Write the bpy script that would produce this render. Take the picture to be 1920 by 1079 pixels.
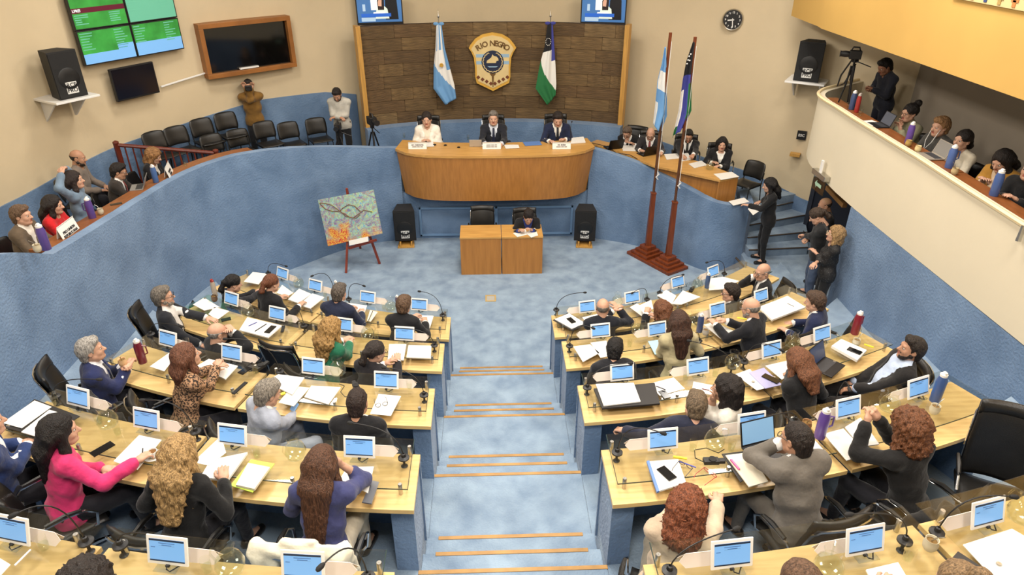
import bpy, bmesh, math, random
import numpy as np
from mathutils import Vector, Matrix
SC = bpy.context.scene
for o in list(bpy.data.objects): bpy.data.objects.remove(o)
COL = SC.collection
R_ = math.radians
pi = math.pi
# ------------------------------------------------------------------ camera
CAMP = Vector((-0.14, 0.0, 6.46)); PITCH = R_(29.0); YAW = R_(2.0); FPX = 1280.0
cam = bpy.data.cameras.new('camera'); cam.sensor_width = 36.0; cam.lens = 36.0 * FPX / 1920.0; cam.clip_end = 200
camo = bpy.data.objects.new('camera', cam); COL.objects.link(camo)
camo.location = CAMP; camo.rotation_euler = (pi / 2 - PITCH, 0, -YAW)
SC.camera = camo
# ------------------------------------------------------------------ world, lamps, exposure
W = bpy.data.worlds.new('world'); SC.world = W; W.use_nodes = True
W.node_tree.nodes['Background'].inputs[0].default_value = (1, .93, .82, 1)
W.node_tree.nodes['Background'].inputs[1].default_value = 0.25
SC.view_settings.view_transform = 'Standard'; SC.view_settings.look = 'None'
SC.view_settings.exposure = 0.0; SC.view_settings.gamma = 1.0; SC.view_settings.use_curve_mapping = False
CEIL = 7.5
def area(x, y, z, sx, sy, power, col=(1, .93, .84), rot=(0, 0, 0)):
    l = bpy.data.lights.new('ceiling_lamp', 'AREA'); l.shape = 'RECTANGLE'; l.size = sx; l.size_y = sy
    l.energy = power; l.color = col
    o = bpy.data.objects.new('ceiling_lamp', l); COL.objects.link(o); o.location = (x, y, z); o.rotation_euler = rot
    return o
for yy, pw in ((1.2, 150), (4.6, 150), (8.2, 150), (11.6, 130)):
    for xx in (-4.2, 0, 4.2):
        area(xx, yy, CEIL - .06, 1.2, 1.2, pw * (1.25 if xx == 0 else .9))
SC.cycles.use_denoising = True
SC.cycles.max_bounces = 6; SC.cycles.diffuse_bounces = 2; SC.cycles.glossy_bounces = 3
SC.cycles.transmission_bounces = 4; SC.cycles.transparent_max_bounces = 12
SC.cycles.sample_clamp_indirect = 4.0
# ------------------------------------------------------------------ picking points: a photo pixel meets a real plane
_fw = Vector((math.sin(YAW) * math.cos(PITCH), math.cos(YAW) * math.cos(PITCH), -math.sin(PITCH)))
_rt = Vector((math.cos(YAW), -math.sin(YAW), 0))
_dn = Vector((-math.sin(YAW) * math.sin(PITCH), -math.cos(YAW) * math.sin(PITCH), -math.cos(PITCH)))
def ray(x, y): return _fw + _rt * ((x - 960) / FPX) + _dn * ((y - 539.5) / FPX)
def P(x, y, z):
    r = ray(x, y); return CAMP + r * ((z - CAMP.z) / r.z)
def PY(x, y, Y):
    r = ray(x, y); return CAMP + r * (Y / r.y)
def PX(x, y, X):
    r = ray(x, y); return CAMP + r * ((X - CAMP.x) / r.x)
WC, WR = (0.0, 9.0), 7.8          # outer curved wall
def PC(x, y, rad=WR, c=WC):
    r = ray(x, y); ox, oy = CAMP.x - c[0], CAMP.y - c[1]
    a = r.x ** 2 + r.y ** 2; b = 2 * (ox * r.x + oy * r.y); cc = ox * ox + oy * oy - rad * rad
    t = (-b + math.sqrt(b * b - 4 * a * cc)) / (2 * a); return CAMP + r * t
# ------------------------------------------------------------------ materials
def lin(c): return tuple(((u / 255) / 12.92 if u / 255 <= .04045 else ((u / 255 + .055) / 1.055) ** 2.4) for u in c)
MATS = {}
def mat(name, c, rough=.5, metal=0., var=0., scale=4., bump=0., bscale=60., c2=None, coat=0., spec=.5, stretch=(1, 1, 1), detail=3., emit=0., lo=.35, hi=.65, dist=0., sheen=0.):
    if name in MATS: return MATS[name]
    m = bpy.data.materials.new(name); m.use_nodes = True; nt = m.node_tree; N = nt.nodes; L = nt.links
    b = N['Principled BSDF']; col = lin(c) + (1,)
    b.inputs['Base Color'].default_value = col; b.inputs['Roughness'].default_value = rough
    b.inputs['Metallic'].default_value = metal; b.inputs['Specular IOR Level'].default_value = spec
    if coat: b.inputs['Coat Weight'].default_value = coat; b.inputs['Coat Roughness'].default_value = .12
    if sheen: b.inputs['Sheen Weight'].default_value = sheen
    if emit:
        b.inputs['Emission Color'].default_value = col; b.inputs['Emission Strength'].default_value = emit
    if var or c2 or bump:
        tc = N.new('ShaderNodeTexCoord'); mp = N.new('ShaderNodeMapping'); mp.inputs['Scale'].default_value = stretch
        L.new(tc.outputs['Object'], mp.inputs['Vector'])
    if var or c2:
        nz = N.new('ShaderNodeTexNoise'); nz.inputs['Scale'].default_value = scale; nz.inputs['Detail'].default_value = detail
        nz.inputs['Distortion'].default_value = dist
        L.new(mp.outputs[0], nz.inputs['Vector'])
        rp = N.new('ShaderNodeValToRGB'); e = rp.color_ramp.elements
        cc = lin(c)
        e[0].color = tuple(max(0, u * (1 - var)) for u in cc) + (1,)
        e[1].color = (lin(c2) if c2 else tuple(min(1, u * (1 + var)) for u in cc)) + (1,)
        e[0].position = lo; e[1].position = hi
        L.new(nz.outputs[0], rp.inputs[0]); L.new(rp.outputs[0], b.inputs['Base Color'])
        if emit: L.new(rp.outputs[0], b.inputs['Emission Color'])
    if bump:
        n2 = N.new('ShaderNodeTexNoise'); n2.inputs['Scale'].default_value = bscale; n2.inputs['Detail'].default_value = 3
        L.new(mp.outputs[0], n2.inputs['Vector'])
        bp = N.new('ShaderNodeBump'); bp.inputs['Strength'].default_value = bump; bp.inputs['Distance'].default_value = .02
        L.new(n2.outputs[0], bp.inputs['Height']); L.new(bp.outputs[0], b.inputs['Normal'])
    MATS[name] = m; return m
def glassmat(name, tint=(246, 248, 246), rough=.02, base=.04):
    if name in MATS: return MATS[name]
    m = bpy.data.materials.new(name); m.use_nodes = True; nt = m.node_tree; N = nt.nodes; L = nt.links
    N.remove(N['Principled BSDF']); out = N['Material Output']
    tr = N.new('ShaderNodeBsdfTransparent'); tr.inputs[0].default_value = lin(tint) + (1,)
    gl = N.new('ShaderNodeBsdfGlossy'); gl.inputs['Roughness'].default_value = rough; gl.inputs[0].default_value = (1, 1, 1, 1)
    lw = N.new('ShaderNodeLayerWeight'); lw.inputs[0].default_value = .5
    pw = N.new('ShaderNodeMath'); pw.operation = 'POWER'; pw.inputs[1].default_value = 4.; L.new(lw.outputs['Facing'], pw.inputs[0])
    ma = N.new('ShaderNodeMath'); ma.operation = 'MULTIPLY_ADD'; ma.inputs[1].default_value = .8; ma.inputs[2].default_value = base; L.new(pw.outputs[0], ma.inputs[0])
    mx = N.new('ShaderNodeMixShader'); L.new(ma.outputs[0], mx.inputs[0]); L.new(tr.outputs[0], mx.inputs[1]); L.new(gl.outputs[0], mx.inputs[2])
    L.new(mx.outputs[0], out.inputs[0]); MATS[name] = m; return m
carpet = mat('carpet', (126, 148, 173), .95, var=.16, scale=3.4, c2=(152, 172, 191), bump=.5, bscale=45, stretch=(1, 1, 1), detail=6, lo=.3, hi=.72, dist=.15, spec=.1, sheen=.2)
carpetw = mat('wall carpet', (103, 131, 166), .95, var=.2, scale=1.6, c2=(122, 148, 180), bump=.6, bscale=30, detail=6, lo=.3, hi=.72, dist=.4, spec=.1, sheen=.2)
plaster = mat('cream plaster', (214, 196, 163), .85, var=.03, scale=1.2, bump=.15, bscale=12, spec=.2)
plasterw = mat('balcony plaster', (222, 210, 184), .8, var=.02, scale=1, bump=.1, bscale=8, spec=.2)
yellow = mat('ochre paint', (204, 164, 92), .8, var=.03, scale=1, spec=.2)
greywall = mat('grey paint', (150, 139, 124), .85, var=.03, scale=1, spec=.2)
maple = mat('maple veneer', (214, 178, 118), .38, var=.10, scale=3, c2=(222, 188, 130), stretch=(1, 9, 9), detail=5, spec=.4, coat=.1)
mapledge = mat('maple edging', (226, 192, 128), .4, var=.05, scale=5)
oak = mat('oak veneer', (176, 120, 60), .42, var=.09, scale=2.5, c2=(184, 127, 64), stretch=(9, 9, .6), detail=6, spec=.4)
oaktop = mat('oak top', (196, 146, 78), .4, var=.12, scale=2.5, c2=(206, 158, 88), stretch=(1, 12, 12), detail=5)
mahog = mat('mahogany', (116, 56, 26), .4, var=.2, scale=3, stretch=(8, 8, 1), detail=5)
redwood = mat('red stained wood', (104, 44, 30), .4, var=.18, scale=3, stretch=(8, 8, 1))
brownwood = mat('brown counter', (134, 80, 42), .35, var=.15, scale=3, stretch=(6, 2, 6))
goldwood = mat('golden timber', (196, 148, 74), .45, var=.12, scale=3, stretch=(12, 12, 1))
nosemat = mat('nosing timber', (172, 130, 72), .5, var=.15, scale=6)
darknose = mat('dark nosing', (70, 58, 46), .6)
black = mat('black plastic', (22, 22, 24), .45)
blackm = mat('matte black', (26, 26, 27), .8)
leather = mat('black leather', (26, 25, 24), .38, var=.15, scale=8, bump=.12, bscale=120)
chrome = mat('chrome', (205, 206, 208), .14, metal=1.)
steel = mat('brushed steel', (192, 190, 184), .32, metal=1.)
white = mat('white plastic', (236, 234, 230), .35)
paper = mat('paper', (228, 225, 218), .8, spec=.2)
paper2 = mat('cream paper', (226, 217, 196), .8, spec=.2)
card = mat('name card', (232, 220, 210), .7, spec=.2)
ink = mat('ink', (40, 38, 40), .8)
glass = glassmat('sheet glass')
glassdark = mat('dark window glass', (10, 9, 9), .06, spec=.6)
glassedge = mat('glass edge', (44, 62, 58), .2)
tumb = glassmat('tumbler glass', (250, 251, 248), base=.05)
water = glassmat('water', (247, 250, 245), base=.03)
screen = mat('tablet screen', (112, 162, 216), .25, emit=.5)
screenbar = mat('screen bar', (30, 44, 66), .3, emit=.3)
screentxt = mat('screen text', (66, 104, 156), .3, emit=.4)
# ------------------------------------------------------------------ mesh helpers
class MB:
    def __init__(s): s.v = []; s.f = []; s.m = []
    def add(s, vs, fs, mi=0):
        b = len(s.v); s.v += [tuple(v) for v in vs]; s.f += [tuple(i + b for i in f) for f in fs]; s.m += [mi] * len(fs); return s
    def box(s, x0, x1, y0, y1, z0, z1, mi=0, M=None):
        vs = [(x, y, z) for z in (z0, z1) for y in (y0, y1) for x in (x0, x1)]
        if M is not None: vs = [M @ Vector(v) for v in vs]
        return s.add(vs, [(0, 2, 3, 1), (4, 5, 7, 6), (0, 1, 5, 4), (2, 6, 7, 3), (0, 4, 6, 2), (1, 3, 7, 5)], mi)
    def bbox(s, x0, x1, y0, y1, z0, z1, b=.005, mi=0, M=None):       # box with chamfered edges
        bm = bmesh.new(); bmesh.ops.create_cube(bm, size=1)
        for v in bm.verts: v.co = Vector(((x0 + x1) / 2 + v.co.x * (x1 - x0), (y0 + y1) / 2 + v.co.y * (y1 - y0), (z0 + z1) / 2 + v.co.z * (z1 - z0)))
        bmesh.ops.bevel(bm, geom=list(bm.edges), offset=b, segments=2, affect='EDGES', profile=.6)
        return s.bm(bm, mi, M)
    def bm(s, bm, mi=0, M=None):
        bm.verts.ensure_lookup_table(); bm.verts.index_update()
        s.add([(M @ v.co if M is not None else v.co) for v in bm.verts], [[v.index for v in f.verts] for f in bm.faces], mi); bm.free(); return s
    def prism(s, poly, z0, z1, mi=0, M=None, top=None):
        n = len(poly); vs = [(p[0], p[1], z0) for p in poly] + [(p[0], p[1], z1) for p in (top or poly)]
        if M is not None: vs = [M @ Vector(v) for v in vs]
        return s.add(vs, [tuple(range(n))[::-1], tuple(range(n, 2 * n))] + [(i, (i + 1) % n, n + (i + 1) % n, n + i) for i in range(n)], mi)
    def tube(s, path, r, n=8, mi=0, cap=True, closed=False):
        path = [Vector(p) for p in path]; k = len(path); rs = r if isinstance(r, (list, tuple)) else [r] * k
        t0 = (path[1] - path[0]).normalized(); u = t0.orthogonal().normalized(); base = len(s.v); fs = []; vs = []
        for i, p in enumerate(path):
            a = path[i - 1] if i else (path[-1] if closed else path[0]); b = path[i + 1] if i < k - 1 else (path[0] if closed else path[-1])
            t = (b - a)
            t = t.normalized() if t.length > 1e-9 else t0
            u = (u - t * u.dot(t)); u = u.normalized() if u.length > 1e-6 else t.orthogonal().normalized(); w = t.cross(u)
            for j in range(n):
                an = 2 * pi * j / n; vs.append(p + (u * math.cos(an) + w * math.sin(an)) * rs[i])
        for i in range(k if closed else k - 1):
            i2 = (i + 1) % k
            for j in range(n): fs.append((i * n + j, i * n + (j + 1) % n, i2 * n + (j + 1) % n, i2 * n + j))
        if cap and not closed: fs.append(tuple(range(n))[::-1]); fs.append(tuple(range((k - 1) * n, k * n)))
        return s.add(vs, fs, mi)
    def cyl(s, a, b, r, r2=None, n=12, mi=0): return s.tube([a, b], [r, r if r2 is None else r2], n, mi)
    def lathe(s, prof, n=16, o=(0, 0, 0), mi=0, M=None, cap0=True, cap1=False):
        vs = []; fs = []; k = len(prof)
        for r, z in prof:
            for j in range(n):
                a = 2 * pi * j / n; p = Vector((o[0] + r * math.cos(a), o[1] + r * math.sin(a), o[2] + z)); vs.append(M @ p if M is not None else p)
        for i in range(k - 1):
            for j in range(n): fs.append((i * n + j, i * n + (j + 1) % n, (i + 1) * n + (j + 1) % n, (i + 1) * n + j))
        if cap0: fs.append(tuple(range(n))[::-1])
        if cap1: fs.append(tuple(range((k - 1) * n, k * n)))
        return s.add(vs, fs, mi)
    def sph(s, c, r, n=10, mi=0, M=None):
        r = r if isinstance(r, (tuple, list)) else (r, r, r); vs = []; fs = []; h = n // 2 + 1
        for i in range(h + 1):
            th = pi * i / h
            for j in range(n):
                a = 2 * pi * j / n; p = Vector((c[0] + r[0] * math.sin(th) * math.cos(a), c[1] + r[1] * math.sin(th) * math.sin(a), c[2] + r[2] * math.cos(th))); vs.append(M @ p if M is not None else p)
        for i in range(h):
            for j in range(n): fs.append((i * n + j, (i + 1) * n + j, (i + 1) * n + (j + 1) % n, i * n + (j + 1) % n))
        return s.add(vs, fs, mi)
    def grid(s, pts, mi=0, flip=False):     # pts[i][j]
        a, b = len(pts), len(pts[0]); fs = []
        for i in range(a - 1):
            for j in range(b - 1):
                q = (i * b + j, i * b + j + 1, (i + 1) * b + j + 1, (i + 1) * b + j); fs.append(q[::-1] if flip else q)
        return s.add([p for r in pts for p in r], fs, mi)
    def mesh(s, name, mats, smooth=False, ang=35):
        me = bpy.data.meshes.new(name); me.from_pydata(s.v, [], s.f); mats = mats if isinstance(mats, (list, tuple)) else [mats]
        for m in mats: me.materials.append(m)
        if len(mats) > 1: me.polygons.foreach_set('material_index', s.m)
        bm = bmesh.new(); bm.from_mesh(me); bmesh.ops.recalc_face_normals(bm, faces=bm.faces); bm.to_mesh(me); bm.free()
        if smooth:
            me.polygons.foreach_set('use_smooth', [True] * len(me.polygons)); me.set_sharp_from_angle(angle=R_(ang))
        me.update(); return me
    def ob(s, name, mats, parent=None, smooth=False, loc=None, rz=None, ang=35): return ob(name, s.mesh(name, mats, smooth, ang), parent, loc, rz)
def ob(name, me, parent=None, loc=None, rz=None):
    o = bpy.data.objects.new(name, me); COL.objects.link(o)
    if parent is not None: o.parent = parent
    if loc is not None: o.location = loc
    if rz is not None: o.rotation_euler = (0, 0, rz) if not isinstance(rz, (tuple, list)) else rz
    return o
def tag(o, label=None, cat=None, group=None, kind=None):
    if label: o['label'] = label
    if cat: o['category'] = cat
    if group: o['group'] = group
    if kind: o['kind'] = kind
    return o
def thing(name, label, cat, loc=(0, 0, 0), rz=0, group=None):
    o = bpy.data.objects.new(name, None); o.empty_display_size = .1; COL.objects.link(o); o.location = loc
    o.rotation_euler = (0, 0, rz) if not isinstance(rz, (tuple, list)) else rz
    return tag(o, label, cat, group)
def tree(defs, parent):      # defs: [(name, mesh, [sub...], optional label)]
    for d in defs:
        o = ob(d[0], d[1], parent)
        if len(d) > 3: o['label'] = d[3]
        if len(d) > 2 and d[2]: tree(d[2], o)
def rot2(x, y, a): return (x * math.cos(a) - y * math.sin(a), x * math.sin(a) + y * math.cos(a))
FONT = None
def text_mesh(txt, size, depth=.002, align='CENTER', bold=.02):
    cu = bpy.data.curves.new('lettering', 'FONT'); cu.body = txt; cu.size = size; cu.extrude = depth; cu.offset = bold * size; cu.align_x = align; cu.align_y = 'CENTER'; cu.resolution_u = 3
    t = bpy.data.objects.new('lettering', cu); COL.objects.link(t)
    dg = bpy.context.evaluated_depsgraph_get(); me = bpy.data.meshes.new_from_object(t.evaluated_get(dg))
    bpy.data.objects.remove(t); bpy.data.curves.remove(cu); return me
def text(txt, size, m, parent, loc, rot=(pi / 2, 0, 0), name='lettering', depth=.002, sx=1.):
    me = text_mesh(txt, size, depth); me.materials.clear(); me.materials.append(m); o = ob(name, me, parent, loc, rot); o.scale = (sx, 1, 1); return o
def interp(x, xs, ys): return float(np.interp(x, xs, ys))
# ================================================================== STRUCTURE
def struct(o): o['kind'] = 'structure'; return o
T = [0, .455, .91, 1.365, 1.82, 2.275]
AC = 15.0                                                   # rows are arcs round (0, 15)
YF = [None, 8.6, 7.22, 5.7, 4.23, 2.74]
RF = [None] + [math.sqrt(.55 + (AC - y) ** 2) for y in YF[1:]]
NOSE = [None, 8.2, 6.71, 5.23, 3.70, 2.2]
def arc(x, r): return AC - math.sqrt(r * r - x * x)         # y of arc radius r at x
struct(MB().box(-8.2, 8.2, -2.5, 17.2, -.2, 0).ob('floor', carpet))
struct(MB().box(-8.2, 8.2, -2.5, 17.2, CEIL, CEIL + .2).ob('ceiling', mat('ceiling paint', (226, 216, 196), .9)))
# outer wall: straight sides and back, curved front
def ribbon(pts, zb, zt, th, mats, name, inner=True, capm=None):
    """pts plan curve; zb/zt per point; thickness th to the left-hand normal"""
    n = len(pts); zb = zb if isinstance(zb, (list, tuple)) else [zb] * n; zt = zt if isinstance(zt, (list, tuple)) else [zt] * n
    nor = []
    for i in range(n):
        a = Vector(pts[max(0, i - 1)]); b = Vector(pts[min(n - 1, i + 1)]); d = (b - a).normalized(); nor.append(Vector((-d.y, d.x)))
    m = MB(); vs = []
    for i in range(n):
        p = Vector(pts[i]); q = p + nor[i] * th
        vs += [(p.x, p.y, zb[i]), (p.x, p.y, zt[i]), (q.x, q.y, zt[i]), (q.x, q.y, zb[i])]
    fs = []; ms = []
    for i in range(n - 1):
        for j in range(4): fs.append((i * 4 + j, i * 4 + (j + 1) % 4, i * 4 + 4 + (j + 1) % 4, i * 4 + 4 + j))
    fs += [(0, 1, 2, 3), tuple(range(n * 4 - 4, n * 4))[::-1]]
    m.add(vs, fs); return m.ob(name, mats, smooth=True, ang=50)
angs = [i * pi / 40 for i in range(41)]
wpts = [(WR * math.cos(a) + WC[0], WR * math.sin(a) + WC[1]) for a in angs]
struct(ribbon(wpts, 0, CEIL, -.2, plaster, 'wall_front'))
struct(MB().box(-8.0, -7.8, -2.5, 9.0, 0, CEIL).ob('wall_left', plaster))
struct(MB().box(7.8, 8.0, -2.5, 9.0, 0, CEIL).ob('wall_right', plaster))
struct(MB().box(-8.0, 8.0, -2.7, -2.5, 0, CEIL).ob('wall_back', plaster))
# blue carpet dado along the outer wall
wl = [(60, 360), (213, 277), (333, 237), (493, 187), (610, 173), (668, 177)]
def dado(pix, name, extra0=None):
    pp = [PC(*p, rad=WR - .03) for p in pix]; an = [math.atan2(p.y - WC[1], p.x - WC[0]) for p in pp]; zs = [p.z for p in pp]
    o = np.argsort(an); an = [an[i] for i in o]; zs = [zs[i] for i in o]
    if extra0: an = an + [extra0[0]]; zs = zs + [extra0[1]]
    aa = np.linspace(an[0], an[-1], 26)
    return struct(ribbon([((WR - .03) * math.cos(a) + WC[0], (WR - .03) * math.sin(a) + WC[1]) for a in aa], 0, [interp(a, an, zs) for a in aa], -.03, carpetw, name))
dado(wl, 'trim_1', (pi - .02, 2.42))
wr = [(1190, 262), (1235, 264), (1330, 300), (1400, 322), (1500, 372), (1550, 392)]
pr = [PC(*p, rad=WR - .03) for p in wr]
an = [math.atan2(p.y - WC[1], p.x - WC[0]) for p in pr][::-1]; zs = [p.z for p in pr][::-1]
an = [0.02] + an; zs = [1.1] + zs
aa = np.linspace(an[0], an[-1], 26)
struct(ribbon([((WR - .03) * math.cos(a), (WR - .03) * math.sin(a) + WC[1]) for a in aa], 0, [interp(a, an, zs) for a in aa], -.03, carpetw, 'trim_2'))
# tiers on both sides of the aisle
XW = 5.5
def xs(a, b, n=14): return [a + (b - a) * i / n for i in range(n + 1)]
for k in range(1, 6):
    rin = RF[k] - .02; rout = (RF[k + 1] + .15) if k < 5 else RF[k] + 2.2
    for sgn in (-1, 1):
        X = xs(.76, XW); m = MB()
        f = [(sgn * x, arc(x, rin)) for x in X]; b = [(sgn * x, arc(x, rout)) for x in X]; n = len(X)
        vs = [(p[0], p[1], z) for z in (0, T[k]) for p in f + b]
        fs = []
        for i in range(n - 1):
            fs += [(i, i + 1, n + i + 1, n + i), (2 * n + i, 2 * n + i + 1, 3 * n + i + 1, 3 * n + i), (i, i + 1, 2 * n + i + 1, 2 * n + i), (n + i, n + i + 1, 3 * n + i + 1, 3 * n + i)]
        fs += [(0, n, 3 * n, 2 * n), (n - 1, 2 * n - 1, 4 * n - 1, 3 * n - 1)]
        m.add(vs, fs); struct(m.ob('floor_tier', carpet))
# aisle stair: landings, two steps each, timber nosings
for k in range(1, 6):
    y = NOSE[k]; yb = NOSE[k + 1] - .02 if k < 5 else -2
    st = struct(MB().bbox(-.76, .76, yb, y, 0, T[k], .012).ob('floor_landing', carpet))
    MB().bbox(-.76, .76, y - .03, y + .008, T[k] - .02, T[k] + .006, .003).ob('nosing', nosemat, st)
    for j in (1, 2):
        z = T[k] - .1517 * j; ya = y + .3 * (j - 1) - .02; yy = y + .3 * j
        MB().bbox(-.76, .76, ya, yy, 0, z, .012).ob('step', carpet, st)
        MB().bbox(-.65, .65, yy - .03, yy + .008, z - .02, z + .006, .003).ob('nosing', nosemat, st)
# left gallery parapet, carpeted
LP = [(-2.02, 13.95), (-2.5, 13.85), (-3, 13.65), (-3.5, 13.3), (-3.9, 12.9), (-4.3, 12.5), (-4.7, 12.1), (-5.05, 11.6), (-5.3, 11), (-5.45, 10.2), (-5.5, 9.5), (-5.5, 8.5), (-5.5, 7.71), (-5.5, 6.9), (-5.5, 5.5), (-5.5, 1.0)]
LZ = [2.09, 2.13, 2.22, 2.34, 2.45, 2.53, 2.57, 2.57, 2.56, 2.56, 2.59, 2.68, 2.76, 3.16, 3.3, 3.3]
def dens(pts, zs, k=4):
    n = len(pts); t = np.arange(n); tt = np.linspace(0, n - 1, (n - 1) * k + 1)
    def cr(v):
        v = np.array(v, float); out = []
        for u in tt:
            i = min(int(u), n - 2); f = u - i; p0, p1, p2, p3 = v[max(i - 1, 0)], v[i], v[i + 1], v[min(i + 2, n - 1)]
            out.append(.5 * ((2 * p1) + (-p0 + p2) * f + (2 * p0 - 5 * p1 + 4 * p2 - p3) * f * f + (-p0 + 3 * p1 - 3 * p2 + p3) * f ** 3))
        return out
    return list(zip(cr([p[0] for p in pts]), cr([p[1] for p in pts]))), [float(np.interp(u, t, zs)) for u in tt]
lp, lz = dens(LP, LZ)
struct(ribbon(lp, 0, lz, -.16, carpetw, 'wall_left_parapet'))
# left gallery floor (rises towards the camera)
def lfloor(x, y): return interp(y, [8, 9, 10.5, 12, 13.5], [1.78, 1.72, 1.55, 1.45, 1.4])
m = MB(); gp = []
for i in range(0, len(lp) - 16, 2):
    p = Vector(lp[i]); d = Vector((p.x - 0, p.y - 9.0)); q = d.normalized() * 7.75 if d.length > 0 else d
    q = Vector((q.x, q.y + 9.0))
    if p.y < 9: q = Vector((-7.75, p.y))
    gp.append([(p.x, p.y, lfloor(p.x, p.y)), (q.x, q.y, lfloor(p.x, p.y))])
m.grid(gp); struct(m.ob('floor_gallery', carpet))
# dais platform, the carpeted wall under the bench with its framed recess
struct(MB().prism([(-2.3, 14.15), (2.3, 14.15), (2.9, 14.3), (3.3, 15.6), (0, 16.75), (-3.3, 15.6), (-3.1, 14.4)], 0, 1.35).ob('floor_dais', carpet))
wu = struct(MB().box(-2.3, 2.3, 14.0, 14.14, 0, 1.085).ob('wall_under_bench', carpetw))
for a in ((-1.7, 1.7, .70, .75), (-1.7, 1.7, .06, .11), (-1.7, -1.65, .06, .75), (1.65, 1.7, .06, .75), (-.03, .03, .06, .75)):
    MB().bbox(a[0], a[1], 13.965, 14.01, a[2], a[3], .008).ob('panel_moulding', mat('moulding', (112, 146, 184), .8), wu)
# right parapet, falling towards the stairs
RP = [(2.0, 13.95), (2.35, 13.8), (2.8, 13.6), (3.25, 13.3), (3.65, 12.9), (4.0, 12.45), (4.25, 12.22), (4.6, 12.18), (4.98, 12.35)]
RZ = [2.06, 2.0, 1.89, 1.76, 1.63, 1.53, 1.485, 1.445, 1.35]
rp, rz_ = dens(RP, RZ)
struct(ribbon(rp, 0, rz_, .16, carpetw, 'wall_right_parapet'))
struct(MB().prism([(4.98, 12.35), (5.1, 12.5), (5.35, 13.6), (5.15, 13.7), (4.86, 12.5)], 0, 1.36).ob('wall_stair_end', carpetw))
struct(MB().prism([(2.2, 14.0), (2.8, 13.72), (3.3, 13.42), (3.75, 13.0), (4.1, 12.55), (4.4, 12.35), (4.9, 12.5), (5.9, 13.3), (6.45, 13.5), (5.3, 14.7), (3.4, 15.95), (2.2, 15.5)], 0, 1.15).ob('floor_right_platform', carpet))
stairs = [(.98, (5.94, 13.28), (6.43, 13.5)), (.81, (5.14, 12.66), (6.57, 13.17)), (.64, (5.08, 12.43), (6.4, 12.66)), (.47, (5.06, 12.21), (6.3, 12.29)), (.3, (4.86, 12.0), (6.8, 11.75))]
for z, a, b in stairs[:4]:
    s = struct(MB().prism([a, b, (b[0] + .3, b[1] + .9), (a[0], a[1] + .9)], 0, z).ob('floor_stair', carpet))
    MB().cyl((a[0], a[1], z - .012), (b[0], b[1], z - .012), .016, n=6).ob('nosing', darknose, s)
s = struct(MB().prism([(4.9, 11.4), (5.4, 10.7), (7.6, 10.6), (7.4, 13), (5.0, 12.7)], 0, .3).ob('floor_stair', carpet))
struct(MB().box(5.5, 7.7, 9.76, 10.72, 0, .455).ob('floor_side', carpet))
MB().cyl((4.82, 12.2, .29), (4.88, 11.5, .29), .02, n=6).ob('nosing', darknose, s)
# right carpeted wall and the balcony above it
struct(MB().box(5.5, 5.66, 0, 9.75, 0, 2.395).ob('wall_right_carpet', carpetw))
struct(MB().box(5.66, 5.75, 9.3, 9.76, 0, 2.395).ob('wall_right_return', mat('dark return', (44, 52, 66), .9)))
bf = [(5.5, y) for y in (0, 3, 6, 8.5, 9.63, 10.3, 10.9, 11.4)] + [(5.58, 11.75), (5.78, 12.05), (6.1, 12.3), (6.5, 12.6), (6.85, 12.85)]
bzb = [2.42, 2.42, 2.41, 2.4, 2.4, 2.42, 2.47, 2.54] + [2.62, 2.72, 2.82, 2.9, 2.95]
bzt = [3.5, 3.5, 3.52, 3.6, 3.62, 3.63, 3.65, 3.66] + [3.66, 3.66, 3.66, 3.66, 3.66]
bfd, bzbd = dens(bf, bzb); _, bztd = dens(bf, bzt)
bfas = struct(ribbon(bfd, bzbd, bztd, -.1, plasterw, 'wall_balcony'))
struct(MB().prism([(5.55, 0), (7.78, 0), (7.78, 9), (7.4, 11.4), (6.7, 12.7), (5.9, 12.1), (5.6, 11.7)], 2.5, 2.58).ob('floor_balcony', mat('balcony floor', (70, 62, 56), .8)))
struct(MB().box(7.2, 7.3, 0, 11.7, 2.58, 4.75).ob('wall_balcony_back', greywall))
struct(MB().box(7.1, 7.2, 8.35, 8.75, 2.58, 4.75).ob('wall_balcony_pier', greywall))
yf = [(5.5, 0.0), (5.5, 11.0), (5.5, 12.0), (5.55, 12.25), (5.62, 13.6)]
struct(ribbon(yf, 4.7, CEIL, -.25, yellow, 'wall_upper_fascia'))
struct(MB().box(5.6, 7.8, 0, 12.8, 4.7, 4.75).ob('ceiling_balcony', mat('soffit', (140, 128, 110), .9)))
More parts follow.
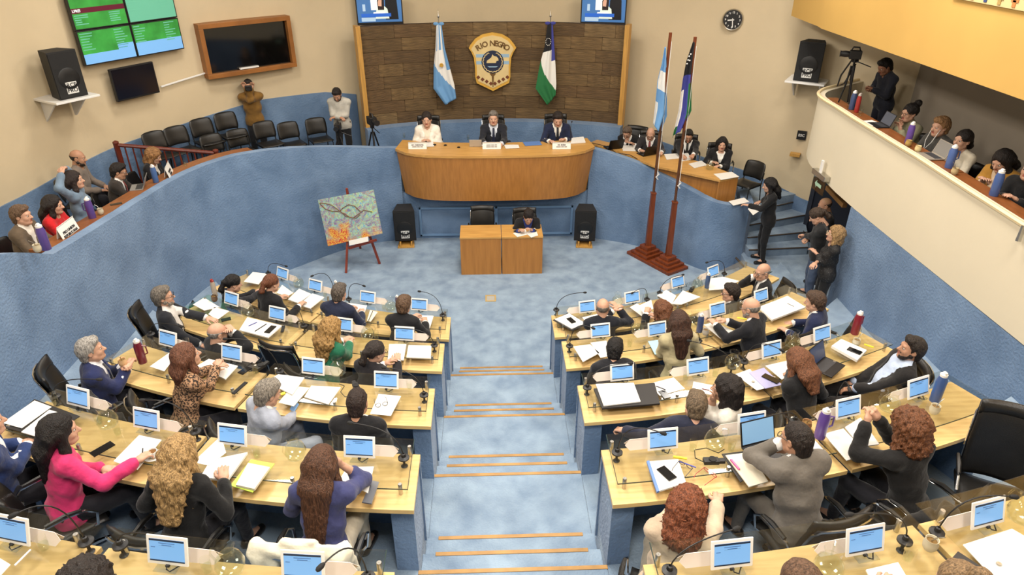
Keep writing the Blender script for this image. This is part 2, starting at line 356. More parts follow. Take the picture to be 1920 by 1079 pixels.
# ================================================================== DESK ROWS
ROWN = {1: 'front row', 2: 'second row', 3: 'third row', 4: 'fourth row', 5: 'nearest row'}
def edge_pts(k, r, s, e, n=8):
    """points along the arc radius r from start s to end e; s/e: ('x', X) or ('a', angle)"""
    A = [math.asin(v[1] / r) if v[0] == 'x' else v[1] for v in (s, e)]
    return [(r * math.sin(A[0] + (A[1] - A[0]) * i / n), AC - r * math.cos(A[0] + (A[1] - A[0]) * i / n)) for i in range(n + 1)]
def desk_poly(k, r0, r1, s, e, sgn):
    f = edge_pts(k, r0, s, e); b = edge_pts(k, r1, s, e)
    return [(sgn * x, y) for x, y in f + b[::-1]]
post_me = MB().lathe([(.0165, 0), (.0165, .098), (.014, .102), (.002, .102)], 12).mesh('post', steel, True)
GZ = .835                                                    # top of the glass over the tier floor
for k in range(1, 6):
    r0 = RF[k]; a_s = math.asin(2.54 / r0); a_e = math.asin(4.17 / r0)
    for sgn, side in ((-1, 'left'), (1, 'right')):
        for u in (0, 1):
            s = ('x', .74) if u == 0 else ('a', a_s + .002); e = ('a', a_s - .002) if u == 0 else ('a', a_e)
            am = (math.asin(.74 / r0) + a_s) / 2 if u == 0 else (a_s + a_e) / 2
            cx, cy = sgn * (r0 + .3) * math.sin(am), AC - (r0 + .3) * math.cos(am)
            dsk = thing('desk', 'maple desk with raised glass sheet, %s part of the %s on the %s' % ('aisle' if u == 0 else 'outer wall', ROWN[k], side), 'desk', (cx, cy, T[k]), 0, 'curved desk rows')
            def loc(pl): return [(x - cx, y - cy) for x, y in pl]
            MB().prism(loc(desk_poly(k, r0, r0 + .58, s, e, sgn)), .715, .75).ob('desktop', maple, dsk)
            MB().prism(loc(desk_poly(k, r0 + .58, r0 + .592, s, e, sgn)), .712, .751).ob('edging', mapledge, dsk)
            s2 = ('x', .79) if u == 0 else ('a', a_s + .004); e2 = ('a', a_s - .004) if u == 0 else ('a', a_e - .004)
            g = MB().prism(loc(desk_poly(k, r0 - .09, r0 + .465, s2, e2, sgn)), GZ - .008, GZ).ob('glass_sheet', glass, dsk)
            MB().prism(loc(desk_poly(k, r0 + .463, r0 + .467, s2, e2, sgn)), GZ - .0085, GZ + .0005).ob('glass_edge', glassedge, g)
            if u == 0: MB().prism(loc(desk_poly(k, r0 - .09, r0 + .465, s2, ('x', .794), sgn)), GZ - .0085, GZ + .0005).ob('glass_edge', glassedge, g)
            MB().prism(loc(desk_poly(k, r0 + .02, r0 + .05, s, e, sgn)), -.2, .715).ob('front_panel', carpetw, dsk)
            if u == 0: MB().prism(loc(desk_poly(k, r0 + .05, r0 + .52, ('x', .755), ('x', .93), sgn)), -.03, .715).ob('pedestal', carpetw, dsk)
            else: MB().prism(loc(desk_poly(k, r0 + .05, r0 + .50, ('a', a_e - .022), ('a', a_e - .006), sgn)), -.03, .715).ob('pedestal', carpetw, dsk)
            aa0 = math.asin(.82 / r0) if u == 0 else a_s + .013; aa1 = (a_s - .013) if u == 0 else a_e - .012
            for rr, aas in ((r0 + .015, (aa0, aa1)), (r0 + .43, (aa0, (aa0 + aa1) / 2, aa1))):
                for a in aas: ob('post', post_me, dsk, (sgn * rr * math.sin(a) - cx, AC - rr * math.cos(a) - cy, .75))
# ================================================================== CHAIRS
def slab(fn, nu, nv, th, m=None, mi=0):
    """closed cushion: fn(u,v)->(point, normal); u,v in 0..1"""
    m = m or MB(); F = [[None] * (nv + 1) for _ in range(nu + 1)]; B = [[None] * (nv + 1) for _ in range(nu + 1)]
    for i in range(nu + 1):
        for j in range(nv + 1):
            p, n = fn(i / nu, j / nv); e = min(i, nu - i, 1.5) / 1.5; e2 = min(j, nv - j, 1.5) / 1.5; t = th * (.25 + .75 * min(e, e2))
            F[i][j] = Vector(p) + Vector(n) * t / 2; B[i][j] = Vector(p) - Vector(n) * t / 2
    m.grid(F, mi); m.grid(B, mi, True)
    ring = [(i, 0) for i in range(nu)] + [(nu, j) for j in range(nv)] + [(i, nv) for i in range(nu, 0, -1)] + [(0, j) for j in range(nv, 0, -1)]
    vs = [F[i][j] for i, j in ring] + [B[i][j] for i, j in ring]; n = len(ring)
    m.add(vs, [(i, (i + 1) % n, n + (i + 1) % n, n + i) for i in range(n)], mi); return m
def weld(me, d=.0005):
    bm = bmesh.new(); bm.from_mesh(me); bmesh.ops.remove_doubles(bm, verts=bm.verts, dist=d); bmesh.ops.recalc_face_normals(bm, faces=bm.faces); bm.to_mesh(me); bm.free(); return me
def chair_parts(h=1.0, wid=.5, navy=True):
    w = wid / 2
    def back(u, v):
        x = (u - .5) * 2 * w * (.98 - .06 * abs(v - .5)); z = .5 + (h - .5) * v
        y = -.235 - .13 * v - .05 * math.sin(v * pi) * -.4 + .06 * (2 * u - 1) ** 2
        return (x, y, z), (0, .97, .22)
    def roll(u, v):
        x = (u - .5) * 2 * w * .97; z = h - .10 + .12 * v; y = -.235 - .13 * (z - .5) / (h - .5) + .012 + .06 * (2 * u - 1) ** 2
        return (x, y, z), (0, .97, .22)
    def seat(u, v):
        return ((u - .5) * .5, (v - .5) * .5, .455 - .02 * math.sin(u * pi) - .03 * max(0, v - .7)), (0, 0, 1)
    shellm = mat('chair back shell', (20, 24, 34), .5, bump=.1, bscale=150)
    me_b = weld(slab(back, 12, 12, .045).mesh('backrest', leather, True)); me_r = weld(slab(roll, 12, 4, .075).mesh('head_roll', leather, True))
    me_s = weld(slab(seat, 10, 10, .07).mesh('seat', leather, True))
    def bk(u, v):
        p, n = back(u, v); return (p[0] * 1.02, p[1] - .035, p[2] - .02), n
    me_sh = weld(slab(bk, 10, 8, .012).mesh('back_shell', shellm, True))
    rim = [Vector(bk(u, v)[0]) + Vector((0, -.004, 0)) for u, v in [(0, 0), (0, .3), (0, .6), (.0, .85), (.06, .97), (.2, 1.0), (.4, 1.0), (.6, 1.0), (.8, 1.0), (.94, .97), (1, .85), (1, .6), (1, .3), (1, 0)]]
    me_rim = MB().tube(rim, .011, 6).mesh('back_rim', chrome, True)
    out = [('seat', me_s), ('backrest', me_b, [('head_roll', me_r)]), ('back_shell', me_sh), ('back_rim', me_rim)]
    for s in (-1, 1):
        path = [(s * .27, -.25, .60), (s * .285, -.16, .68), (s * .29, 0, .69), (s * .29, .12, .67), (s * .285, .19, .6), (s * .27, .17, .48), (s * .2, .12, .42)]
        arm = MB().tube(path, .011, 6).mesh('armrest', chrome, True)
        pad = MB().tube([(s * .287, -.14, .7), (s * .29, 0, .71), (s * .29, .1, .69)], [.016, .02, .014], 6).mesh('arm_pad', leather, True)
        out.append(('armrest', arm, [('arm_pad', pad)]))
    out.append(('column', MB().lathe([(.05, .06), (.05, .1), (.025, .12), (.025, .4), (.06, .42)], 10, cap1=True).mesh('column', black, True)))
    for i in range(5):
        a = 2 * pi * i / 5 + .3
        leg = MB().tube([(0, 0, .09), (.15 * math.cos(a), .15 * math.sin(a), .085), (.29 * math.cos(a), .29 * math.sin(a), .06)], [.024, .02, .014], 6).mesh('leg', chrome, True)
        cas = MB().sph((.29 * math.cos(a), .29 * math.sin(a), .027), .027, 8).mesh('castor', black, True)
        out.append(('leg', leg, [('castor', cas)]))
    return out
CH_STD = chair_parts(1.0, .5); CH_HIGH = chair_parts(1.16, .5)
def chair(loc, rz, label, parts=None, group='black leather conference chairs', name='office_chair'):
    t = thing(name, label, 'chair', loc, rz, group); tree(parts or CH_STD, t); return t
# stacking chairs of the gallery
def stack_parts():
    def back(u, v):
        k = 1 - .12 * (2 * v - 1) ** 4 * 1.0
        return ((u - .5) * .46 * k, -.22 - .08 * v + .05 * (2 * u - 1) ** 2, .52 + .34 * v * (1 - .06 * (2 * u - 1) ** 4)), (0, .97, .2)
    def seat(u, v): return ((u - .5) * .46, (v - .5) * .44, .45 - .012 * math.sin(u * pi)), (0, 0, 1)
    out = [('seat', weld(slab(seat, 8, 8, .06).mesh('seat', leather, True))), ('backrest', weld(slab(back, 10, 8, .05).mesh('backrest', leather, True)))]
    for s in (-1, 1):
        out.append(('leg', MB().tube([(s * .2, -.27, .66), (s * .21, -.22, .5), (s * .21, -.2, .44), (s * .22, -.26, 0)], .011, 6).mesh('leg', blackm, True)))
        out.append(('leg', MB().tube([(s * .21, -.2, .42), (s * .21, .16, .42), (s * .21, .2, .4), (s * .22, .23, 0)], .011, 6).mesh('leg', blackm, True)))
    return out
CH_STACK = stack_parts()
# ================================================================== PRESIDENT'S BENCH AND COUNTERS
def bench_pts(off=0, n=18):
    pts = []
    for i in range(n + 1):
        t = -1 + 2 * i / n; x = t * (2.06 - off * .8); y = 13.34 + off + .12 * t * t + .42 * abs(t) ** 7
        pts.append((x, y))
    return pts
bench = thing('presiding_bench', 'curved oak presiding bench raised above the floor', 'bench', (0, 14, 1.05))
fr = bench_pts(); lo = bench_pts(.12)
m = MB(); n = len(fr)
G = []
for z, t in ((1.10, 1.), (1.5, .55), (2.06, 0.)):
    G.append([(a[0] * (1 - t) + b[0] * t, a[1] * (1 - t) + b[1] * t - 14, z - 1.05) for a, b in zip(fr, lo)])
for i in range(n - 1):        # each veneer sheet is its own panel
    if i % 3 == 0:
        j1 = min(i + 3, n - 1); mm = MB(); mm.grid([[g[j] for j in range(i, j1 + 1)] for g in G]); mm.grid([[(g[j][0] * .985, g[j][1] + .03, g[j][2]) for j in range(i, j1 + 1)] for g in G], flip=True)
        mm.ob('veneer_panel', oak, bench, True)
MB().prism([(p[0], p[1] - 14) for p in lo] + [(1.9, .55), (-1.9, .55)], .04, .08).ob('bottom_board', oak, bench)
back_ = [(2.0, .5), (1.2, .28), (0, .2), (-1.2, .28), (-2.0, .5)]
MB().prism([(p[0] * 1.01, p[1] - 14.015) for p in fr] + back_, 1.01, 1.06).ob('worktop', oaktop, bench)
for s in (-1, 1): MB().prism([(s * 1.8, -.05), (s * 1.88, -.02), (s * 1.88, .45), (s * 1.8, .4)], .06, 1.01).ob('end_panel', oak, bench)
# long counter for the clerks on the right
cnt = thing('clerks_counter', 'long oak counter for clerks along the right parapet', 'counter', (3.2, 12.9, 1.15))
CZ = 1.88
cpt = [P(1105, 268, CZ), P(1160, 284, CZ), P(1223, 310, CZ), P(1290, 325, CZ), P(1350, 338, CZ)]
cbk = [P(1385, 331, CZ), P(1330, 309, CZ), P(1290, 297, CZ), P(1200, 281, CZ), P(1120, 262, CZ)]
cf = [(p.x - 3.2, p.y - 12.9) for p in cpt]; cb_ = [(p.x - 3.2, p.y - 12.9) for p in cbk]
MB().prism(cf + cb_, .69, .73).ob('worktop', oaktop, cnt)
for i in range(len(cf) - 1):
    a, b = Vector(cf[i]), Vector(cf[i + 1]); d = (b - a).normalized(); nn = Vector((-d.y, d.x)) * .03
    MB().prism([a + nn * 4, b + nn * 4, b + nn * 5, a + nn * 5], .15, .69).ob('front_panel', oak, cnt)
a, b = Vector(cf[-1]), Vector(cb_[0]); d = (b - a).normalized(); nn = Vector((-d.y, d.x)) * .03
MB().prism([a + nn * .2, b + nn * .2, b + nn, a + nn], .15, .69).ob('end_panel', oak, cnt)
# counter of the left gallery, behind the parapet
lc = thing('gallery_counter', 'narrow brown wooden counter behind the left gallery parapet', 'counter', (-5.9, 10.5, 1.5))
idx = [i for i, p in enumerate(lp) if 7.7 <= p[1] <= 12.45 and p[0] < -4.25]
for a, b in zip(idx[::2], idx[2::2]):
    def off(i, d):
        p0, p1 = Vector(lp[i - 1]), Vector(lp[i + 1]); t = (p1 - p0).normalized(); return Vector(lp[i]) + Vector((-t.y, t.x)) * -d
    q = [off(a, .15), off(b, .15), off(b, .42), off(a, .42)]; za, zb = lz[a] - .01, lz[b] - .01
    vs = [(q[0].x, q[0].y, za), (q[1].x, q[1].y, zb), (q[2].x, q[2].y, zb), (q[3].x, q[3].y, za)]
    vs = [(v[0] + 5.9, v[1] - 10.5, v[2] - 1.5) for v in vs]; vs += [(v[0], v[1], v[2] - .04) for v in vs]
    MB().add(vs, [(0, 1, 2, 3), (7, 6, 5, 4), (0, 4, 5, 1), (1, 5, 6, 2), (2, 6, 7, 3), (3, 7, 4, 0)]).ob('counter_board', brownwood, lc)
# balcony counter
bc = thing('balcony_counter', 'brown wooden counter along the right balcony parapet', 'counter', (5.8, 8, 2.58))
for y0, y1 in ((4.5, 6.2), (6.22, 8.0), (8.02, 9.8), (9.82, 11.6)):
    z0, z1 = [interp(y, [3, 6, 8.5, 11.4], [3.5, 3.52, 3.6, 3.66]) - 2.6 for y in (y0, y1)]
    vs = [(-.2, y0 - 8, z0), (.04, y0 - 8, z0), (.04, y1 - 8, z1), (-.2, y1 - 8, z1)]; vs += [(v[0], v[1], v[2] - .04) for v in vs]
    MB().add(vs, [(3, 2, 1, 0), (4, 5, 6, 7), (0, 1, 5, 4), (1, 2, 6, 5), (2, 3, 7, 6), (3, 0, 4, 7)]).ob('counter_board', brownwood, bc)
trimpts = [(p[0] - .012, p[1], z + .012) for p, z in zip(bfd, bztd)]
MB().tube(trimpts, .03, 6).ob('trim_cap', mat('pale cap', (236, 214, 168), .5), bfas, True)
# double table on the floor
for i, (x0, x1, lb) in enumerate(((-.74, .075, 'left half of the oak stenographers table on the floor'), (.085, .90, 'right half of the oak stenographers table, with papers'))):
    t = thing('stenographer_table', lb, 'table', ((x0 + x1) / 2, 12.5, 0)); w = (x1 - x0) / 2
    MB().bbox(-w, w, -.3, .3, .79, .83, .004).ob('tabletop', oaktop, t)
    MB().bbox(-w + .005, w - .005, -.29, -.26, 0, .79, .003).ob('front_panel', oak, t)
    for s in (-1, 1): MB().bbox(s * (w - .02) - .015, s * (w - .02) + .015, -.255, .28, 0, .79, .003).ob('side_panel', oak, t)
chair((-.3, 13.05, 0), pi, 'empty black chair at the stenographers table', group='chairs on the floor')
# floor outlet box
p = P(920, 560, 0); fo = thing('floor_outlet', 'small brass floor outlet box in the carpet', 'floor outlet', p, 0)
m = MB()
for a in ((-.1, .1, -.12, -.09), (-.1, .1, .09, .12), (-.1, -.075, -.09, .09), (.075, .1, -.09, .09)): m.box(a[0], a[1], a[2], a[3], 0, .008)
m.ob('frame', mat('brass', (190, 160, 100), .4), fo); MB().bbox(-.073, .073, -.088, .088, 0, .004, .001).ob('lid', mat('outlet lid', (170, 168, 160), .6), fo)
# balustrade
b0, b1 = PC(218, 272, 7.2), P(405, 287, 2.46)
b0 = P(218, 272, 2.78)
bal = thing('balustrade', 'dark red wooden balustrade across the left gallery', 'railing', (b0.x, b0.y, 1.5))
d = b1 - b0; L_ = math.hypot(d.x, d.y); az = math.atan2(d.y, d.x)
def bpt(t, z): return (d.x * t, d.y * t, z)
zr = b0.z - 1.5
MB().tube([bpt(0, zr), bpt(1, zr + d.z)], .035, 8).ob('handrail', redwood, bal, True)
MB().tube([bpt(0, .12), bpt(1, .12)], .025, 6).ob('bottom_rail', redwood, bal, True)
for t in (0, 1): MB().lathe([(.05, .3 * t), (.05, zr + d.z * t + .03), (.055, zr + d.z * t + .04), (.05, zr + d.z * t + .06), (.01, zr + d.z * t + .08)], 8, bpt(t, 0)).ob('newel_post', redwood, bal, True)
for i in range(1, 13):
    t = i / 13; MB().lathe([(.014, .12), (.024, .3), (.014, .45), (.02, .7), (.014, .95), (.014, zr + d.z * t)], 8, bpt(t, 0)).ob('baluster', redwood, bal, True)
# ================================================================== STONE PANEL, SHIELD, WALL FLAGS
SCN, SR = (0, 8.8), 7.3
def sp(a, r=SR): return (SCN[0] + r * math.sin(a), SCN[1] + r * math.cos(a))
AH = .405
pan = tag(thing('wall_stone_panel', None, None), kind='structure')
aa = np.linspace(-AH, AH, 21); m = MB()
inn = [sp(a, SR + .02) for a in aa]; outp = [sp(a, SR + .12) for a in aa]
m.prism(inn + outp[::-1], 2.12, 4.27).ob('backing', mat('mortar', (58, 42, 28), .95), pan)
unit = []
SCOL = [(104, 82, 52), (96, 75, 47), (110, 87, 55), (92, 71, 45), (100, 77, 49), (116, 94, 62)]
for i, c in enumerate(SCOL):
    me = MB().bbox(-.5, .5, -.5, .5, -.5, .5, .03).mesh('stone', mat('stone %d' % i, c, .8, var=.35, scale=3.5, bump=.8, bscale=7, stretch=(1, 1, 2), detail=6, lo=.25, hi=.75)); unit.append(me)
rnd = random.Random(5); nc = 8; hh = 2.15 / nc
for c in range(nc):
    a = -AH - rnd.random() * .05; z = 2.12 + hh * (c + .5)
    while a < AH - .005:
        w = rnd.uniform(.5, 1.05) / SR
        a0 = max(a, -AH); a1 = min(a + w, AH)
        if AH - a1 < .02: a1 = AH
        if a1 - a0 > .01:
            am = (a0 + a1) / 2; x, y = sp(am, SR); dp = rnd.uniform(.045, .075)
            so = ob('stone', rnd.choice(unit), pan, (x, y, z), -am); so.scale = ((a1 - a0) * SR - .006, dp, hh - .006)
        a += w
        if a1 == AH: break
for s in (-1, 1):
    x, y = sp(s * (AH + .006), SR - .03)
    o = MB().bbox(-.05, .05, -.12, .12, 2.0, 4.30, .006).ob('edge_post', goldwood, pan); o.location = (x, y, 0); o.rotation_euler = (0, 0, -s * AH)
# low carpeted wall in front of the panel
lw = [sp(a, 6.95) for a in np.linspace(-.42, .42, 19)]
struct(ribbon(lw[::-1], 0, 2.14, -.3, carpetw, 'wall_behind_bench'))
# shield
sh = thing('shield', 'gold provincial shield reading RIO NEGRO on stone panel', 'coat of arms', (-.02, 15.99, 3.42))
half = [(0, .66), (.22, .62), (.38, .53), (.49, .40), (.53, .33), (.47, .24), (.42, .12), (.40, -.1), (.40, -.3), (.37, -.44), (.2, -.52), (0, -.62)]
outl = half + [(-x, z) for x, z in half[-2:0:-1]]
def plate(pts, y0, y1, m, mats, name, par):
    n = len(pts); mm = MB(); vs = [(x, y0, z) for x, z in pts] + [(x, y1, z) for x, z in pts]
    mm.add(vs, [tuple(range(n)), tuple(range(n, 2 * n))[::-1]] + [(i, (i + 1) % n, n + (i + 1) % n, n + i) for i in range(n)]); return mm.ob(name, mats, par)
gold = mat('shield border', (214, 166, 68), .5, var=.06, scale=6); pale = mat('shield field', (222, 198, 142), .6, var=.05, scale=5)
navy = mat('enamel navy', (28, 38, 66), .5); dkb = mat('dark brown paint', (60, 36, 24), .6); bronze = mat('bronze letters', (118, 88, 48), .45, metal=.3); skyb = mat('sky blue band', (150, 182, 206), .6)
plate(outl, 0, -.05, 0, gold, 'border', sh); plate([(x * .9, z * .9 + .005) for x, z in outl], -.045, -.06, 0, pale, 'field', sh)
for z in (.13, -.02): plate([(-.37, z), (.37, z), (.37, z + .07), (-.37, z + .07)], -.055, -.064, 0, skyb, 'stripe', sh)
circ = [(.25 * math.cos(2 * pi * i / 28), .03 + .25 * math.sin(2 * pi * i / 28)) for i in range(28)]
em = plate(circ, -.055, -.07, 0, navy, 'medallion', sh)
hd = [(-.14, -.02), (-.13, .03), (-.07, .07), (-.03, .1), (-.005, .17), (.03, .13), (.09, .12), (.13, .07), (.13, .03), (.09, .03), (.07, -.02)]
plate([(x, z + .03) for x, z in hd], -.07, -.082, 0, pale, 'animal_head', em); plate([(-.12, -.06), (.12, -.06), (.08, -.085), (-.08, -.085)], -.07, -.08, 0, skyb, 'river', em)
for i in range(34):
    a = pi / 2 + .45 + (2 * pi - .9) * i / 33; c = (.215 * math.cos(a), .03 + .215 * math.sin(a)); t = a + pi / 2 + (.6 if i % 2 else -.6)
    dx, dz = math.cos(t) * .03, math.sin(t) * .03; nx, nz = -dz * .4, dx * .4
    plate([(c[0] - dx, c[1] - dz), (c[0] + nx, c[1] + nz), (c[0] + dx, c[1] + dz), (c[0] - nx, c[1] - nz)], -.07, -.078, 0, pale, 'laurel_leaf', em)
plate([(-.07, -.22), (.07, -.22), (.05, -.25), (.025, -.28), (.008, -.52), (-.008, -.52), (-.025, -.28), (-.05, -.25)], -.055, -.072, 0, bronze, 'torch', sh)
for i in range(7):
    a = -.9 + 1.8 * i / 6; plate([(math.sin(a) * .1, -.21), (math.sin(a + .13) * .09, -.21), (math.sin(a) * .15, -.16 - .0)], -.056, -.07, 0, gold, 'flame', sh)
for i in range(8):
    x = -.33 + .66 * i / 7; z = -.47 + abs(x) * .5
    if abs(x) < .03: continue
    plate([(x - .045, z), (x, z + .045), (x + .045, z), (x, z - .045)], -.055, -.068, 0, mat('red-brown paint', (110, 58, 30), .6), 'diamond', sh)
def arc_text(txt, size, rad, cx, cz, span, m, par):
    n = len(txt)
    for i, ch in enumerate(txt):
        if ch == ' ': continue
        a = pi / 2 + span / 2 - span * i / (n - 1); o = text(ch, size, m, par, (cx + rad * math.cos(a), -.068, cz + rad * math.sin(a)), (pi / 2, 0, 0), 'letter', .006); o.rotation_euler = (pi / 2, pi / 2 - a, 0)
arc_text('RIO NEGRO', .165, .60, 0, -.17, 1.12, bronze, sh)
# hanging flags
def drape(outL, outR, nu, nv, fold, colf, mats, name, par, yb=0., seed=0, th=.004):
    """outL/outR: lists (z, x) for left and right outline from top to bottom; colf(u, v, x, z)->material index"""
    zt = max(outL[0][0], outR[0][0])
    zL = [p[0] for p in outL][::-1]; xL = [p[1] for p in outL][::-1]; zR = [p[0] for p in outR][::-1]; xR = [p[1] for p in outR][::-1]
    pts = []; rn = random.Random(seed); ph = rn.random() * 6
    for i in range(nv + 1):
        v = i / nv; row = []
        for j in range(nu + 1):
            u = j / nu
            za = outL[0][0] + (outL[-1][0] - outL[0][0]) * v; zb = outR[0][0] + (outR[-1][0] - outR[0][0]) * v
            x = interp(za, zL, xL) * (1 - u) + interp(zb, zR, xR) * u; z = za * (1 - u) + zb * u
            wv = abs(interp(zb, zR, xR) - interp(za, zL, xL))
            y = yb - fold * min(1, v * 2 + .2) * (math.sin(u * 9 + ph + v * 1.2) + .5 * math.sin(u * 17 + 2 * ph)); row.append((x, y, z))
        pts.append(row)
    m = MB(); m.grid(pts)
    m.m = [colf((j + .5) / nu, (i + .5) / nv, (pts[i][j][0] + pts[i + 1][j + 1][0]) / 2, (pts[i][j][2] + pts[i + 1][j + 1][2]) / 2) for i in range(nv) for j in range(nu)]
    o = m.ob(name, mats, par, True, ang=180); md = o.modifiers.new('thickness', 'SOLIDIFY'); md.thickness = th; return o
fblue = mat('flag sky blue', (110, 160, 208), .8); fwhite = mat('flag white', (236, 234, 228), .8); fblack = mat('flag black', (26, 26, 30), .8); fgreen = mat('flag green', (36, 112, 62), .8); froyal = mat('flag blue', (62, 66, 146), .8); fgold = mat('flag gold', (206, 160, 62), .6)
def wflag(px, label, colf, mats, outL, outR, extra):
    p = PY(px, 30, 15.75); t = thing('wall_flag', label, 'flag', (p.x, 15.72, 4.3))
    MB().lathe([(.012, -.25), (.012, .12), (.03, .14), (.012, .17), (.002, .3)], 8).ob('pole_finial', steel, t, True)
    for s in (-1, 1): MB().sph((s * .06, -.02, .0), (.06, .02, .035), 8).ob('bow', mats[extra], t, True)
    drape(outL, outR, 28, 52, .022, colf, mats, 'cloth', t, -.02, int(px)); return t
def argc(u, v, x, z):
    if v < .32: return (0, 1, 0, 1, 0)[min(4, int(u * 5))] if u > .15 else 1
    s = v - .42 * u
    if u > .8 and v < .6: return 0
    return 0 if s > .46 else 1
t = wflag(822, 'sky blue and white national flag with sun hanging left of shield', argc, [fblue, fwhite],
      [(0, -.05), (-.5, -.10), (-.9, -.16), (-1.38, -.19), (-1.75, .06)], [(0, .06), (-.5, .11), (-.9, .2), (-1.3, .29), (-1.6, .32)], 0)
MB().lathe([(.045, 0), (.045, .006), (.03, .012)], 16, M=Matrix.Translation((.02, -.06, -.86)) @ Matrix.Rotation(pi / 2, 4, 'X')).ob('sun_emblem', fgold, t, True)
def rnc(u, v, x, z):
    if v < .34: return 2 if u < .72 else 3
    if u > .75 and v < .5: return 3
    s = v - .5 * u
    return 1 if s > .44 else 0
t = wflag(1032, 'black, white and green provincial flag hanging right of shield', rnc, [fwhite, fgreen, fblack, froyal],
      [(0, -.06), (-.5, -.12), (-.9, -.22), (-1.4, -.30), (-1.78, -.02)], [(0, .05), (-.5, .10), (-.9, .14), (-1.3, .17), (-1.55, .16)], 3)
for i in range(11):
    a = 2 * pi * i / 11; MB().sph((-.04 + .055 * math.cos(a), -.062, -.38 + .075 * math.sin(a)), (.009, .004, .009), 6).ob('star', fwhite, t)
# ================================================================== WALL EQUIPMENT
def face_room(p, c=(0, 9.0)):         # rz so that local -y looks to the room centre
    d = Vector((c[0] - p.x, c[1] - p.y)); return math.atan2(d.y, d.x) + pi / 2
def poly(par, name, pts, m, y=-.001):
    mm = MB(); mm.add([(x, y, z) for x, z in pts], [tuple(range(len(pts)))]); return mm.ob(name, m, par)
def rect(par, name, x0, x1, z0, z1, m, y=-.001, d=.002):
    return MB().box(x0, x1, y - d, y, z0, z1).ob(name, m, par)
# video wall, four screens
a, b = PC(160, 123, 7.62), PC(345, 85, 7.62); mid = (a + b) / 2; rz = math.atan2(b.y - a.y, b.x - a.x); wv = (Vector((b.x, b.y)) - Vector((a.x, a.y))).length
sg = mat('screen green', (52, 138, 58), .3, var=.25, scale=3, emit=.55); sgt = mat('screen teal', (96, 168, 140), .3, emit=.5); sbl = mat('screen blue', (112, 164, 214), .3, emit=.6); smar = mat('screen maroon', (92, 26, 46), .3, emit=.35); swh = mat('screen white', (226, 236, 236), .3, emit=.6)
pw, ph = wv / 2, wv / 2 * .58
for r in (0, 1):
    for c in (0, 1):
        lb = 'wall screen of the four-screen voting board, %s %s' % (('lower', 'upper')[r], ('left', 'right')[c])
        t = thing('video_wall_screen', lb, 'screen', (mid.x, mid.y, 4.13), rz, 'voting board screens')
        x0 = -pw + c * pw + .004; x1 = x0 + pw - .008; z0 = r * ph + .004; z1 = z0 + ph - .008
        MB().bbox(x0, x1, 0, .08, z0, z1, .006).ob('bezel', black, t)
        sc = rect(t, 'display', x0 + .02, x1 - .02, z0 + .02, z1 - .02, sg if not (r and c) else sgt, 0)
        if r == 0: rect(sc, 'lower_band', x0 + .02, x1 - .02, z0 + .02, z0 + ph * (.32 if c == 0 else .42), sbl, -.002)
        if r == 0 and c == 0: rect(sc, 'side_band', x1 - .02 - pw * .3, x1 - .02, z0 + ph * .3, z0 + ph * .48, sbl, -.003)
        if r and c == 0:
            rect(sc, 'title_bar', x0 + .02, x1 - .02, z1 - .3, z1 - .22, smar, -.002); text('LFREI', .06, swh, sc, (x0 + .1, -.006, z1 - .26))
        rr = random.Random(r * 2 + c)
        for col in range(2):
            xa = x0 + .04 + col * pw * .62
            for i in range(8):
                zz = z1 - .06 - i * ph * .075
                if r and c == 0: zz = z1 - .34 - i * ph * .06
                if zz < z0 + ph * .4 and r == 0 and col == 0: continue
                if zz < z0 + .05: continue
                rect(sc, 'text_line', xa, xa + rr.uniform(.10, .24), zz, zz + .016, sgt, -.003)
# small dark screen
a, b = PC(222, 193, 7.6), PC(300, 172, 7.6); rz2 = math.atan2(b.y - a.y, b.x - a.x); w2 = (b - a).length; mid = (a + b) / 2
t = thing('television', 'small dark television on left wall below voting board', 'television', (mid.x, mid.y, mid.z), rz2)
MB().bbox(-w2 / 2, w2 / 2, 0, .06, 0, .56, .008).ob('casing', black, t); rect(t, 'display', -w2 / 2 + .02, w2 / 2 - .02, .03, .54, mat('dark screen', (12, 13, 24), .12), 0); MB().box(-.1, .1, .05, .2, .2, .36).ob('wall_bracket', blackm, t)
# control room window
a, b = PC(386, 147, 7.74), PC(550, 117, 7.74); mid = (a + b) / 2; rz3 = math.atan2(b.y - a.y, b.x - a.x); w3 = (Vector((b.x, b.y)) - Vector((a.x, a.y))).length
win = thing('window_1', None, None, (mid.x, mid.y, 3.5), rz3); win['kind'] = 'structure'
h3 = 1.03; wf = mat('window timber', (150, 96, 44), .45, var=.15, scale=3)
for nm, x0, x1, z0, z1 in (('frame_rail', -w3 / 2, w3 / 2, 0, .09), ('frame_rail', -w3 / 2, w3 / 2, h3 - .09, h3), ('frame_stile', -w3 / 2, -w3 / 2 + .09, .09, h3 - .09), ('frame_stile', w3 / 2 - .09, w3 / 2, .09, h3 - .09)):
    MB().bbox(x0, x1, -.16, .12, z0, z1, .008).ob(nm, wf, win)
MB().box(-w3 / 2 + .09, w3 / 2 - .09, -.06, .1, .09, h3 - .09).ob('pane', glassdark, win)
MB().bbox(-.28, .12, -.14, -.07, .10, .13, .004).ob('sill_strip', white, win)
p0, p1 = PC(302, 163, 7.74), PC(386, 137, 7.74)
tag(MB().tube([p0, (p0 + p1) / 2 + Vector((0, .02, 0)), p1], .018, 6).ob('cable_conduit', white, None, True), 'white cable conduit on left wall beside control room window', 'conduit')
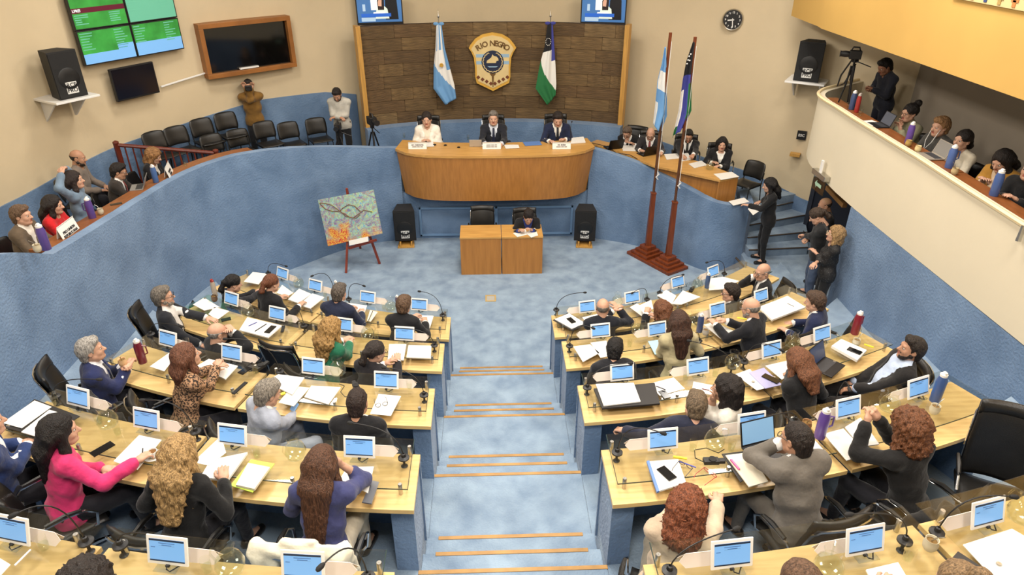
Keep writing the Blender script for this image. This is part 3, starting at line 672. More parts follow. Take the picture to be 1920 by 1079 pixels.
# loudspeakers
spk_body = MB().prism([(-.23, 0), (.23, 0), (.15, .36), (-.15, .36)], 0, .72).mesh('cabinet', mat('speaker cabinet', (30, 30, 31), .7, bump=.3, bscale=160))
spk_gr = MB().bbox(-.222, .222, -.014, .0, .02, .70, .006).mesh('grille', mat('speaker grille', (20, 20, 21), .6, bump=.5, bscale=260))
cone = MB().lathe([(.17, 0), (.16, .006), (.05, -.0)], 20, M=Matrix.Translation((0, -.016, .3)) @ Matrix.Rotation(pi / 2, 4, 'X')).mesh('cone', mat('speaker cone', (16, 16, 17), .5), True)
badge = MB().bbox(-.09, .09, -.02, -.014, .07, .25, .004).mesh('badge', mat('badge white', (226, 226, 222), .5))
def speaker(loc, rz, label, tilt=0):
    t = thing('loudspeaker', label, 'loudspeaker', loc, (tilt, 0, rz), 'black loudspeakers')
    ob('cabinet', spk_body, t); g = ob('grille', spk_gr, t); ob('cone', cone, g); bd = ob('badge', badge, g)
    text('RCF', .086, black, bd, (0, -.021, .2)); text('PRO', .086, black, bd, (0, -.021, .12)); return t
def shelf(loc, rz, label):
    t = thing('speaker_shelf', label, 'shelf', loc, rz); MB().bbox(-.36, .36, -.1, .62, -.04, -.005, .006).ob('board', white, t)
    for s in (-1, 1): MB().prism([(.0, -.03), (.5, -.03), (.5, -.4), (.46, -.4)], s * .25 - .012, s * .25 + .012, M=Matrix(((0, 0, 1, 0), (1, 0, 0, .1), (0, 1, 0, -.01), (0, 0, 0, 1)))).ob('bracket', white, t)
q = PC(140, 183, 7.2); rq = face_room(q, (2, 6)); speaker(q, rq, 'black loudspeaker on white shelf beside the voting board'); shelf(q, rq, 'white bracket shelf under the left wall loudspeaker')
q = PC(1510, 153, 7.25); rq = face_room(q, (0, 4)); speaker(q, rq, 'black loudspeaker on white shelf near the balcony'); shelf(q, rq, 'white bracket shelf under the loudspeaker near balcony')
for px, lb in ((762, 'black floor loudspeaker on wooden wedge between painting and table'), (1095, 'black floor loudspeaker on wooden wedge right of the table')):
    q = P(px, 462, .0); q.y += .0; t = speaker((q.x, q.y, .13), (.06 if px < 900 else -.12), lb, .06)
    d = thing('wooden_wedge', 'wooden wedge base under the floor loudspeaker %s of the table' % ('left' if px < 900 else 'right'), 'wedge', (q.x, q.y, 0), (.06 if px < 900 else -.12))
    MB().prism([(-.18, -.1), (.18, -.1), (.16, .3), (-.16, .3)], 0, .03).ob('board', goldwood, d)
    for s in (-1, 1): MB().bbox(s * .12 - .015, s * .12 + .015, -.08, .28, .03, .115, .004).ob('batten', goldwood, d)
# televisions over the panel
tvs = [('white blouse', (214, 226, 214)), ('dark hair', (40, 28, 28)), ('skin', (206, 160, 136)), ('wall blue', (66, 112, 168)), ('paper', (236, 240, 240)), ('bar', (40, 98, 196)), ('chair', (18, 20, 26)), ('pale', (170, 196, 220))]
em = {k: mat('tv ' + k, c, .3, emit=.5) for k, c in tvs}
for px, lb in ((714, 'television showing a seated speaker, above left end of stone panel'), (1130, 'television showing a seated speaker, above right end of stone panel')):
    q = PC(px, 46, 7.45); t = thing('television', lb, 'television', (q.x, q.y, q.z), face_room(q, (0, 3)) , 'televisions above the stone panel')
    MB().bbox(-.5, .5, 0, .07, 0, .62, .008).ob('casing', black, t); s = rect(t, 'display', -.475, .475, .05, .595, em['wall blue'], 0)
    MB().box(-.12, .12, .06, .3, .2, .4).ob('wall_bracket', blackm, t)
    poly(s, 'image_area', [(-.18, .3), (.0, .3), (.0, .59), (-.18, .59)], em['paper'], -.0035); poly(s, 'image_area', [(.12, .1), (.4, .1), (.38, .5), (.32, .57), (.2, .57), (.13, .5)], em['chair'], -.0035)
    poly(s, 'image_area', [(-.1, .12), (.2, .12), (.17, .32), (.08, .4), (-.02, .4), (-.07, .3)], em['white blouse'], -.0045); poly(s, 'image_area', [(-.03, .3), (.1, .3), (.11, .5), (.06, .57), (.0, .56), (-.04, .48)], em['dark hair'], -.0055)
    poly(s, 'image_area', [(-.02, .38), (.05, .37), (.06, .5), (.0, .52), (-.025, .46)], em['skin'], -.0065); poly(s, 'image_area', [(-.15, .2), (.1, .2), (.12, .26), (-.13, .26)], em['paper'], -.0065)
    poly(s, 'image_area', [(-.4, .16), (.24, .16), (.24, .23), (-.4, .23)], em['bar'], -.0075); poly(s, 'image_area', [(-.4, .07), (-.1, .07), (-.1, .15), (-.4, .15)], em['pale'], -.0075); poly(s, 'image_area', [(-.36, .28), (-.3, .28), (-.3, .42), (-.36, .42)], em['pale'], -.0075)
# wall clock
q = PC(1374, 37, 7.74); t = thing('wall_clock', 'round black wall clock with silver rim', 'clock', q, face_room(q, (0, 4)))
MX = Matrix.Rotation(pi / 2, 4, 'X')
MB().lathe([(.2, 0), (.215, .02), (.2, .045), (.185, .035)], 32, M=MX).ob('rim', steel, t, True); MB().lathe([(.188, 0), (.188, .03)], 32, M=MX, cap1=True).ob('dial', mat('clock dial', (24, 24, 26), .5), t)
for i in range(1, 13):
    a = pi / 2 - 2 * pi * i / 12; text(str(i), .055, white, t, (.145 * math.cos(a), -.033, .145 * math.sin(a)), name='numeral', depth=.001)
for ln, an, wd in ((.1, pi + .12, .012), (.15, -pi / 2 + .12, .009)):
    MB().box(-.03, ln, -.04, -.036, -wd, wd, M=Matrix.Rotation(-an, 4, 'Y')).ob('clock_hand', white, t)
# small signs
q = PC(1503, 254, 7.74); t = thing('stair_sign', 'small black square ESC sign on right wall', 'sign', q, face_room(q, (0, 3))); MB().bbox(-.09, .09, -.012, .03, -.09, .09, .003).ob('plate', black, t); text('ESC', .075, white, t, (0, -.014, 0))
q = PC(1491, 290, 7.72); t = thing('wooden_block', 'small orange wooden block fixed to right wall', 'block', q, face_room(q, (0, 3))); MB().bbox(-.1, .1, -.08, .04, -.03, .04, .006).ob('block', goldwood, t)
def exitlamp(y, z, lb):
    t = thing('exit_sign', lb, 'exit sign', (5.44, y, z), pi / 2)
    MB().bbox(-.24, .24, -.05, .05, -.0, .09, .01).ob('housing', steel, t); MB().bbox(-.22, .22, -.008, .008, -.26, 0, .002).ob('hanging_panel', glassmat('sign acrylic', (240, 249, 240)), t)
    MB().bbox(-.03, .03, .0, .03, .08, .3, .004).ob('conduit', white, t)
    poly(t, 'arrow', [(-.12, -.16), (.05, -.16), (.05, -.2), (.12, -.13), (.05, -.06), (.05, -.1), (-.12, -.1)], mat('exit green', (178, 212, 182), .5), .011)
q = PX(1540, 333, 5.46); exitlamp(q.y, q.z, 'hanging exit sign lamp on far end of balcony front')
a_, b_ = PX(1919, 424, 5.44), PX(1909, 452, 5.44); hb = MB().tube([a_, b_], [.02, .03], 6).ob('hanging_bracket', steel, None, True); tag(hb, 'short steel bracket hanging from balcony at right edge', 'bracket')
# added dark doorway standing in for shade under the balcony; timber brace beside it
q = PC(1572, 455, 7.68); dr = tag(thing('shade_door_1', None, None, (q.x, q.y, .3), face_room(q, (0, 9))), kind='structure')
ddk = mat('shade door', (18, 24, 38), .7)
MB().bbox(-.75, .75, -.06, .0, 0, 2.05, .01).ob('shade_door_leaf', ddk, dr)
for x in (-.8, .8): MB().bbox(x - .05, x + .05, -.09, .0, 0, 2.1, .008).ob('shade_door_jamb', mat('shade door frame', (40, 44, 56), .6), dr)
a_, b_ = PX(1552, 352, 5.9), PX(1584, 386, 5.9); br = MB().tube([a_, b_], .055, 4).ob('timber_brace', mat('brace timber', (140, 100, 56), .6)); tag(br, 'brown timber brace under far end of balcony', 'beam')
# frieze on the upper fascia
q0, q1 = PX(1795, 2, 5.48), PX(1925, 18, 5.48)
t = thing('frieze_panel', 'patterned woven frieze on the ochre fascia, top right corner', 'artwork', (5.485, q1.y, q1.z))
MB().bbox(-.02, .0, -.3, q0.y - q1.y + .1, -.02, .5, .004).ob('panel', mat('frieze ground', (214, 188, 134), .8), t)
cs = [(52, 70, 116), (196, 124, 66), (170, 140, 80), (52, 70, 116), (206, 150, 80)]
for i in range(6):
    y = (q0.y - q1.y) * i / 5 - .05
    for j, (w, z) in enumerate(((.16, .12), (.11, .05), (.05, -.0))): MB().box(-.028, -.02, y - w / 2, y + w / 2, z, z + .07).ob('motif', mat('frieze %d' % (i % 5), cs[i % 5], .8), t)
# ================================================================== FLAG STAND, EASEL, TRIPODS
fst = thing('flag_stand', 'stepped dark wooden double base of the two flagpoles', 'flag stand', (3.34, 12.68, 0), math.atan2(-.5, .31) + .0)
MB().bbox(-.62, .62, -.28, .28, 0, .06, .006).ob('board', mahog, fst)
FPOS = [(3.18, 12.93), (3.5, 12.43)]
for x, y in FPOS:
    dx, dy = rot2(x - 3.34, y - 12.68, -math.atan2(-.5, .31)); dy *= .2
    for i, (w, z0, z1) in enumerate(((.24, .06, .12), (.18, .12, .18), (.12, .18, .26))): MB().bbox(dx - w, dx + w, dy - w, dy + w, z0, z1, .005).ob('plinth_step', mahog, fst)
for i, (x, y) in enumerate(FPOS):
    dx, dy = rot2(x - 3.34, y - 12.68, -math.atan2(-.5, .31)); dy *= .2; wx, wy = rot2(dx, dy, math.atan2(-.5, .31)); wx += 3.34; wy += 12.68
    t = thing('flagpole', ('left wooden flagpole', 'right wooden flagpole')[i] + ' standing on the double base', 'flagpole', (wx, wy, .26))
    MB().prism([(-.055, -.055), (.055, -.055), (.055, .055), (-.055, .055)], 0, 1.15, top=[(-.045, -.045), (.045, -.045), (.045, .045), (-.045, .045)]).ob('square_shaft', mahog, t)
    MB().bbox(-.055, .055, -.055, .055, 1.15, 1.18, .004).ob('collar', mahog, t)
    MB().cyl((0, 0, 1.18), (0, 0, 2.6), .026, .026, 10).ob('lower_pole', mat('varnished pole', (92, 58, 36), .3), t, True); MB().cyl((0, 0, 2.6), (0, 0, 4.25), .026, .03, 10).ob('upper_pole', mahog, t, True)
    MB().tube([(.03, -.03, 4.1), (.035, -.035, 2.6), (.03, -.035, 1.5)], .006, 5).ob('halyard', white, t, True); MB().tube([(.03, -.04, 1.62), (.06, -.05, 1.58), (.0, -.05, 1.52), (.05, -.05, 1.47)], .01, 5).ob('cleat_knot', white, t, True)
    def q(px, py):
        v = PY(px, py, wy - .03); return (v.z, v.x)
    if i == 0:
        fl = thing('flag', 'sky blue and white flag furled on the left flagpole', 'flag', (0, wy - .03, 0))
        def cf(u, v, x, z): return 0 if v < .28 else (1 if (v < .52 and u > .1 + .0 * v) or (u < .25 and v > .7) else 0)
        drape([q(1246, 88), q(1240, 120), q(1232, 150), q(1228, 195), q(1224, 232)], [q(1249, 88), q(1250, 130), q(1251, 170), q(1251, 218), q(1238, 252)], 24, 52, .03, cf, [fblue, fwhite], 'cloth', fl, 0, 3)
    else:
        fl = thing('flag', 'dark blue, white and green flag furled on the right flagpole', 'flag', (0, wy - .03, 0))
        def cf(u, v, x, z): return 2 if v < .34 else (1 if u > .62 and v > .45 and v < .85 else (0 if u < .3 and v > .5 and v < .9 else (1 if u < .3 and v >= .9 else 3)))
        drape([q(1299, 78), q(1286, 115), q(1279, 150), q(1272, 205), q(1260, 258)], [q(1303, 80), q(1299, 140), q(1297, 185), q(1297, 208), q(1282, 240)], 24, 52, .03, cf, [fwhite, fgreen, fblack, froyal], 'cloth', fl, 0, 8)
        for k, (sx, sy) in enumerate(((1290, 104), (1288, 111), (1286, 118), (1291, 112), (1293, 100))):
            z_, x_ = q(sx, sy); MB().sph((x_, -.08, z_), .014, 6).ob('star', fwhite, fl)
# painting on the easel
def art_mat():
    m = bpy.data.materials.new('abstract paint'); m.use_nodes = True; N = m.node_tree.nodes; L = m.node_tree.links; b = N['Principled BSDF']; b.inputs['Roughness'].default_value = .45
    tc = N.new('ShaderNodeTexCoord'); n1 = N.new('ShaderNodeTexNoise'); n1.inputs['Scale'].default_value = 5.5; n1.inputs['Detail'].default_value = 8; n1.inputs['Distortion'].default_value = 2.2; n1.inputs['Roughness'].default_value = .72
    rp = N.new('ShaderNodeValToRGB'); E = rp.color_ramp.elements
    cols = [(.30, (50, 80, 150)), (.37, (84, 150, 196)), (.41, (150, 196, 206)), (.445, (206, 204, 96)), (.47, (96, 166, 140)), (.5, (120, 180, 214)), (.53, (206, 88, 60)), (.545, (160, 196, 120)), (.57, (70, 110, 180)), (.60, (150, 70, 130)), (.64, (92, 170, 190)), (.70, (220, 170, 70))]
    while len(E) < len(cols): E.new(.5)
    for e, (p, c) in zip(E, cols): e.position = p; e.color = lin(c) + (1,)
    L.new(tc.outputs['Object'], n1.inputs['Vector']); L.new(n1.outputs[0], rp.inputs[0])
    sx = N.new('ShaderNodeSeparateXYZ'); L.new(tc.outputs['Object'], sx.inputs[0])
    n2 = N.new('ShaderNodeTexNoise'); n2.inputs['Scale'].default_value = 16; n2.inputs['Detail'].default_value = 6; n2.inputs['Distortion'].default_value = 3; L.new(tc.outputs['Object'], n2.inputs['Vector'])
    r2 = N.new('ShaderNodeValToRGB'); r2.color_ramp.elements[0].color = lin((196, 52, 44)) + (1,); r2.color_ramp.elements[1].color = lin((226, 190, 80)) + (1,); r2.color_ramp.elements[0].position = .42; r2.color_ramp.elements[1].position = .6; L.new(n2.outputs[0], r2.inputs[0])
    n3 = N.new('ShaderNodeTexNoise'); n3.inputs['Scale'].default_value = 2.4; L.new(tc.outputs['Object'], n3.inputs['Vector'])
    mm = N.new('ShaderNodeMath'); mm.operation = 'MULTIPLY_ADD'; mm.inputs[1].default_value = -.75; L.new(sx.outputs['Z'], mm.inputs[0]); L.new(n3.outputs[0], mm.inputs[2])
    r3 = N.new('ShaderNodeValToRGB'); r3.color_ramp.elements[0].position = .68; r3.color_ramp.elements[1].position = .78; L.new(mm.outputs[0], r3.inputs[0])
    mx = N.new('ShaderNodeMix'); mx.data_type = 'RGBA'; L.new(r3.outputs[0], mx.inputs[0]); L.new(rp.outputs[0], mx.inputs[6]); L.new(r2.outputs[0], mx.inputs[7]); L.new(mx.outputs[2], b.inputs['Base Color'])
    bp = N.new('ShaderNodeBump'); bp.inputs['Strength'].default_value = .4; L.new(n1.outputs[0], bp.inputs['Height']); L.new(bp.outputs[0], b.inputs['Normal']); return m
c4 = [PY(615, 462, 12.52), PY(717, 438, 12.52), PY(700, 356, 12.78), PY(596, 375, 12.78)]
cen = sum(c4, Vector()) / 4
pt = thing('painting', 'colourful abstract painting standing on the easel', 'painting', cen)
nb = (c4[1] - c4[0]).cross(c4[3] - c4[0]).normalized() * .03
vs = [c - cen for c in c4] + [c - cen - nb for c in c4]
MB().add(vs, [(0, 1, 2, 3), (7, 6, 5, 4), (0, 4, 5, 1), (1, 5, 6, 2), (2, 6, 7, 3), (3, 7, 4, 0)]).ob('canvas', art_mat(), pt)
def onp(u, v, d=.006):
    return (c4[0] * (1 - u) + c4[1] * u) * (1 - v) + (c4[3] * (1 - u) + c4[2] * u) * v - cen + nb.normalized() * d
dl = mat('brown brush line', (120, 84, 60), .5)
MB().tube([onp(u, v) for u, v in ((.02, .93), (.12, .9), (.22, .84), (.3, .74), (.35, .66), (.42, .6), (.5, .5), (.6, .46), (.68, .52))], .008, 5).ob('brush_line', dl, pt, True)
MB().tube([onp(u, v) for u, v in ((.02, .92), (.1, .78), (.22, .7), (.34, .68), (.42, .74), (.52, .78), (.62, .72), (.7, .58))], .008, 5).ob('brush_line', dl, pt, True)
MB().tube([onp(u, v) for u, v in ((.35, .68), (.42, .55), (.55, .48), (.68, .55), (.76, .6), (.9, .52))], .007, 5).ob('brush_line', dl, pt, True)
es = thing('easel', 'red wooden tripod easel holding the painting', 'easel', (cen.x, 12.6, 0))
ez = mat('easel wood', (128, 52, 34), .5, var=.15, scale=4)
def er(p): return (p.x - cen.x, p.y - 12.6, p.z)
f1, f2, f3 = P(649, 512, 0), P(712, 495, 0), P(676, 466, 0)
apex = PY(650, 354, 12.86)
mid1 = PY(656, 462, 12.56); mid2 = PY(694, 448, 12.56)
for nm, a_, b_ in (('leg', er(f1), (er(mid1)[0] + .02, .18, 1.2)), ('leg', er(f2), (er(mid2)[0] - .2, .2, 1.3)), ('leg', er(f3), er(apex))):
    MB().tube([a_, b_], .03, 4).ob(nm, ez, es)
MB().tube([er(PY(654, 466, 12.48)), er(PY(706, 450, 12.48))], .03, 4).ob('ledge', ez, es)
MB().tube([er(PY(668, 462, 12.86)), er(apex)], .028, 4).ob('mast', ez, es)
cd = [PY(654, 452, 12.44), PY(690, 444, 12.44), PY(691, 453, 12.40), PY(655, 461, 12.40)]
o = MB().add([c for c in cd] + [c + Vector((0, .008, 0)) for c in cd], [(0, 1, 2, 3), (7, 6, 5, 4), (0, 4, 5, 1), (1, 5, 6, 2), (2, 6, 7, 3), (3, 7, 4, 0)]).ob('caption_card', paper); tag(o, 'white caption card below the painting', 'card')
def tripod(base, h, rz, label, cam_s=1., spread=.32):
    t = thing('camera_tripod', label, 'tripod', base, rz)
    for i in range(3):
        a = 2 * pi * i / 3 + .5; MB().tube([(spread * math.cos(a), spread * math.sin(a), 0), (spread * .5 * math.cos(a), spread * .5 * math.sin(a), h * .42), (.03 * math.cos(a), .03 * math.sin(a), h * .82)], [.012, .016, .018], 6).ob('leg', black, t, True)
    MB().cyl((0, 0, h * .5), (0, 0, h * .93), .016).ob('centre_column', black, t, True); MB().bbox(-.04, .04, -.05, .05, h * .9, h * .97, .01).ob('head', black, t)
    MB().tube([(0, -.05, h * .93), (.1, -.28, h * .86)], .009, 6).ob('pan_handle', black, t, True); return t
def camera_on(base, h, rz, label, s=1.):
    t = thing('video_camera', label, 'camera', (base[0], base[1], base[2] + h * .97), rz)
    MB().bbox(-.06 * s, .06 * s, -.08 * s, .1 * s, 0, .13 * s, .012).ob('camera_body', black, t); MB().lathe([(.045 * s, 0), (.05 * s, .06 * s), (.042 * s, .12 * s), (.05 * s, .14 * s)], 14, M=Matrix.Translation((0, .1 * s, .07 * s)) @ Matrix.Rotation(-pi / 2, 4, 'X'), cap1=True).ob('lens', black, t, True)
    MB().tube([(0, -.05 * s, .13 * s), (0, -.03 * s, .18 * s), (0, .06 * s, .18 * s), (0, .08 * s, .13 * s)], .012 * s, 6).ob('top_handle', black, t, True); return t
b1 = PY(697, 230, 14.35); h = b1.z - 1.4; tripod((b1.x, 14.35, 1.4), h, .3, 'black camera tripod beside the left end of bench'); camera_on((b1.x, 14.35, 1.4), h, -2.6, 'black video camera on tripod beside the bench', 1.25)
b1 = PY(634, 240, 14.15); h = b1.z - 1.42; tripod((b1.x, 14.15, 1.42), h, .9, 'black camera tripod before man in pale shirt'); camera_on((b1.x, 14.15, 1.42), h, pi, 'black camera on tripod before man in pale shirt', 1.)
b1 = PX(1604, 108, 5.8); tripod((5.8, b1.y, 3.64), b1.z - 3.64, .2, 'camera tripod standing on the balcony counter', spread=.1); camera_on((5.8, b1.y, 3.64), b1.z - 3.64, 1.2, 'camera with hanging strap on the balcony tripod', 1.)
st = MB().tube([(5.77, b1.y, b1.z), (5.68, b1.y + .1, b1.z - .3), (5.67, b1.y + .12, b1.z - .48), (5.74, b1.y + .05, b1.z - .42), (5.83, b1.y, b1.z - .1)], .014, 6).ob('camera_strap', black, None, True); tag(st, 'black camera strap hanging below the balcony camera', 'strap')
# gallery chairs
for i, (px, py) in enumerate(((302, 267), (342, 257), (388, 242), (432, 230), (407, 272), (455, 262), (503, 247), (547, 248), (598, 240))):
    z = 2.1
    while True:
        q = P(px, py, z)
        if math.hypot(q.x, q.y - 9) < (7.25 if i < 4 else 6.9) or z > 2.8: break
        z += .02
    fz = face_room(q, (0, 8)) + pi
    names = ['stacking chair nearest the balustrade, back row', 'second stacking chair of the back row from balustrade', 'third stacking chair of the back row from balustrade', 'stacking chair left of the photographer', 'leftmost stacking chair of the gallery front row', 'second stacking chair of the gallery front row', 'stacking chair just right of the photographer', 'stacking chair second from man in pale shirt', 'stacking chair next to man in pale shirt']
    t = thing('stacking_chair', 'black ' + names[i], 'chair', (q.x, q.y, z - .7), fz, 'black stacking chairs in left gallery'); tree(CH_STACK, t)
q = P(1392, 325, 1.85); t = thing('stacking_chair', 'black stacking chair at the end of the clerks counter', 'chair', (q.x + .15, q.y + .1, 1.15), 2.2); tree(CH_STACK, t)
# ================================================================== PEOPLE
def smin(a, b, k):
    h = np.clip(.5 + .5 * (b - a) / k, 0, 1); return b * (1 - h) + a * h - k * h * (1 - h)
class Field:
    def __init__(s, lo, hi, h):
        s.h = h; s.lo = np.array(lo, float); s.n = np.maximum(4, np.ceil((np.array(hi) - s.lo) / h).astype(int) + 1)
        s.F = np.full(tuple(s.n), 1.0, np.float32); s.ax = [s.lo[i] + h * np.arange(s.n[i]) for i in range(3)]
    def sub(s, lo, hi):
        a = np.clip(np.floor((np.array(lo) - s.lo) / s.h).astype(int), 0, s.n - 1); b = np.clip(np.ceil((np.array(hi) - s.lo) / s.h).astype(int) + 1, 1, s.n)
        sl = tuple(slice(a[i], b[i]) for i in range(3)); return sl, s.ax[0][sl[0]][:, None, None], s.ax[1][sl[1]][None, :, None], s.ax[2][sl[2]][None, None, :]
    def put(s, sl, d, k, sign):
        if d.size == 0: return
        if sign > 0: s.F[sl] = smin(s.F[sl], d, k)
        else: s.F[sl] = -smin(-s.F[sl], d, k)
    def cone(s, a, b, ra, rb, k=.03, w=None, sc=1., sign=1):
        a = np.array(a, float); b = np.array(b, float); R = max(ra, rb) / min(1., sc) + k + 2 * s.h
        sl, X, Y, Z = s.sub(np.minimum(a, b) - R, np.maximum(a, b) + R)
        ba = b - a; L = max(float(ba @ ba), 1e-9); px, py, pz = X - a[0], Y - a[1], Z - a[2]
        t = np.clip((px * ba[0] + py * ba[1] + pz * ba[2]) / L, 0, 1); qx, qy, qz = px - t * ba[0], py - t * ba[1], pz - t * ba[2]
        if w is not None:
            d = (qx * w[0] + qy * w[1] + qz * w[2]) * (sc - 1); qx, qy, qz = qx + d * w[0], qy + d * w[1], qz + d * w[2]
        s.put(sl, np.sqrt(qx * qx + qy * qy + qz * qz) - (ra + t * (rb - ra)), k, sign)
    def ell(s, c, r, k=.02, sign=1):
        c = np.array(c, float); r = np.array(r, float); R = r + k + 2 * s.h; sl, X, Y, Z = s.sub(c - R, c + R)
        x, y, z = (X - c[0]), (Y - c[1]), (Z - c[2])
        k0 = np.sqrt((x / r[0]) ** 2 + (y / r[1]) ** 2 + (z / r[2]) ** 2); k1 = np.sqrt((x / r[0] ** 2) ** 2 + (y / r[1] ** 2) ** 2 + (z / r[2] ** 2) ** 2) + 1e-9
        s.put(sl, k0 * (k0 - 1) / k1, k, sign)
    def full(s): return s.ax[0][:, None, None], s.ax[1][None, :, None], s.ax[2][None, None, :]
    def noise(s, amp, f, seed=0):
        X, Y, Z = s.full(); s.F = s.F + amp * (np.sin(f * X + seed) * np.sin(f * 1.13 * Y + 1.7 * seed) * np.sin(f * .91 * Z + 2.3 * seed) + .5 * np.sin(f * 1.9 * Y + f * X * .7 + seed) * np.sin(f * 2.1 * Z + seed))
    def mesh(s):
        F = s.F; S = F < 0; c = np.zeros(tuple(np.array(F.shape) - 1), np.int8)
        for dx in (0, 1):
            for dy in (0, 1):
                for dz in (0, 1): c += S[dx:F.shape[0] - 1 + dx, dy:F.shape[1] - 1 + dy, dz:F.shape[2] - 1 + dz]
        M = (c > 0) & (c < 8); I, J, K = np.nonzero(M); n = len(I); idx = np.full(M.shape, -1, np.int64); idx[I, J, K] = np.arange(n)
        acc = np.zeros((n, 3)); num = np.zeros(n); CO = [(x, y, z) for x in (0, 1) for y in (0, 1) for z in (0, 1)]
        for p in CO:
            for ax in range(3):
                if p[ax]: continue
                q = list(p); q[ax] = 1
                fa = F[I + p[0], J + p[1], K + p[2]]; fb = F[I + q[0], J + q[1], K + q[2]]; cr = (fa < 0) != (fb < 0)
                t = np.where(cr, fa / np.where(cr, fa - fb, 1), 0); pos = np.tile(np.array(p, float), (n, 1)); pos[:, ax] += t; acc += pos * cr[:, None]; num += cr
        V = s.lo + s.h * (np.stack([I, J, K], 1) + acc / np.maximum(num, 1)[:, None]); Q = []
        for ax in range(3):
            sl0 = [slice(1, -1)] * 3; sl1 = [slice(1, -1)] * 3; sl0[ax] = slice(0, F.shape[ax] - 1); sl1[ax] = slice(1, F.shape[ax])
            A = S[tuple(sl0)]; B = S[tuple(sl1)]; i = np.argwhere(A != B); 
            if len(i) == 0: continue
            fl = A[tuple(i.T)]; o = np.ones(3, int); o[ax] = 0; g = i + o; u, v = (ax + 1) % 3, (ax + 2) % 3
            def cell(du, dv):
                h = g.copy(); h[:, u] -= du; h[:, v] -= dv; return idx[h[:, 0], h[:, 1], h[:, 2]]
            q = np.stack([cell(1, 1), cell(0, 1), cell(0, 0), cell(1, 0)], 1); q[~fl] = q[~fl][:, ::-1]; Q.append(q)
        Q = np.concatenate(Q) if Q else np.zeros((0, 4), int); return V, Q[(Q >= 0).all(1)]
def np_mesh(name, parts, mats):
    """parts: [(V, Q, matidx or array)] joined into one mesh"""
    vs = []; fs = []; mi = []; b = 0
    for V, Q, m in parts:
        vs.append(np.asarray(V)); fs.append(np.asarray(Q) + b); mi.append(np.full(len(Q), m) if np.isscalar(m) else np.asarray(m)); b += len(V)
    V = np.concatenate(vs); Q = np.concatenate(fs); M = np.concatenate(mi)
    me = bpy.data.meshes.new(name); nq = len(Q); me.vertices.add(len(V)); me.vertices.foreach_set('co', V.astype(np.float32).ravel())
    me.loops.add(nq * 4); me.polygons.add(nq); me.loops.foreach_set('vertex_index', Q.astype(np.int32).ravel())
    me.polygons.foreach_set('loop_start', np.arange(0, nq * 4, 4, dtype=np.int32)); me.polygons.foreach_set('use_smooth', np.ones(nq, bool))
    for m in mats: me.materials.append(m)
    me.polygons.foreach_set('material_index', M.astype(np.int32)); me.update(calc_edges=True); me.validate(); return me
# ---- head (local: y forward, z up, origin between the ears)
def build_head(fem):
    f = Field((-.115, -.15, -.2), (.115, .145, .15), .0078)
    f.ell((0, -.012, .032), (.076, .096, .089), .02); f.ell((0, .03, -.028), (.060 if not fem else .057, .066, .084), .03)
    j = .034 if not fem else .022
    f.cone((-j, .05, -.086), (j, .05, -.086), .024, .024, .03); f.cone((-.05, .01, -.06), (0, .055, -.09), .026, .024, .03); f.cone((.05, .01, -.06), (0, .055, -.09), .026, .024, .03)
    f.ell((-.04, .06, -.03), (.022, .024, .026), .02); f.ell((.04, .06, -.03), (.022, .024, .026), .02)
    f.cone((-.034, .08, .024), (.034, .08, .024), .012, .012, .014)
    for s in (-1, 1): f.ell((s * .032, .105, .003), (.017, .014, .011), .012, -1)
    f.cone((0, .090, .008), (0, .112, -.027), .008, .0135, .010)
    for s in (-1, 1): f.ell((s * .012, .1, -.031), (.008, .010, .007), .006)
    f.cone((-.018, .089, -.054), (.018, .089, -.054), .0065, .0065, .006); f.cone((-.016, .088, -.064), (.016, .088, -.064), .0075, .0075, .006)
    f.ell((0, .085, -.092), (.018, .014, .014), .014)
    for s in (-1, 1):
        f.ell((s * .079, -.006, -.006), (.010, .021, .032), .008); f.ell((s * .088, -.001, -.004), (.006, .011, .018), .006, -1)
    nr = .056 if not fem else .047
    f.cone((0, -.022, -.07), (0, -.04, -.19), nr, nr + .004, .03)
    V, Q = f.mesh(); c = V[Q].mean(1); mi = np.zeros(len(Q), int)
    lips = (np.abs(c[:, 0]) < .021) & (np.abs(c[:, 2] + .059) < .0115) & (c[:, 1] > .088); mi[lips] = 1
    parts = [(V, Q, mi)]
    for s in (-1, 1):
        for ctr, r, m, n in (((s * .032, .0795, .003), (.0145, .0125, .0115), 2, 10), ((s * .032, .0885, .003), (.0078, .0045, .0078), 3, 8)):
            mb = MB().sph(ctr, r, n); parts.append((np.array([tuple(v) for v in mb.v]), np.array(mb.f), m))
    return parts
HEADS = {0: build_head(0), 1: build_head(1)}
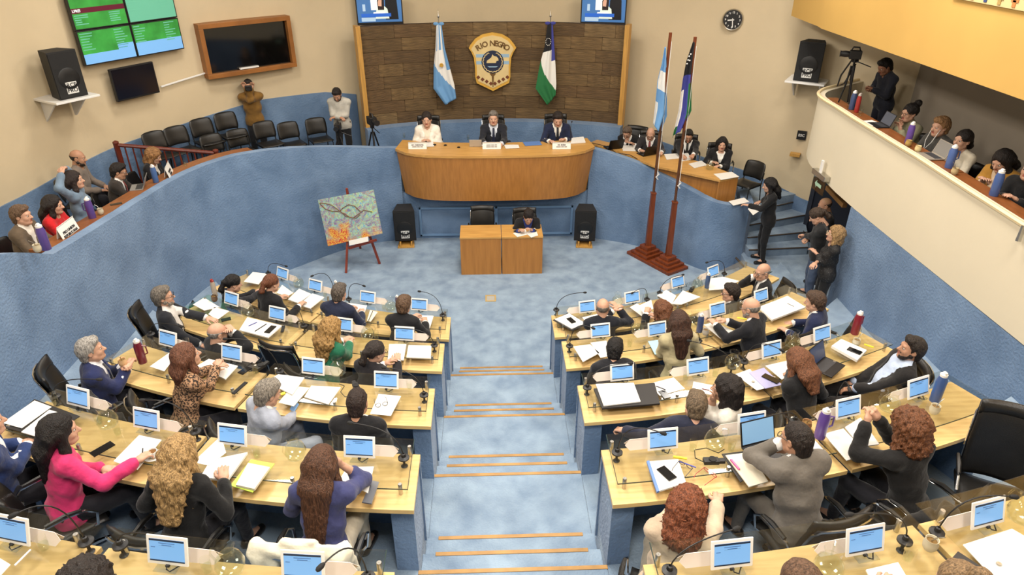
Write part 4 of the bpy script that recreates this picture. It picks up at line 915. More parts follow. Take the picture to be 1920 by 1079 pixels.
# ---- hair in the head frame
def brows(f, y=.091):
    for s in (-1, 1): f.cone((s * .016, y, .026), (s * .045, y - .012, .027), .0045, .0035, .003)
def build_hair(style):
    st, L = style; nz = None
    lo, hi, h = (-.13, -.16, -.13), (.13, .13, .17), .0085
    if st in ('long', 'wavy', 'pony'): lo = (-.17, -.24, -.16 - L); h = .011; hi = (.17, .13, .17)
    if st in ('curly', 'bob'): lo = (-.2, -.22, -.2 - L); h = .011; hi = (.2, .15, .2)
    if st == 'bun': lo = (-.13, -.24, -.13); hi = (.13, .13, .24)
    f = Field(lo, hi, h); X, Y, Z = f.full()
    face = None
    if st in ('short', 'crop', 'side'):
        o = {'short': .010, 'crop': .004, 'side': .015}[st]
        f.ell((0, -.013, .036), (.077 + o, .097 + o, .090 + o), .01)
        if st != 'crop': f.cone((-.03, .055, .098), (.045, .05, .098), .024, .02, .04)
        f.cone((0, -.05, .0), (0, -.052, -.075), .062 + o * .8, .052 + o * .6, .03, (1, 0, 0), .85)
        zc = np.interp(f.ax[1], [-.13, -.045, -.03, -.012, .0, .022, .034, .06, .1], [-.105, -.1, -.06, -.012, -.002, -.03, .02, .052, .07])[None, :, None]
        cut = zc - Z + 0 * X; f.F = f.F + np.clip((cut + .02) / .02, 0, 1) * (o * .8); f.F = np.maximum(f.F, np.minimum(cut, 1))
        f.F = np.maximum(f.F, -(np.sqrt((X / .07) ** 2 + ((Y - .12) / .055) ** 2 + ((Z + .02) / .085) ** 2) - 1) * .05); nz = (.004, 95)
    elif st == 'bald':
        f.ell((0, -.013, .03), (.080, .100, .092), .01)
        cut = np.maximum(Z - .038, np.maximum(-.065 - Z, Y - .022)); f.F = np.maximum(f.F, cut + 0 * X)
        f.F = np.maximum(f.F, np.where((Y > -.03), .0 - Z + .01, -1) + 0 * X); nz = (.002, 110)
    elif st in ('long', 'wavy', 'pony', 'bun', 'bob', 'curly'):
        o = {'long': .014, 'wavy': .022, 'pony': .012, 'bun': .012, 'bob': .022, 'curly': .035}[st]
        f.ell((0, -.016, .036), (.077 + o, .098 + o, .090 + o), .01)
        if st == 'bun': f.ell((0, -.10, .12), (.05, .05, .05), .02)
        if st == 'pony':
            f.ell((0, -.125, .03), (.03, .03, .03), .02); f.cone((0, -.125, .02), (0, -.15, -.08), .03, .036, .02); f.cone((0, -.15, -.08), (0, -.13, -.1 - L), .036, .02, .02)
        if st in ('long', 'wavy'):
            r = .06 if st == 'long' else .075
            f.cone((0, -.06, .0), (0, -.115, -.12), .075, r, .04, (1, 0, 0), .62); f.cone((0, -.115, -.12), (0, -.135, -.11 - L), r, r * .55, .04, (1, 0, 0), .55)
            for s in (-1, 1): f.cone((s * .068, .01, .02), (s * .088, .01, -.12), .03, .032, .03); f.cone((s * .088, .01, -.12), (s * .1, -.05, -.12 - L * .75), .032, .018, .03)
        if st in ('bob', 'curly'):
            r = .07 if st == 'bob' else .085
            f.cone((0, -.06, .02), (0, -.075, -.06 - L), .08, r, .04, (1, 0, 0), .7)
            for s in (-1, 1): f.cone((s * .07, .005, .03), (s * (.085 if st == 'bob' else .105), -.005, -.07 - L), .034, .042, .03)
        fc = (np.sqrt((X / .067) ** 2 + ((Y - .13) / .105) ** 2 + ((Z + .04) / .118) ** 2) - 1) * .06; f.F = np.maximum(f.F, -fc)
        if st in ('bun', 'pony'): f.F = np.maximum(f.F, np.where((Y > -.04) & (np.abs(X) > .05), -.002 - Z, np.where(Z < -.1 - L - .03, .1, -1)) * np.ones_like(f.F) if st == 'bun' else np.where((Y > -.05) & (Z < .0), .003 - Z, -1) + 0 * X)
        nz = {'long': (.004, 60), 'wavy': (.010, 62), 'pony': (.004, 80), 'bun': (.004, 80), 'bob': (.007, 60), 'curly': (.013, 85)}[st]
    if nz: f.noise(nz[0], nz[1], 1.3)
    brows(f)
    return f.mesh()
HAIRS = {}
def hair_geo(style):
    if style not in HAIRS: HAIRS[style] = build_hair(style)
    return HAIRS[style]
def beard_geo():
    if 'b' in HAIRS: return HAIRS['b']
    f = Field((-.1, -.03, -.14), (.1, .13, .0), .0085); X, Y, Z = f.full()
    f.cone((-.036, .052, -.084), (.036, .052, -.084), .029, .029, .03); f.cone((-.054, .01, -.05), (0, .056, -.088), .03, .029, .03); f.cone((.054, .01, -.05), (0, .056, -.088), .03, .029, .03); f.cone((-.03, .086, -.045), (.03, .086, -.045), .009, .009, .01)
    f.F = np.maximum(f.F, -(np.sqrt((X / .022) ** 2 + ((Y - .1) / .02) ** 2 + ((Z + .06) / .010) ** 2) - 1) * .01); f.noise(.003, 120); HAIRS['b'] = f.mesh(); return HAIRS['b']
# ---- hand (right hand: palm down, fingers +y, thumb -x)
def build_hand(curl, spread=.12):
    f = Field((-.09, -.05, -.11), (.07, .2, .06), .0055)
    f.cone((0, -.04, 0), (0, .01, 0), .027, .03, .02, (0, 0, 1), 1.25)
    f.cone((-.018, .02, 0), (-.02, .075, -.004), .02, .017, .02, (0, 0, 1), 1.3); f.cone((.018, .02, 0), (.022, .07, -.004), .02, .016, .02, (0, 0, 1), 1.3)
    for i, (x, ln) in enumerate(((-.031, .068), (-.010, .077), (.011, .071), (.031, .055))):
        p = np.array((x * .95, .078 - abs(i - 1.2) * .004, -.003)); yaw = (x / .031) * spread; an = -.12
        for j, (fr, r) in enumerate(((.45, .0098), (.32, .0088), (.23, .008))):
            an -= curl * (.55, .75, .6)[j]; d = np.array((math.sin(yaw) * math.cos(an), math.cos(yaw) * math.cos(an), math.sin(an))) * ln * fr; f.cone(p, p + d, r, r * .92, .004); p = p + d
    p = np.array((-.026, .012, -.006)); a = -.85 + .25 * curl
    for ln, r, dz in ((.042, .0145, -.25), (.032, .011, -.35), (.024, .0095, -.4)):
        d = np.array((math.sin(a), math.cos(a), dz * (.5 + curl * .6))); d = d / np.linalg.norm(d) * ln; f.cone(p, p + d, r, r * .9, .008); p = p + d; a += .32 + .2 * curl
    return f.mesh()
HANDS = {'flat': build_hand(.15), 'relax': build_hand(.55), 'grip': build_hand(1.25), 'pen': build_hand(.95, .04)}
# ---- materials
def fab(c, key='', rough=.85, pat=None):
    n = 'cloth %s %s' % (key, '_'.join(str(int(v)) for v in c))
    if pat == 'leopard':
        m = mat(n + ' print', (60, 44, 34), .8, var=.4, scale=55, c2=(178, 138, 104), lo=.45, hi=.55, detail=2); return m
    if pat == 'pin': return mat(n + ' fleck', c, .75, var=.1, scale=60, c2=tuple(min(255, v + 60) for v in c), lo=.6, hi=.7)
    return mat(n, c, rough, var=.12, scale=7, bump=.6, bscale=14, sheen=.15, spec=.25)
def hairmat(c):
    c = tuple(v * .84 for v in c); g_ = sum(c) / 3; c = tuple(v * .86 + g_ * .14 for v in c)
    n = 'hair ' + '_'.join(str(int(v)) for v in c); return mat(n, c, .5, var=.45, scale=14, c2=tuple(min(255, v * 1.22 + 8) for v in c), stretch=(7, 7, .9), bump=.7, bscale=22, detail=5, spec=.4)
def skinmat(c): return mat('skin ' + '_'.join(str(int(v)) for v in c), c, .5, var=.06, scale=20, spec=.35)
lipm = mat('lips', (168, 96, 84), .45); eyew = mat('eye white', (196, 184, 172), .4); irism = mat('iris', (44, 30, 22), .2)
SK1, SK2, SK3 = (200, 156, 131), (182, 137, 110), (150, 106, 82)
def ik(S, Tg, a, b, hint):
    d = Tg - S; L = min(max(d.length, .12), (a + b) * .985); u = d.normalized(); x = (a * a - b * b + L * L) / (2 * L); r = math.sqrt(max(a * a - x * x, 1e-6))
    hn = hint - u * hint.dot(u); hn = hn.normalized() if hn.length > 1e-5 else u.orthogonal(); return S + u * x + hn * r, S + u * L
PEOPLE = {}
def person(label, head, floor, yaw=0., fem=0, sit=True, lean=8., side=0., twist=0., hyaw=0., hpitch=0., hroll=0., s=1., hair=('short', 0), hc=(60, 46, 38), skin=SK1, top='jacket', tc=(28, 28, 32), shirt=(232, 230, 226), tie=None, legs=(30, 30, 36), shoes=(26, 24, 24), lh=None, rh=None, lpose='relax', rpose='relax', glasses=None, beard=None, hz=None, cell=None, chairp='std', chl=None, legspread=.0, elbow=0., pat=None, knee=0., crossed=False, neck=False, sleeve=1., group=None, legyaw=0., tuck=0.):
    """head: (px, py) of the head centre in the photo or a world point; hands lh/rh: (px, py, height over floor) or local Vector"""
    hs = s * 1.09; yw = R_(yaw); hz = hz if hz is not None else (1.23 if sit else 1.62) * s
    H = P(head[0], head[1], floor + hz) if len(head) == 2 else Vector(head)
    up = Vector((0, 0, 1)); shd = (.165 if fem else .185) * s; ln = R_(lean)
    seat = .46
    hipz = (seat + .085) if sit else .92 * s
    Ls = (hz - hipz - .15 * s) / max(.6, math.cos(ln)) if sit else (hz - hipz - .15 * s) / max(.5, math.cos(ln))
    ax = Vector((math.sin(R_(side)), math.sin(ln), math.cos(ln))).normalized(); hip = Vector((0, 0, hipz)); N_ = hip + ax * Ls
    fwd = Vector((0, 1, 0)); tw = Matrix.Rotation(R_(twist), 3, ax); rgt = tw @ Vector((1, 0, 0)); rgt = (rgt - ax * rgt.dot(ax)).normalized(); frt = ax.cross(rgt) * -1
    frt = ax.cross(rgt)
    hm = Matrix.Rotation(R_(hyaw + twist), 3, 'Z') @ Matrix.Rotation(R_(hpitch), 3, 'X') @ Matrix.Rotation(R_(hroll), 3, 'Y')
    hd = N_ + ax * (.045 * s) + hm @ Vector((0, .03, .108)) * s
    RZ_ = Matrix.Rotation(yw, 3, 'Z'); off = RZ_ @ hd; root = Vector((H.x - off.x, H.y - off.y, floor)); dz = (floor + hd.z) - H.z
    def loc(p): return RZ_.transposed() @ (Vector(p) - root)
    def hand(t, sgn):
        if t is None: return hip + (Vector((sgn * .16, .40, .30)) if sit else Vector((sgn * .23, .06, -.12)) * s)
        if isinstance(t, Vector): return t
        return loc(P(t[0], t[1], floor + t[2]))
    ua, fa = .285 * s, .245 * s
    arms = []
    for sgn, t in ((-1, lh), (1, rh)):
        S_ = hip + ax * (Ls * .885) + rgt * (sgn * shd); Tg = hand(t, sgn); hint = Vector((sgn * (.55 + elbow), -.25, -.8)); E_, W_ = ik(S_, Tg, ua, fa, hint); arms.append((S_, E_, W_, sgn))
    legsj = []; ly = R_(legyaw)
    for sgn in (-1, 1):
        hp = hip + Vector((sgn * .085, 0, -.01)) * s
        if sit:
            kd = Vector((sgn * (.05 + legspread), .42 - tuck * .3, 0)) * s; kd = Matrix.Rotation(ly, 3, 'Z') @ kd; kn = hp + kd; kn.z = seat + .05 + knee
            if crossed and sgn > 0: kn.z += .1; kn.x -= .08
            an_ = Vector((kn.x * .95, kn.y + .05 - tuck, .085)); 
            if crossed and sgn > 0: an_ = Vector((kn.x - .2, kn.y + .12, .3))
        else:
            kn = hp + Vector((sgn * (.02 + legspread * .5), .03, -.42)) * s; an_ = kn + Vector((sgn * (.01 + legspread * .5), -.04, -.42)) * s; an_.z = .085
        tdir = Matrix.Rotation(ly, 3, 'Z') @ Vector((sgn * .25, 1, 0)).normalized(); legsj.append((hp, kn, an_, an_ + tdir * .14 * s + Vector((0, 0, -.045)), sgn))
    pts = [hip, hd + up * .1, N_] + [q for a in arms for q in a[1:3]] + [q for l in legsj for q in l[1:4]] + [hip - Vector((0, .2, 0)), hip + Vector((.22, .1, 0)), hip - Vector((.22, .1, 0))]
    pts += [a[0] for a in arms]
    mn = np.min([list(p) for p in pts], 0) - .17; mxx = np.max([list(p) for p in pts], 0) + .17
    depth = (H - CAMP).dot(_fw); cell = cell or (.0185 if depth < 6.5 else .0225 if depth < 10 else .027)
    t_ = lambda p: tuple(p)
    wv_ = tuple(rgt)
    def torso(f, o):
        f.cone(t_(hip - rgt * .07 * s), t_(hip + rgt * .07 * s), .112 * s + o, .112 * s + o, .05)
        f.cone(t_(hip + ax * .06), t_(hip + ax * Ls * .42), (.112 if not fem else .105) * s + o, (.112 if not fem else .096) * s + o, .05, wv_, .78)
        f.cone(t_(hip + ax * Ls * .5), t_(hip + ax * Ls * .8 + frt * .0), (.118 if not fem else .1) * s + o, (.108 if not fem else .092) * s + o, .06, wv_, .72)
        f.cone(t_(arms[0][0]), t_(arms[1][0]), .062 * s + o, .062 * s + o, .06)
        for sg in (-1, 1): f.cone(t_(N_ + ax * .01 + rgt * sg * .03), t_(hip + ax * Ls * .92 + rgt * sg * shd * .75), .05 * s + o * .6, .05 * s + o, .04)
        if fem:
            for sg in (-1, 1): f.ell(t_(hip + ax * Ls * .64 + frt * .085 * s + rgt * sg * .07 * s), (.062 + o, .06 + o, .06 + o), .04)
    def arm(f, o, upto=1., k=.03):
        for S_, E_, W_, sg in arms:
            f.cone(t_(S_), t_(E_), .054 * s + o, .044 * s + o, k); e2 = E_.lerp(W_, max(0, (upto - .5) * 2) if upto < 1 else 1.)
            if upto > .5: f.cone(t_(E_), t_(e2), .043 * s + o, (.034 + (.012 if upto < 1 else 0)) * s + o * .8 if upto < 1 else .029 * s + o, k)
    def leg(f, o, feet=True):
        for hp, kn, an_, toe, sg in legsj:
            f.cone(t_(hp), t_(kn), .088 * s + o, .062 * s + o, .04); f.cone(t_(kn), t_(an_), .058 * s + o, .04 * s + o, .03)
            if feet: f.cone(t_(an_), t_(toe), .042 * s + o, .034 * s + o, .02); f.cone(t_(an_), t_(an_ - Vector((0, .04, .04))), .036 + o, .036 + o, .02)
    sm = skinmat(skin); T_ = thing('person', label, 'person', root, yw, group)
    # body: one continuous figure
    f = Field(mn, mxx, cell); torso(f, -.004); arm(f, -.002); leg(f, -.004); f.cone(t_(N_ - ax * .04), t_(N_ + (hd - N_) * .55), .052 * s, .05 * s, .03)
    V, Q = f.mesh(); parts = [(V, Q, 0)]
    for hv, hq, hmi in HEADS[fem]: parts.append(((np.array(hm) @ (hv * hs).T).T + np.array(hd), hq, hmi))
    for (S_, E_, W_, sg), po in zip(arms, (lpose, rpose)):
        hv, hq = HANDS[po]; hv = hv * s
        y_ = (W_ - E_).normalized(); pd = Vector((0, 0, 1)) if abs(y_.z) < .75 else (frt * -1 if y_.z > 0 else rgt * sg); z_ = (pd - y_ * pd.dot(y_)).normalized(); x_ = y_.cross(z_)
        B = np.array([list(x_), list(y_), list(z_)]).T; vv = hv.copy()
        if sg < 0: vv[:, 0] *= -1
        q2 = hq if sg > 0 else hq[:, ::-1]; parts.append(((B @ vv.T).T + np.array(W_ + y_ * .03), q2, 0))
    ob('body', np_mesh('body', parts, [sm, lipm, eyew, irism]), T_)
    X = None
    def garment(name, m, build, cut=None, nz=(.004, 34), c2=None):
        f = Field(mn, mxx, cell if name not in ('shoes',) else cell); build(f)
        if nz: f.noise(nz[0], nz[1], len(label) % 7)
        if cut is not None: f.F = np.maximum(f.F, cut(f))
        V, Q = f.mesh(); 
        if len(Q): return ob(name, np_mesh(name, [(V, Q, 0)], [m]), T_)
    def tor(f):
        X, Y, Z = f.full(); dx, dy, dz_ = X - hip.x, Y - hip.y, Z - hip.z
        return dx * rgt.x + dy * rgt.y + dz_ * rgt.z, dx * frt.x + dy * frt.y + dz_ * frt.z, dx * ax.x + dy * ax.y + dz_ * ax.z
    def neckcut(r, dpt):
        def c(f):
            x, y, z = tor(f); return -np.minimum(1, np.sqrt((x / r) ** 2 + ((y - .03) / (r * 1.1)) ** 2 + ((z - Ls * 1.0) / dpt) ** 2) - 1) * .05
        return c
    def vcut(w, z0):
        def c(f):
            x, y, z = tor(f); wd = np.clip((z - Ls * z0) / (Ls * (1 - z0)), -1, 1.3) * w; return np.minimum(np.minimum(np.minimum(wd - np.abs(x), y - .0), .17 * s - y), .1)
        return c
    pantsm = fab(legs, 'trousers')
    def tr(f): leg(f, .008, False); f.cone(t_(hip - rgt * .07 * s), t_(hip + rgt * .07 * s), .118 * s, .118 * s, .05)
    garment('trousers', pantsm, tr)
    def sh_(f):
        for hp, kn, an_, toe, sg in legsj: f.cone(t_(an_ - Vector((0, .045, .035))), t_(toe), .042 * s, .038 * s, .02)
    f = Field(np.min([list(l[2]) for l in legsj] + [list(l[3]) for l in legsj], 0) - .1, np.max([list(l[2]) for l in legsj] + [list(l[3]) for l in legsj], 0) + .1, .018); sh_(f); V, Q = f.mesh(); ob('shoes', np_mesh('shoes', [(V, Q, 0)], [fab(shoes, 'shoe', .4)]), T_)
    if top in ('jacket', 'open'):
        def shb(f):
            torso(f, .005); arm(f, .006, .97); 
            if not fem: f.cone(t_(N_ - ax * .02), t_(N_ + (hd - N_) * .3), .062 * s, .058 * s, .015)
        garment('shirt', fab(shirt, 'shirt', .8), shb, neckcut(.055, .12) if fem else None, (.003, 30))
        def jk(f):
            torso(f, .018); arm(f, .014, .93, .025)
            pr = None
            for u in range(7):
                a = -2.2 + 4.4 * u / 6; c = N_ + rgt * math.sin(a) * .072 * s - frt * math.cos(a) * .062 * s + ax * (.012 - .02 * (abs(a) / 2.2) ** 2)
                if pr is not None: f.cone(t_(pr), t_(c), .017, .017, .01)
                pr = c
            for sg in (-1, 1): f.cone(t_(hip - ax * .02 + rgt * sg * .05), t_(hip - ax * .08 + rgt * sg * .08 + frt * .0), .12 * s, .115 * s, .04)
        garment('jacket', fab(tc, 'jacket', pat=pat), jk, vcut(.085 if top == 'jacket' else .13, .38 if top == 'jacket' else .0), (.007, 25))
        if tie is not None:
            mb = MB(); rows = []
            for zf, w, yo in ((.97, .018, .085), (.93, .024, .095), (.8, .022, .128), (.6, .03, .142), (.4, .036, .138), (.28, .03, .135), (.22, .004, .132)):
                c = hip + ax * Ls * zf + frt * (yo * s + .008); rows.append([c - rgt * w, c + frt * .006, c + rgt * w])
            mb.grid(rows); mb.ob('tie', fab(tie, 'tie', .5), T_, True)
    else:
        def tb(f):
            torso(f, .012); arm(f, .012, .95 if sleeve >= 1 else sleeve, .03)
            for sg in (-1, 1): f.cone(t_(hip - ax * .02 + rgt * sg * .05), t_(hip - ax * .06 + rgt * sg * .08), .118 * s, .115 * s, .04)
            if top == 'hood': 
                for sg in (-1, 1): f.cone(t_(N_ - frt * .05), t_(N_ + rgt * sg * .08 + frt * .02), .04, .035, .03)
        garment({'blouse': 'blouse', 'sweater': 'sweater', 'hood': 'hooded_top', 'shirt': 'shirt'}.get(top, 'top'), fab(tc, 'top', pat=pat), tb, neckcut(.062, .10) if not neck else None, (.007 if fem else .005, 30))
    # hair and face furniture
    if hair:
        V, Q = hair_geo(hair); V2 = (np.array(hm) @ (V * hs).T).T + np.array(hd); ob('hair', np_mesh('hair', [(V2, Q, 0)], [hairmat(hc)]), T_)
    if beard is not None:
        V, Q = beard_geo(); V2 = (np.array(hm) @ (V * hs).T).T + np.array(hd); ob('beard', np_mesh('beard', [(V2, Q, 0)], [hairmat(beard)]), T_)
    if glasses is not None:
        mb = MB(); hM = hm.to_4x4(); hM.translation = hd
        for sg in (-1, 1):
            mb.tube([hM @ (Vector((sg * .034 + .024 * math.cos(a), .108, .002 + .018 * math.sin(a))) * hs) for a in [2 * pi * i / 12 for i in range(12)]], .0028, 5, closed=True); mb.tube([hM @ (Vector((sg * .058, .106, .006)) * hs), hM @ (Vector((sg * .082, .0, .012)) * hs)], .0028, 5)
        mb.tube([hM @ (Vector((-.01, .112, .006)) * hs), hM @ (Vector((.01, .112, .006)) * hs)], .0028, 5); mb.ob('eyeglasses', mat('spectacle ' + '_'.join(map(str, glasses)), glasses, .35), T_, True)
    if chairp and sit and chl:
        cp = {'std': CH_STD, 'high': CH_HIGH, 'stack': CH_STACK}[chairp]; cl = RZ_ @ Vector((0, -.05, 0)); chair((root.x + cl.x, root.y + cl.y, floor), yw, chl, cp, 'chairs with people seated', 'stacking_chair' if chairp == 'stack' else 'office_chair')
    return T_, root, hd, arms
BLK = (26, 26, 29); NVY = (34, 40, 62); WHT = (236, 233, 226); GRY = (150, 142, 134)
def pe(key, who, head, floor, yaw, fem=0, chl=True, **k):
    PEOPLE[key] = who
    if chl is True: chl = 'black leather chair seating the ' + who
    return person(who, head, floor, yaw, fem, chl=chl or None, **k)
DK = (36, 28, 24); BR = (84, 56, 38); RED = (128, 66, 38)
# --- left rows
t1, t2, t3, t4, t5 = T[1:6]
pe('AL1', 'black-haired woman leaning at far left of front row', (437, 531), t1, -55, 1, lean=14, hpitch=-15, hair=('pony', .02), hc=(28, 24, 24), tc=(36, 36, 40), top='blouse', rh=(492, 548, .9), lh=(478, 548, .9))
pe('AL2', 'woman with red hair pinned up in black jacket', (509, 531), t1, -38, 1, lean=13, hpitch=-12, hair=('pony', .0), hc=(126, 70, 42), tc=BLK, rh=(560, 575, .88), lh=(520, 560, .88), hz=1.29)
pe('AL3', 'grey-haired man in navy suit, front row left', (636, 548), t1, -18, 0, lean=17, hpitch=-15, hair=('short', 0), hc=(104, 92, 82), tc=NVY, rh=(678, 588, .88), lh=(650, 580, .88), rpose='pen', hz=1.32)
pe('AL4', 'short brown-haired person in black jacket writing by aisle', (757, 570), t1, -12, 1, lean=18, hpitch=-22, hair=('side', 0), hc=(112, 82, 58), tc=BLK, rh=(797, 606, .88), lh=(772, 596, .88), rpose='pen', glasses=(190, 180, 170), hz=1.28)
pe('BL1', 'bearded man in open black jacket leaning back', (306, 557), t2, -72, 0, lean=-4, twist=0, hyaw=0, hpitch=2, hair=('side', 0), hc=(128, 118, 106), beard=(150, 138, 124), glasses=(24, 24, 26), top='open', tc=(34, 36, 42), shirt=(222, 218, 214), legs=(120, 128, 142), chairp='high', lh=(404, 602, .88), rh=Vector((.24, .3, .62)), hz=1.28, lpose='flat')
pe('BL2', 'bald man with clasped hands before his face', (408, 625), t2, -48, 0, lean=2, hpitch=-8, hair=('bald', 0), hc=(160, 152, 144), tc=BLK, lh=(433, 622, 1.12), rh=(440, 624, 1.12), elbow=.3, hz=1.14)
pe('BL3', 'woman with long curly blond hair in green jacket', (622, 616), t2, -38, 1, lean=13, hpitch=-10, hair=('wavy', .22), hc=(186, 140, 74), tc=(34, 104, 76), rh=(655, 645, .88), lh=(640, 640, .88), hz=1.29)
pe('BL4', 'dark-haired woman with low ponytail and glasses', (704, 660), t2, -32, 1, lean=14, hpitch=-12, hyaw=-18, hair=('pony', .02), hc=(52, 42, 38), tc=(36, 34, 38), glasses=(60, 40, 40), rh=(745, 680, .86), lh=(720, 684, .86), hz=1.18)
pe('CL1', 'grey-haired man in blue suit holding a mug', (170, 657), t3, -64, 0, lean=4, hpitch=2, hair=('short', 0), hc=(178, 172, 164), tc=(36, 44, 84), tie=(70, 72, 80), shirt=(226, 226, 230), chairp='high', rh=(238, 690, .9), lh=(228, 690, .9), rpose='grip', lpose='grip', hz=1.24)
pe('CL2', 'woman with long brown hair in leopard print blouse', (350, 668), t3, -52, 1, lean=13, hpitch=4, hair=('long', .24), hc=(122, 72, 48), top='blouse', tc=(120, 90, 70), pat='leopard', rh=(405, 690, .95), lh=(396, 692, .92), rpose='pen', hz=1.3)
pe('CL3', 'grey-haired man in light grey suit holding phone', (502, 735), t3, -48, 0, lean=8, hpitch=-22, hair=('short', 0), hc=(152, 142, 128), tc=(158, 164, 178), legs=(158, 164, 178), rh=(556, 778, .66), lh=(540, 770, .66), rpose='grip', lpose='grip', legspread=.06, hz=1.18)
pe('CL4', 'man with cropped dark hair in black suit by aisle', (670, 753), t3, -6, 0, lean=8, hpitch=-20, hair=('crop', 0), hc=(50, 34, 28), skin=SK2, tc=(24, 24, 27), rh=Vector((.1, .34, .66)), lh=Vector((-.1, .34, .66)))
pe('DL0', 'man in blue suit cut off at the left edge', (-28, 792), t4, -52, 0, lean=8, hair=('short', 0), hc=(90, 80, 70), tc=(40, 58, 104), shirt=(236, 236, 240), rh=(52, 836, .80), lh=(36, 832, .80), hpitch=-5)
pe('DL1', 'black-haired woman in bright pink jacket', (112, 808), t4, -46, 1, lean=10, hyaw=-14, hpitch=-6, hair=('long', .26), hc=(26, 20, 20), top='blouse', tc=(206, 52, 106), rh=(252, 868, .88), lh=(190, 880, .80), rpose='pen', hz=1.24, neck=True)
pe('DL2', 'woman with wavy blond hair in black jacket', (338, 850), t4, -14, 1, lean=12, hpitch=-16, hair=('wavy', .3), hc=(190, 148, 88), top='blouse', tc=(24, 24, 25), rh=(420, 905, .86), lh=(330, 905, .84), neck=True)
pe('DL3', 'woman with very long brown hair in navy blouse', (604, 868), t4, -6, 1, lean=14, hpitch=-14, hyaw=-6, hair=('long', .42), hc=(96, 58, 36), top='blouse', tc=(62, 66, 108), legs=(196, 186, 166), rh=(640, 872, 1.1), lh=(590, 905, .88), sleeve=.72, hz=1.22)
pe('EL1', 'dark curly-haired person at the bottom left edge', (165, 1102), t5, -10, 1, lean=8, hair=('curly', .0), hc=(40, 30, 26), top='blouse', tc=(60, 90, 80), lh=Vector((-.14, .3, .64)), rh=Vector((.14, .3, .64)), hz=1.28)
# --- right rows
pe('AR1', 'balding man in black suit with hands at his mouth', (1130, 577), t1, 4, 0, lean=8, hpitch=-8, hyaw=-12, hair=('bald', 0), hc=(140, 128, 116), tc=(27, 29, 38), rh=(1160, 580, 1.1), lh=(1148, 584, 1.08), elbow=.5, hz=1.25)
pe('AR2', 'auburn-haired woman reading a held sheet', (1241, 580), t1, 22, 1, lean=18, hpitch=-25, hair=('bob', .02), hc=(130, 76, 44), tc=BLK, lh=(1212, 590, .95), rh=(1235, 600, .9), lpose='grip', hz=1.18)
pe('AR3', 'dark-haired young man in glasses looking left', (1370, 549), t1, 62, 0, lean=4, hyaw=18, hpitch=-4, hair=('side', 0), hc=(46, 34, 28), tc=(58, 56, 52), glasses=(40, 30, 28), rh=Vector((.12, .34, .7)), lh=Vector((-.12, .34, .7)))
pe('AR4', 'bald man in glasses and bow tie resting his chin', (1430, 510), t1, 86, 0, lean=4, hyaw=18, hpitch=-8, hair=('bald', 0), hc=(170, 160, 150), tc=BLK, tie=(40, 42, 48), glasses=(60, 50, 44), rh=(1412, 519, 1.12), lh=Vector((-.1, .35, .72)), elbow=.2)
pe('BR1', 'black-haired man in black suit, second row aisle seat', (1153, 652), t2, 4, 0, lean=14, hpitch=-28, hair=('short', 0), hc=(24, 20, 20), tc=(30, 31, 36), rh=Vector((.12, .36, .7)), lh=Vector((-.12, .36, .7)), hyaw=-20, hz=1.18)
pe('BR2', 'woman with long brown hair in beige jacket', (1272, 602), t2, 10, 1, lean=7, hpitch=-6, hair=('long', .26), hc=(78, 48, 34), top='blouse', tc=(190, 178, 140), rh=(1290, 640, .86), lh=(1255, 640, .88), hz=1.31, neck=True)
pe('BR3', 'balding grey-bearded man in black suit reading', (1408, 577), t2, 46, 0, lean=10, hpitch=-14, hair=('bald', 0), hc=(150, 142, 132), beard=(170, 160, 150), glasses=(90, 80, 70), tc=(25, 26, 32), lh=(1342, 610, .93), rh=(1363, 603, .93), lpose='pen', rpose='pen', hz=1.27)
pe('BR4', 'brown-haired man in navy suit near right wall', (1528, 565), t2, 56, 0, lean=8, hpitch=-12, hair=('side', 0), hc=(86, 62, 46), tc=(34, 42, 74), rh=Vector((.16, .34, .75)), lh=Vector((-.16, .34, .78)))
pe('CR1', 'fair-haired man in navy jumper leaning aside', (1305, 757), t3, -4, 0, lean=12, side=6, hpitch=-22, hroll=8, hair=('short', 0), hc=(122, 100, 74), top='sweater', tc=(34, 38, 56), lh=(1172, 808, .7), rh=Vector((.1, .36, .72)), lpose='grip', elbow=.3, hz=1.14)
pe('CR2', 'dark-haired woman in white blouse whispering behind hand', (1362, 729), t3, 58, 1, lean=8, hpitch=-6, hair=('bob', .05), hc=(34, 26, 24), top='blouse', tc=(226, 220, 208), glasses=(120, 90, 80), lh=(1334, 748, 1.1), rh=(1338, 752, 1.08), lpose='flat', rpose='relax', sleeve=.8)
pe('CR3', 'woman with auburn ponytail writing in black jacket', (1496, 674), t3, 26, 1, lean=14, hpitch=-26, hair=('long', .16), hc=(130, 76, 44), top='blouse', tc=(26, 26, 28), lh=(1484, 698, .88), rh=(1500, 712, .86), lpose='pen', hz=1.24, neck=True)
pe('CR4', 'dark-bearded man in black suit leaning back', (1709, 655), t3, 76, 0, lean=-22, hyaw=2, hpitch=8, hair=('short', 0), hc=(44, 34, 28), beard=(40, 30, 26), skin=SK2, top='open', tc=(32, 30, 30), shirt=(186, 200, 224), rh=(1600, 716, .62), lh=Vector((-.05, .32, .62)), legs=(34, 32, 32), hz=1.2)
pe('DR1', 'woman with curly red hair in beige top', (1288, 950), t4, -22, 1, lean=16, hpitch=-24, side=6, hair=('curly', .1), hc=(140, 70, 36), top='blouse', tc=(190, 170, 146), legs=(110, 104, 92), rh=(1346, 942, .84), lh=(1300, 930, .84), hz=1.16)
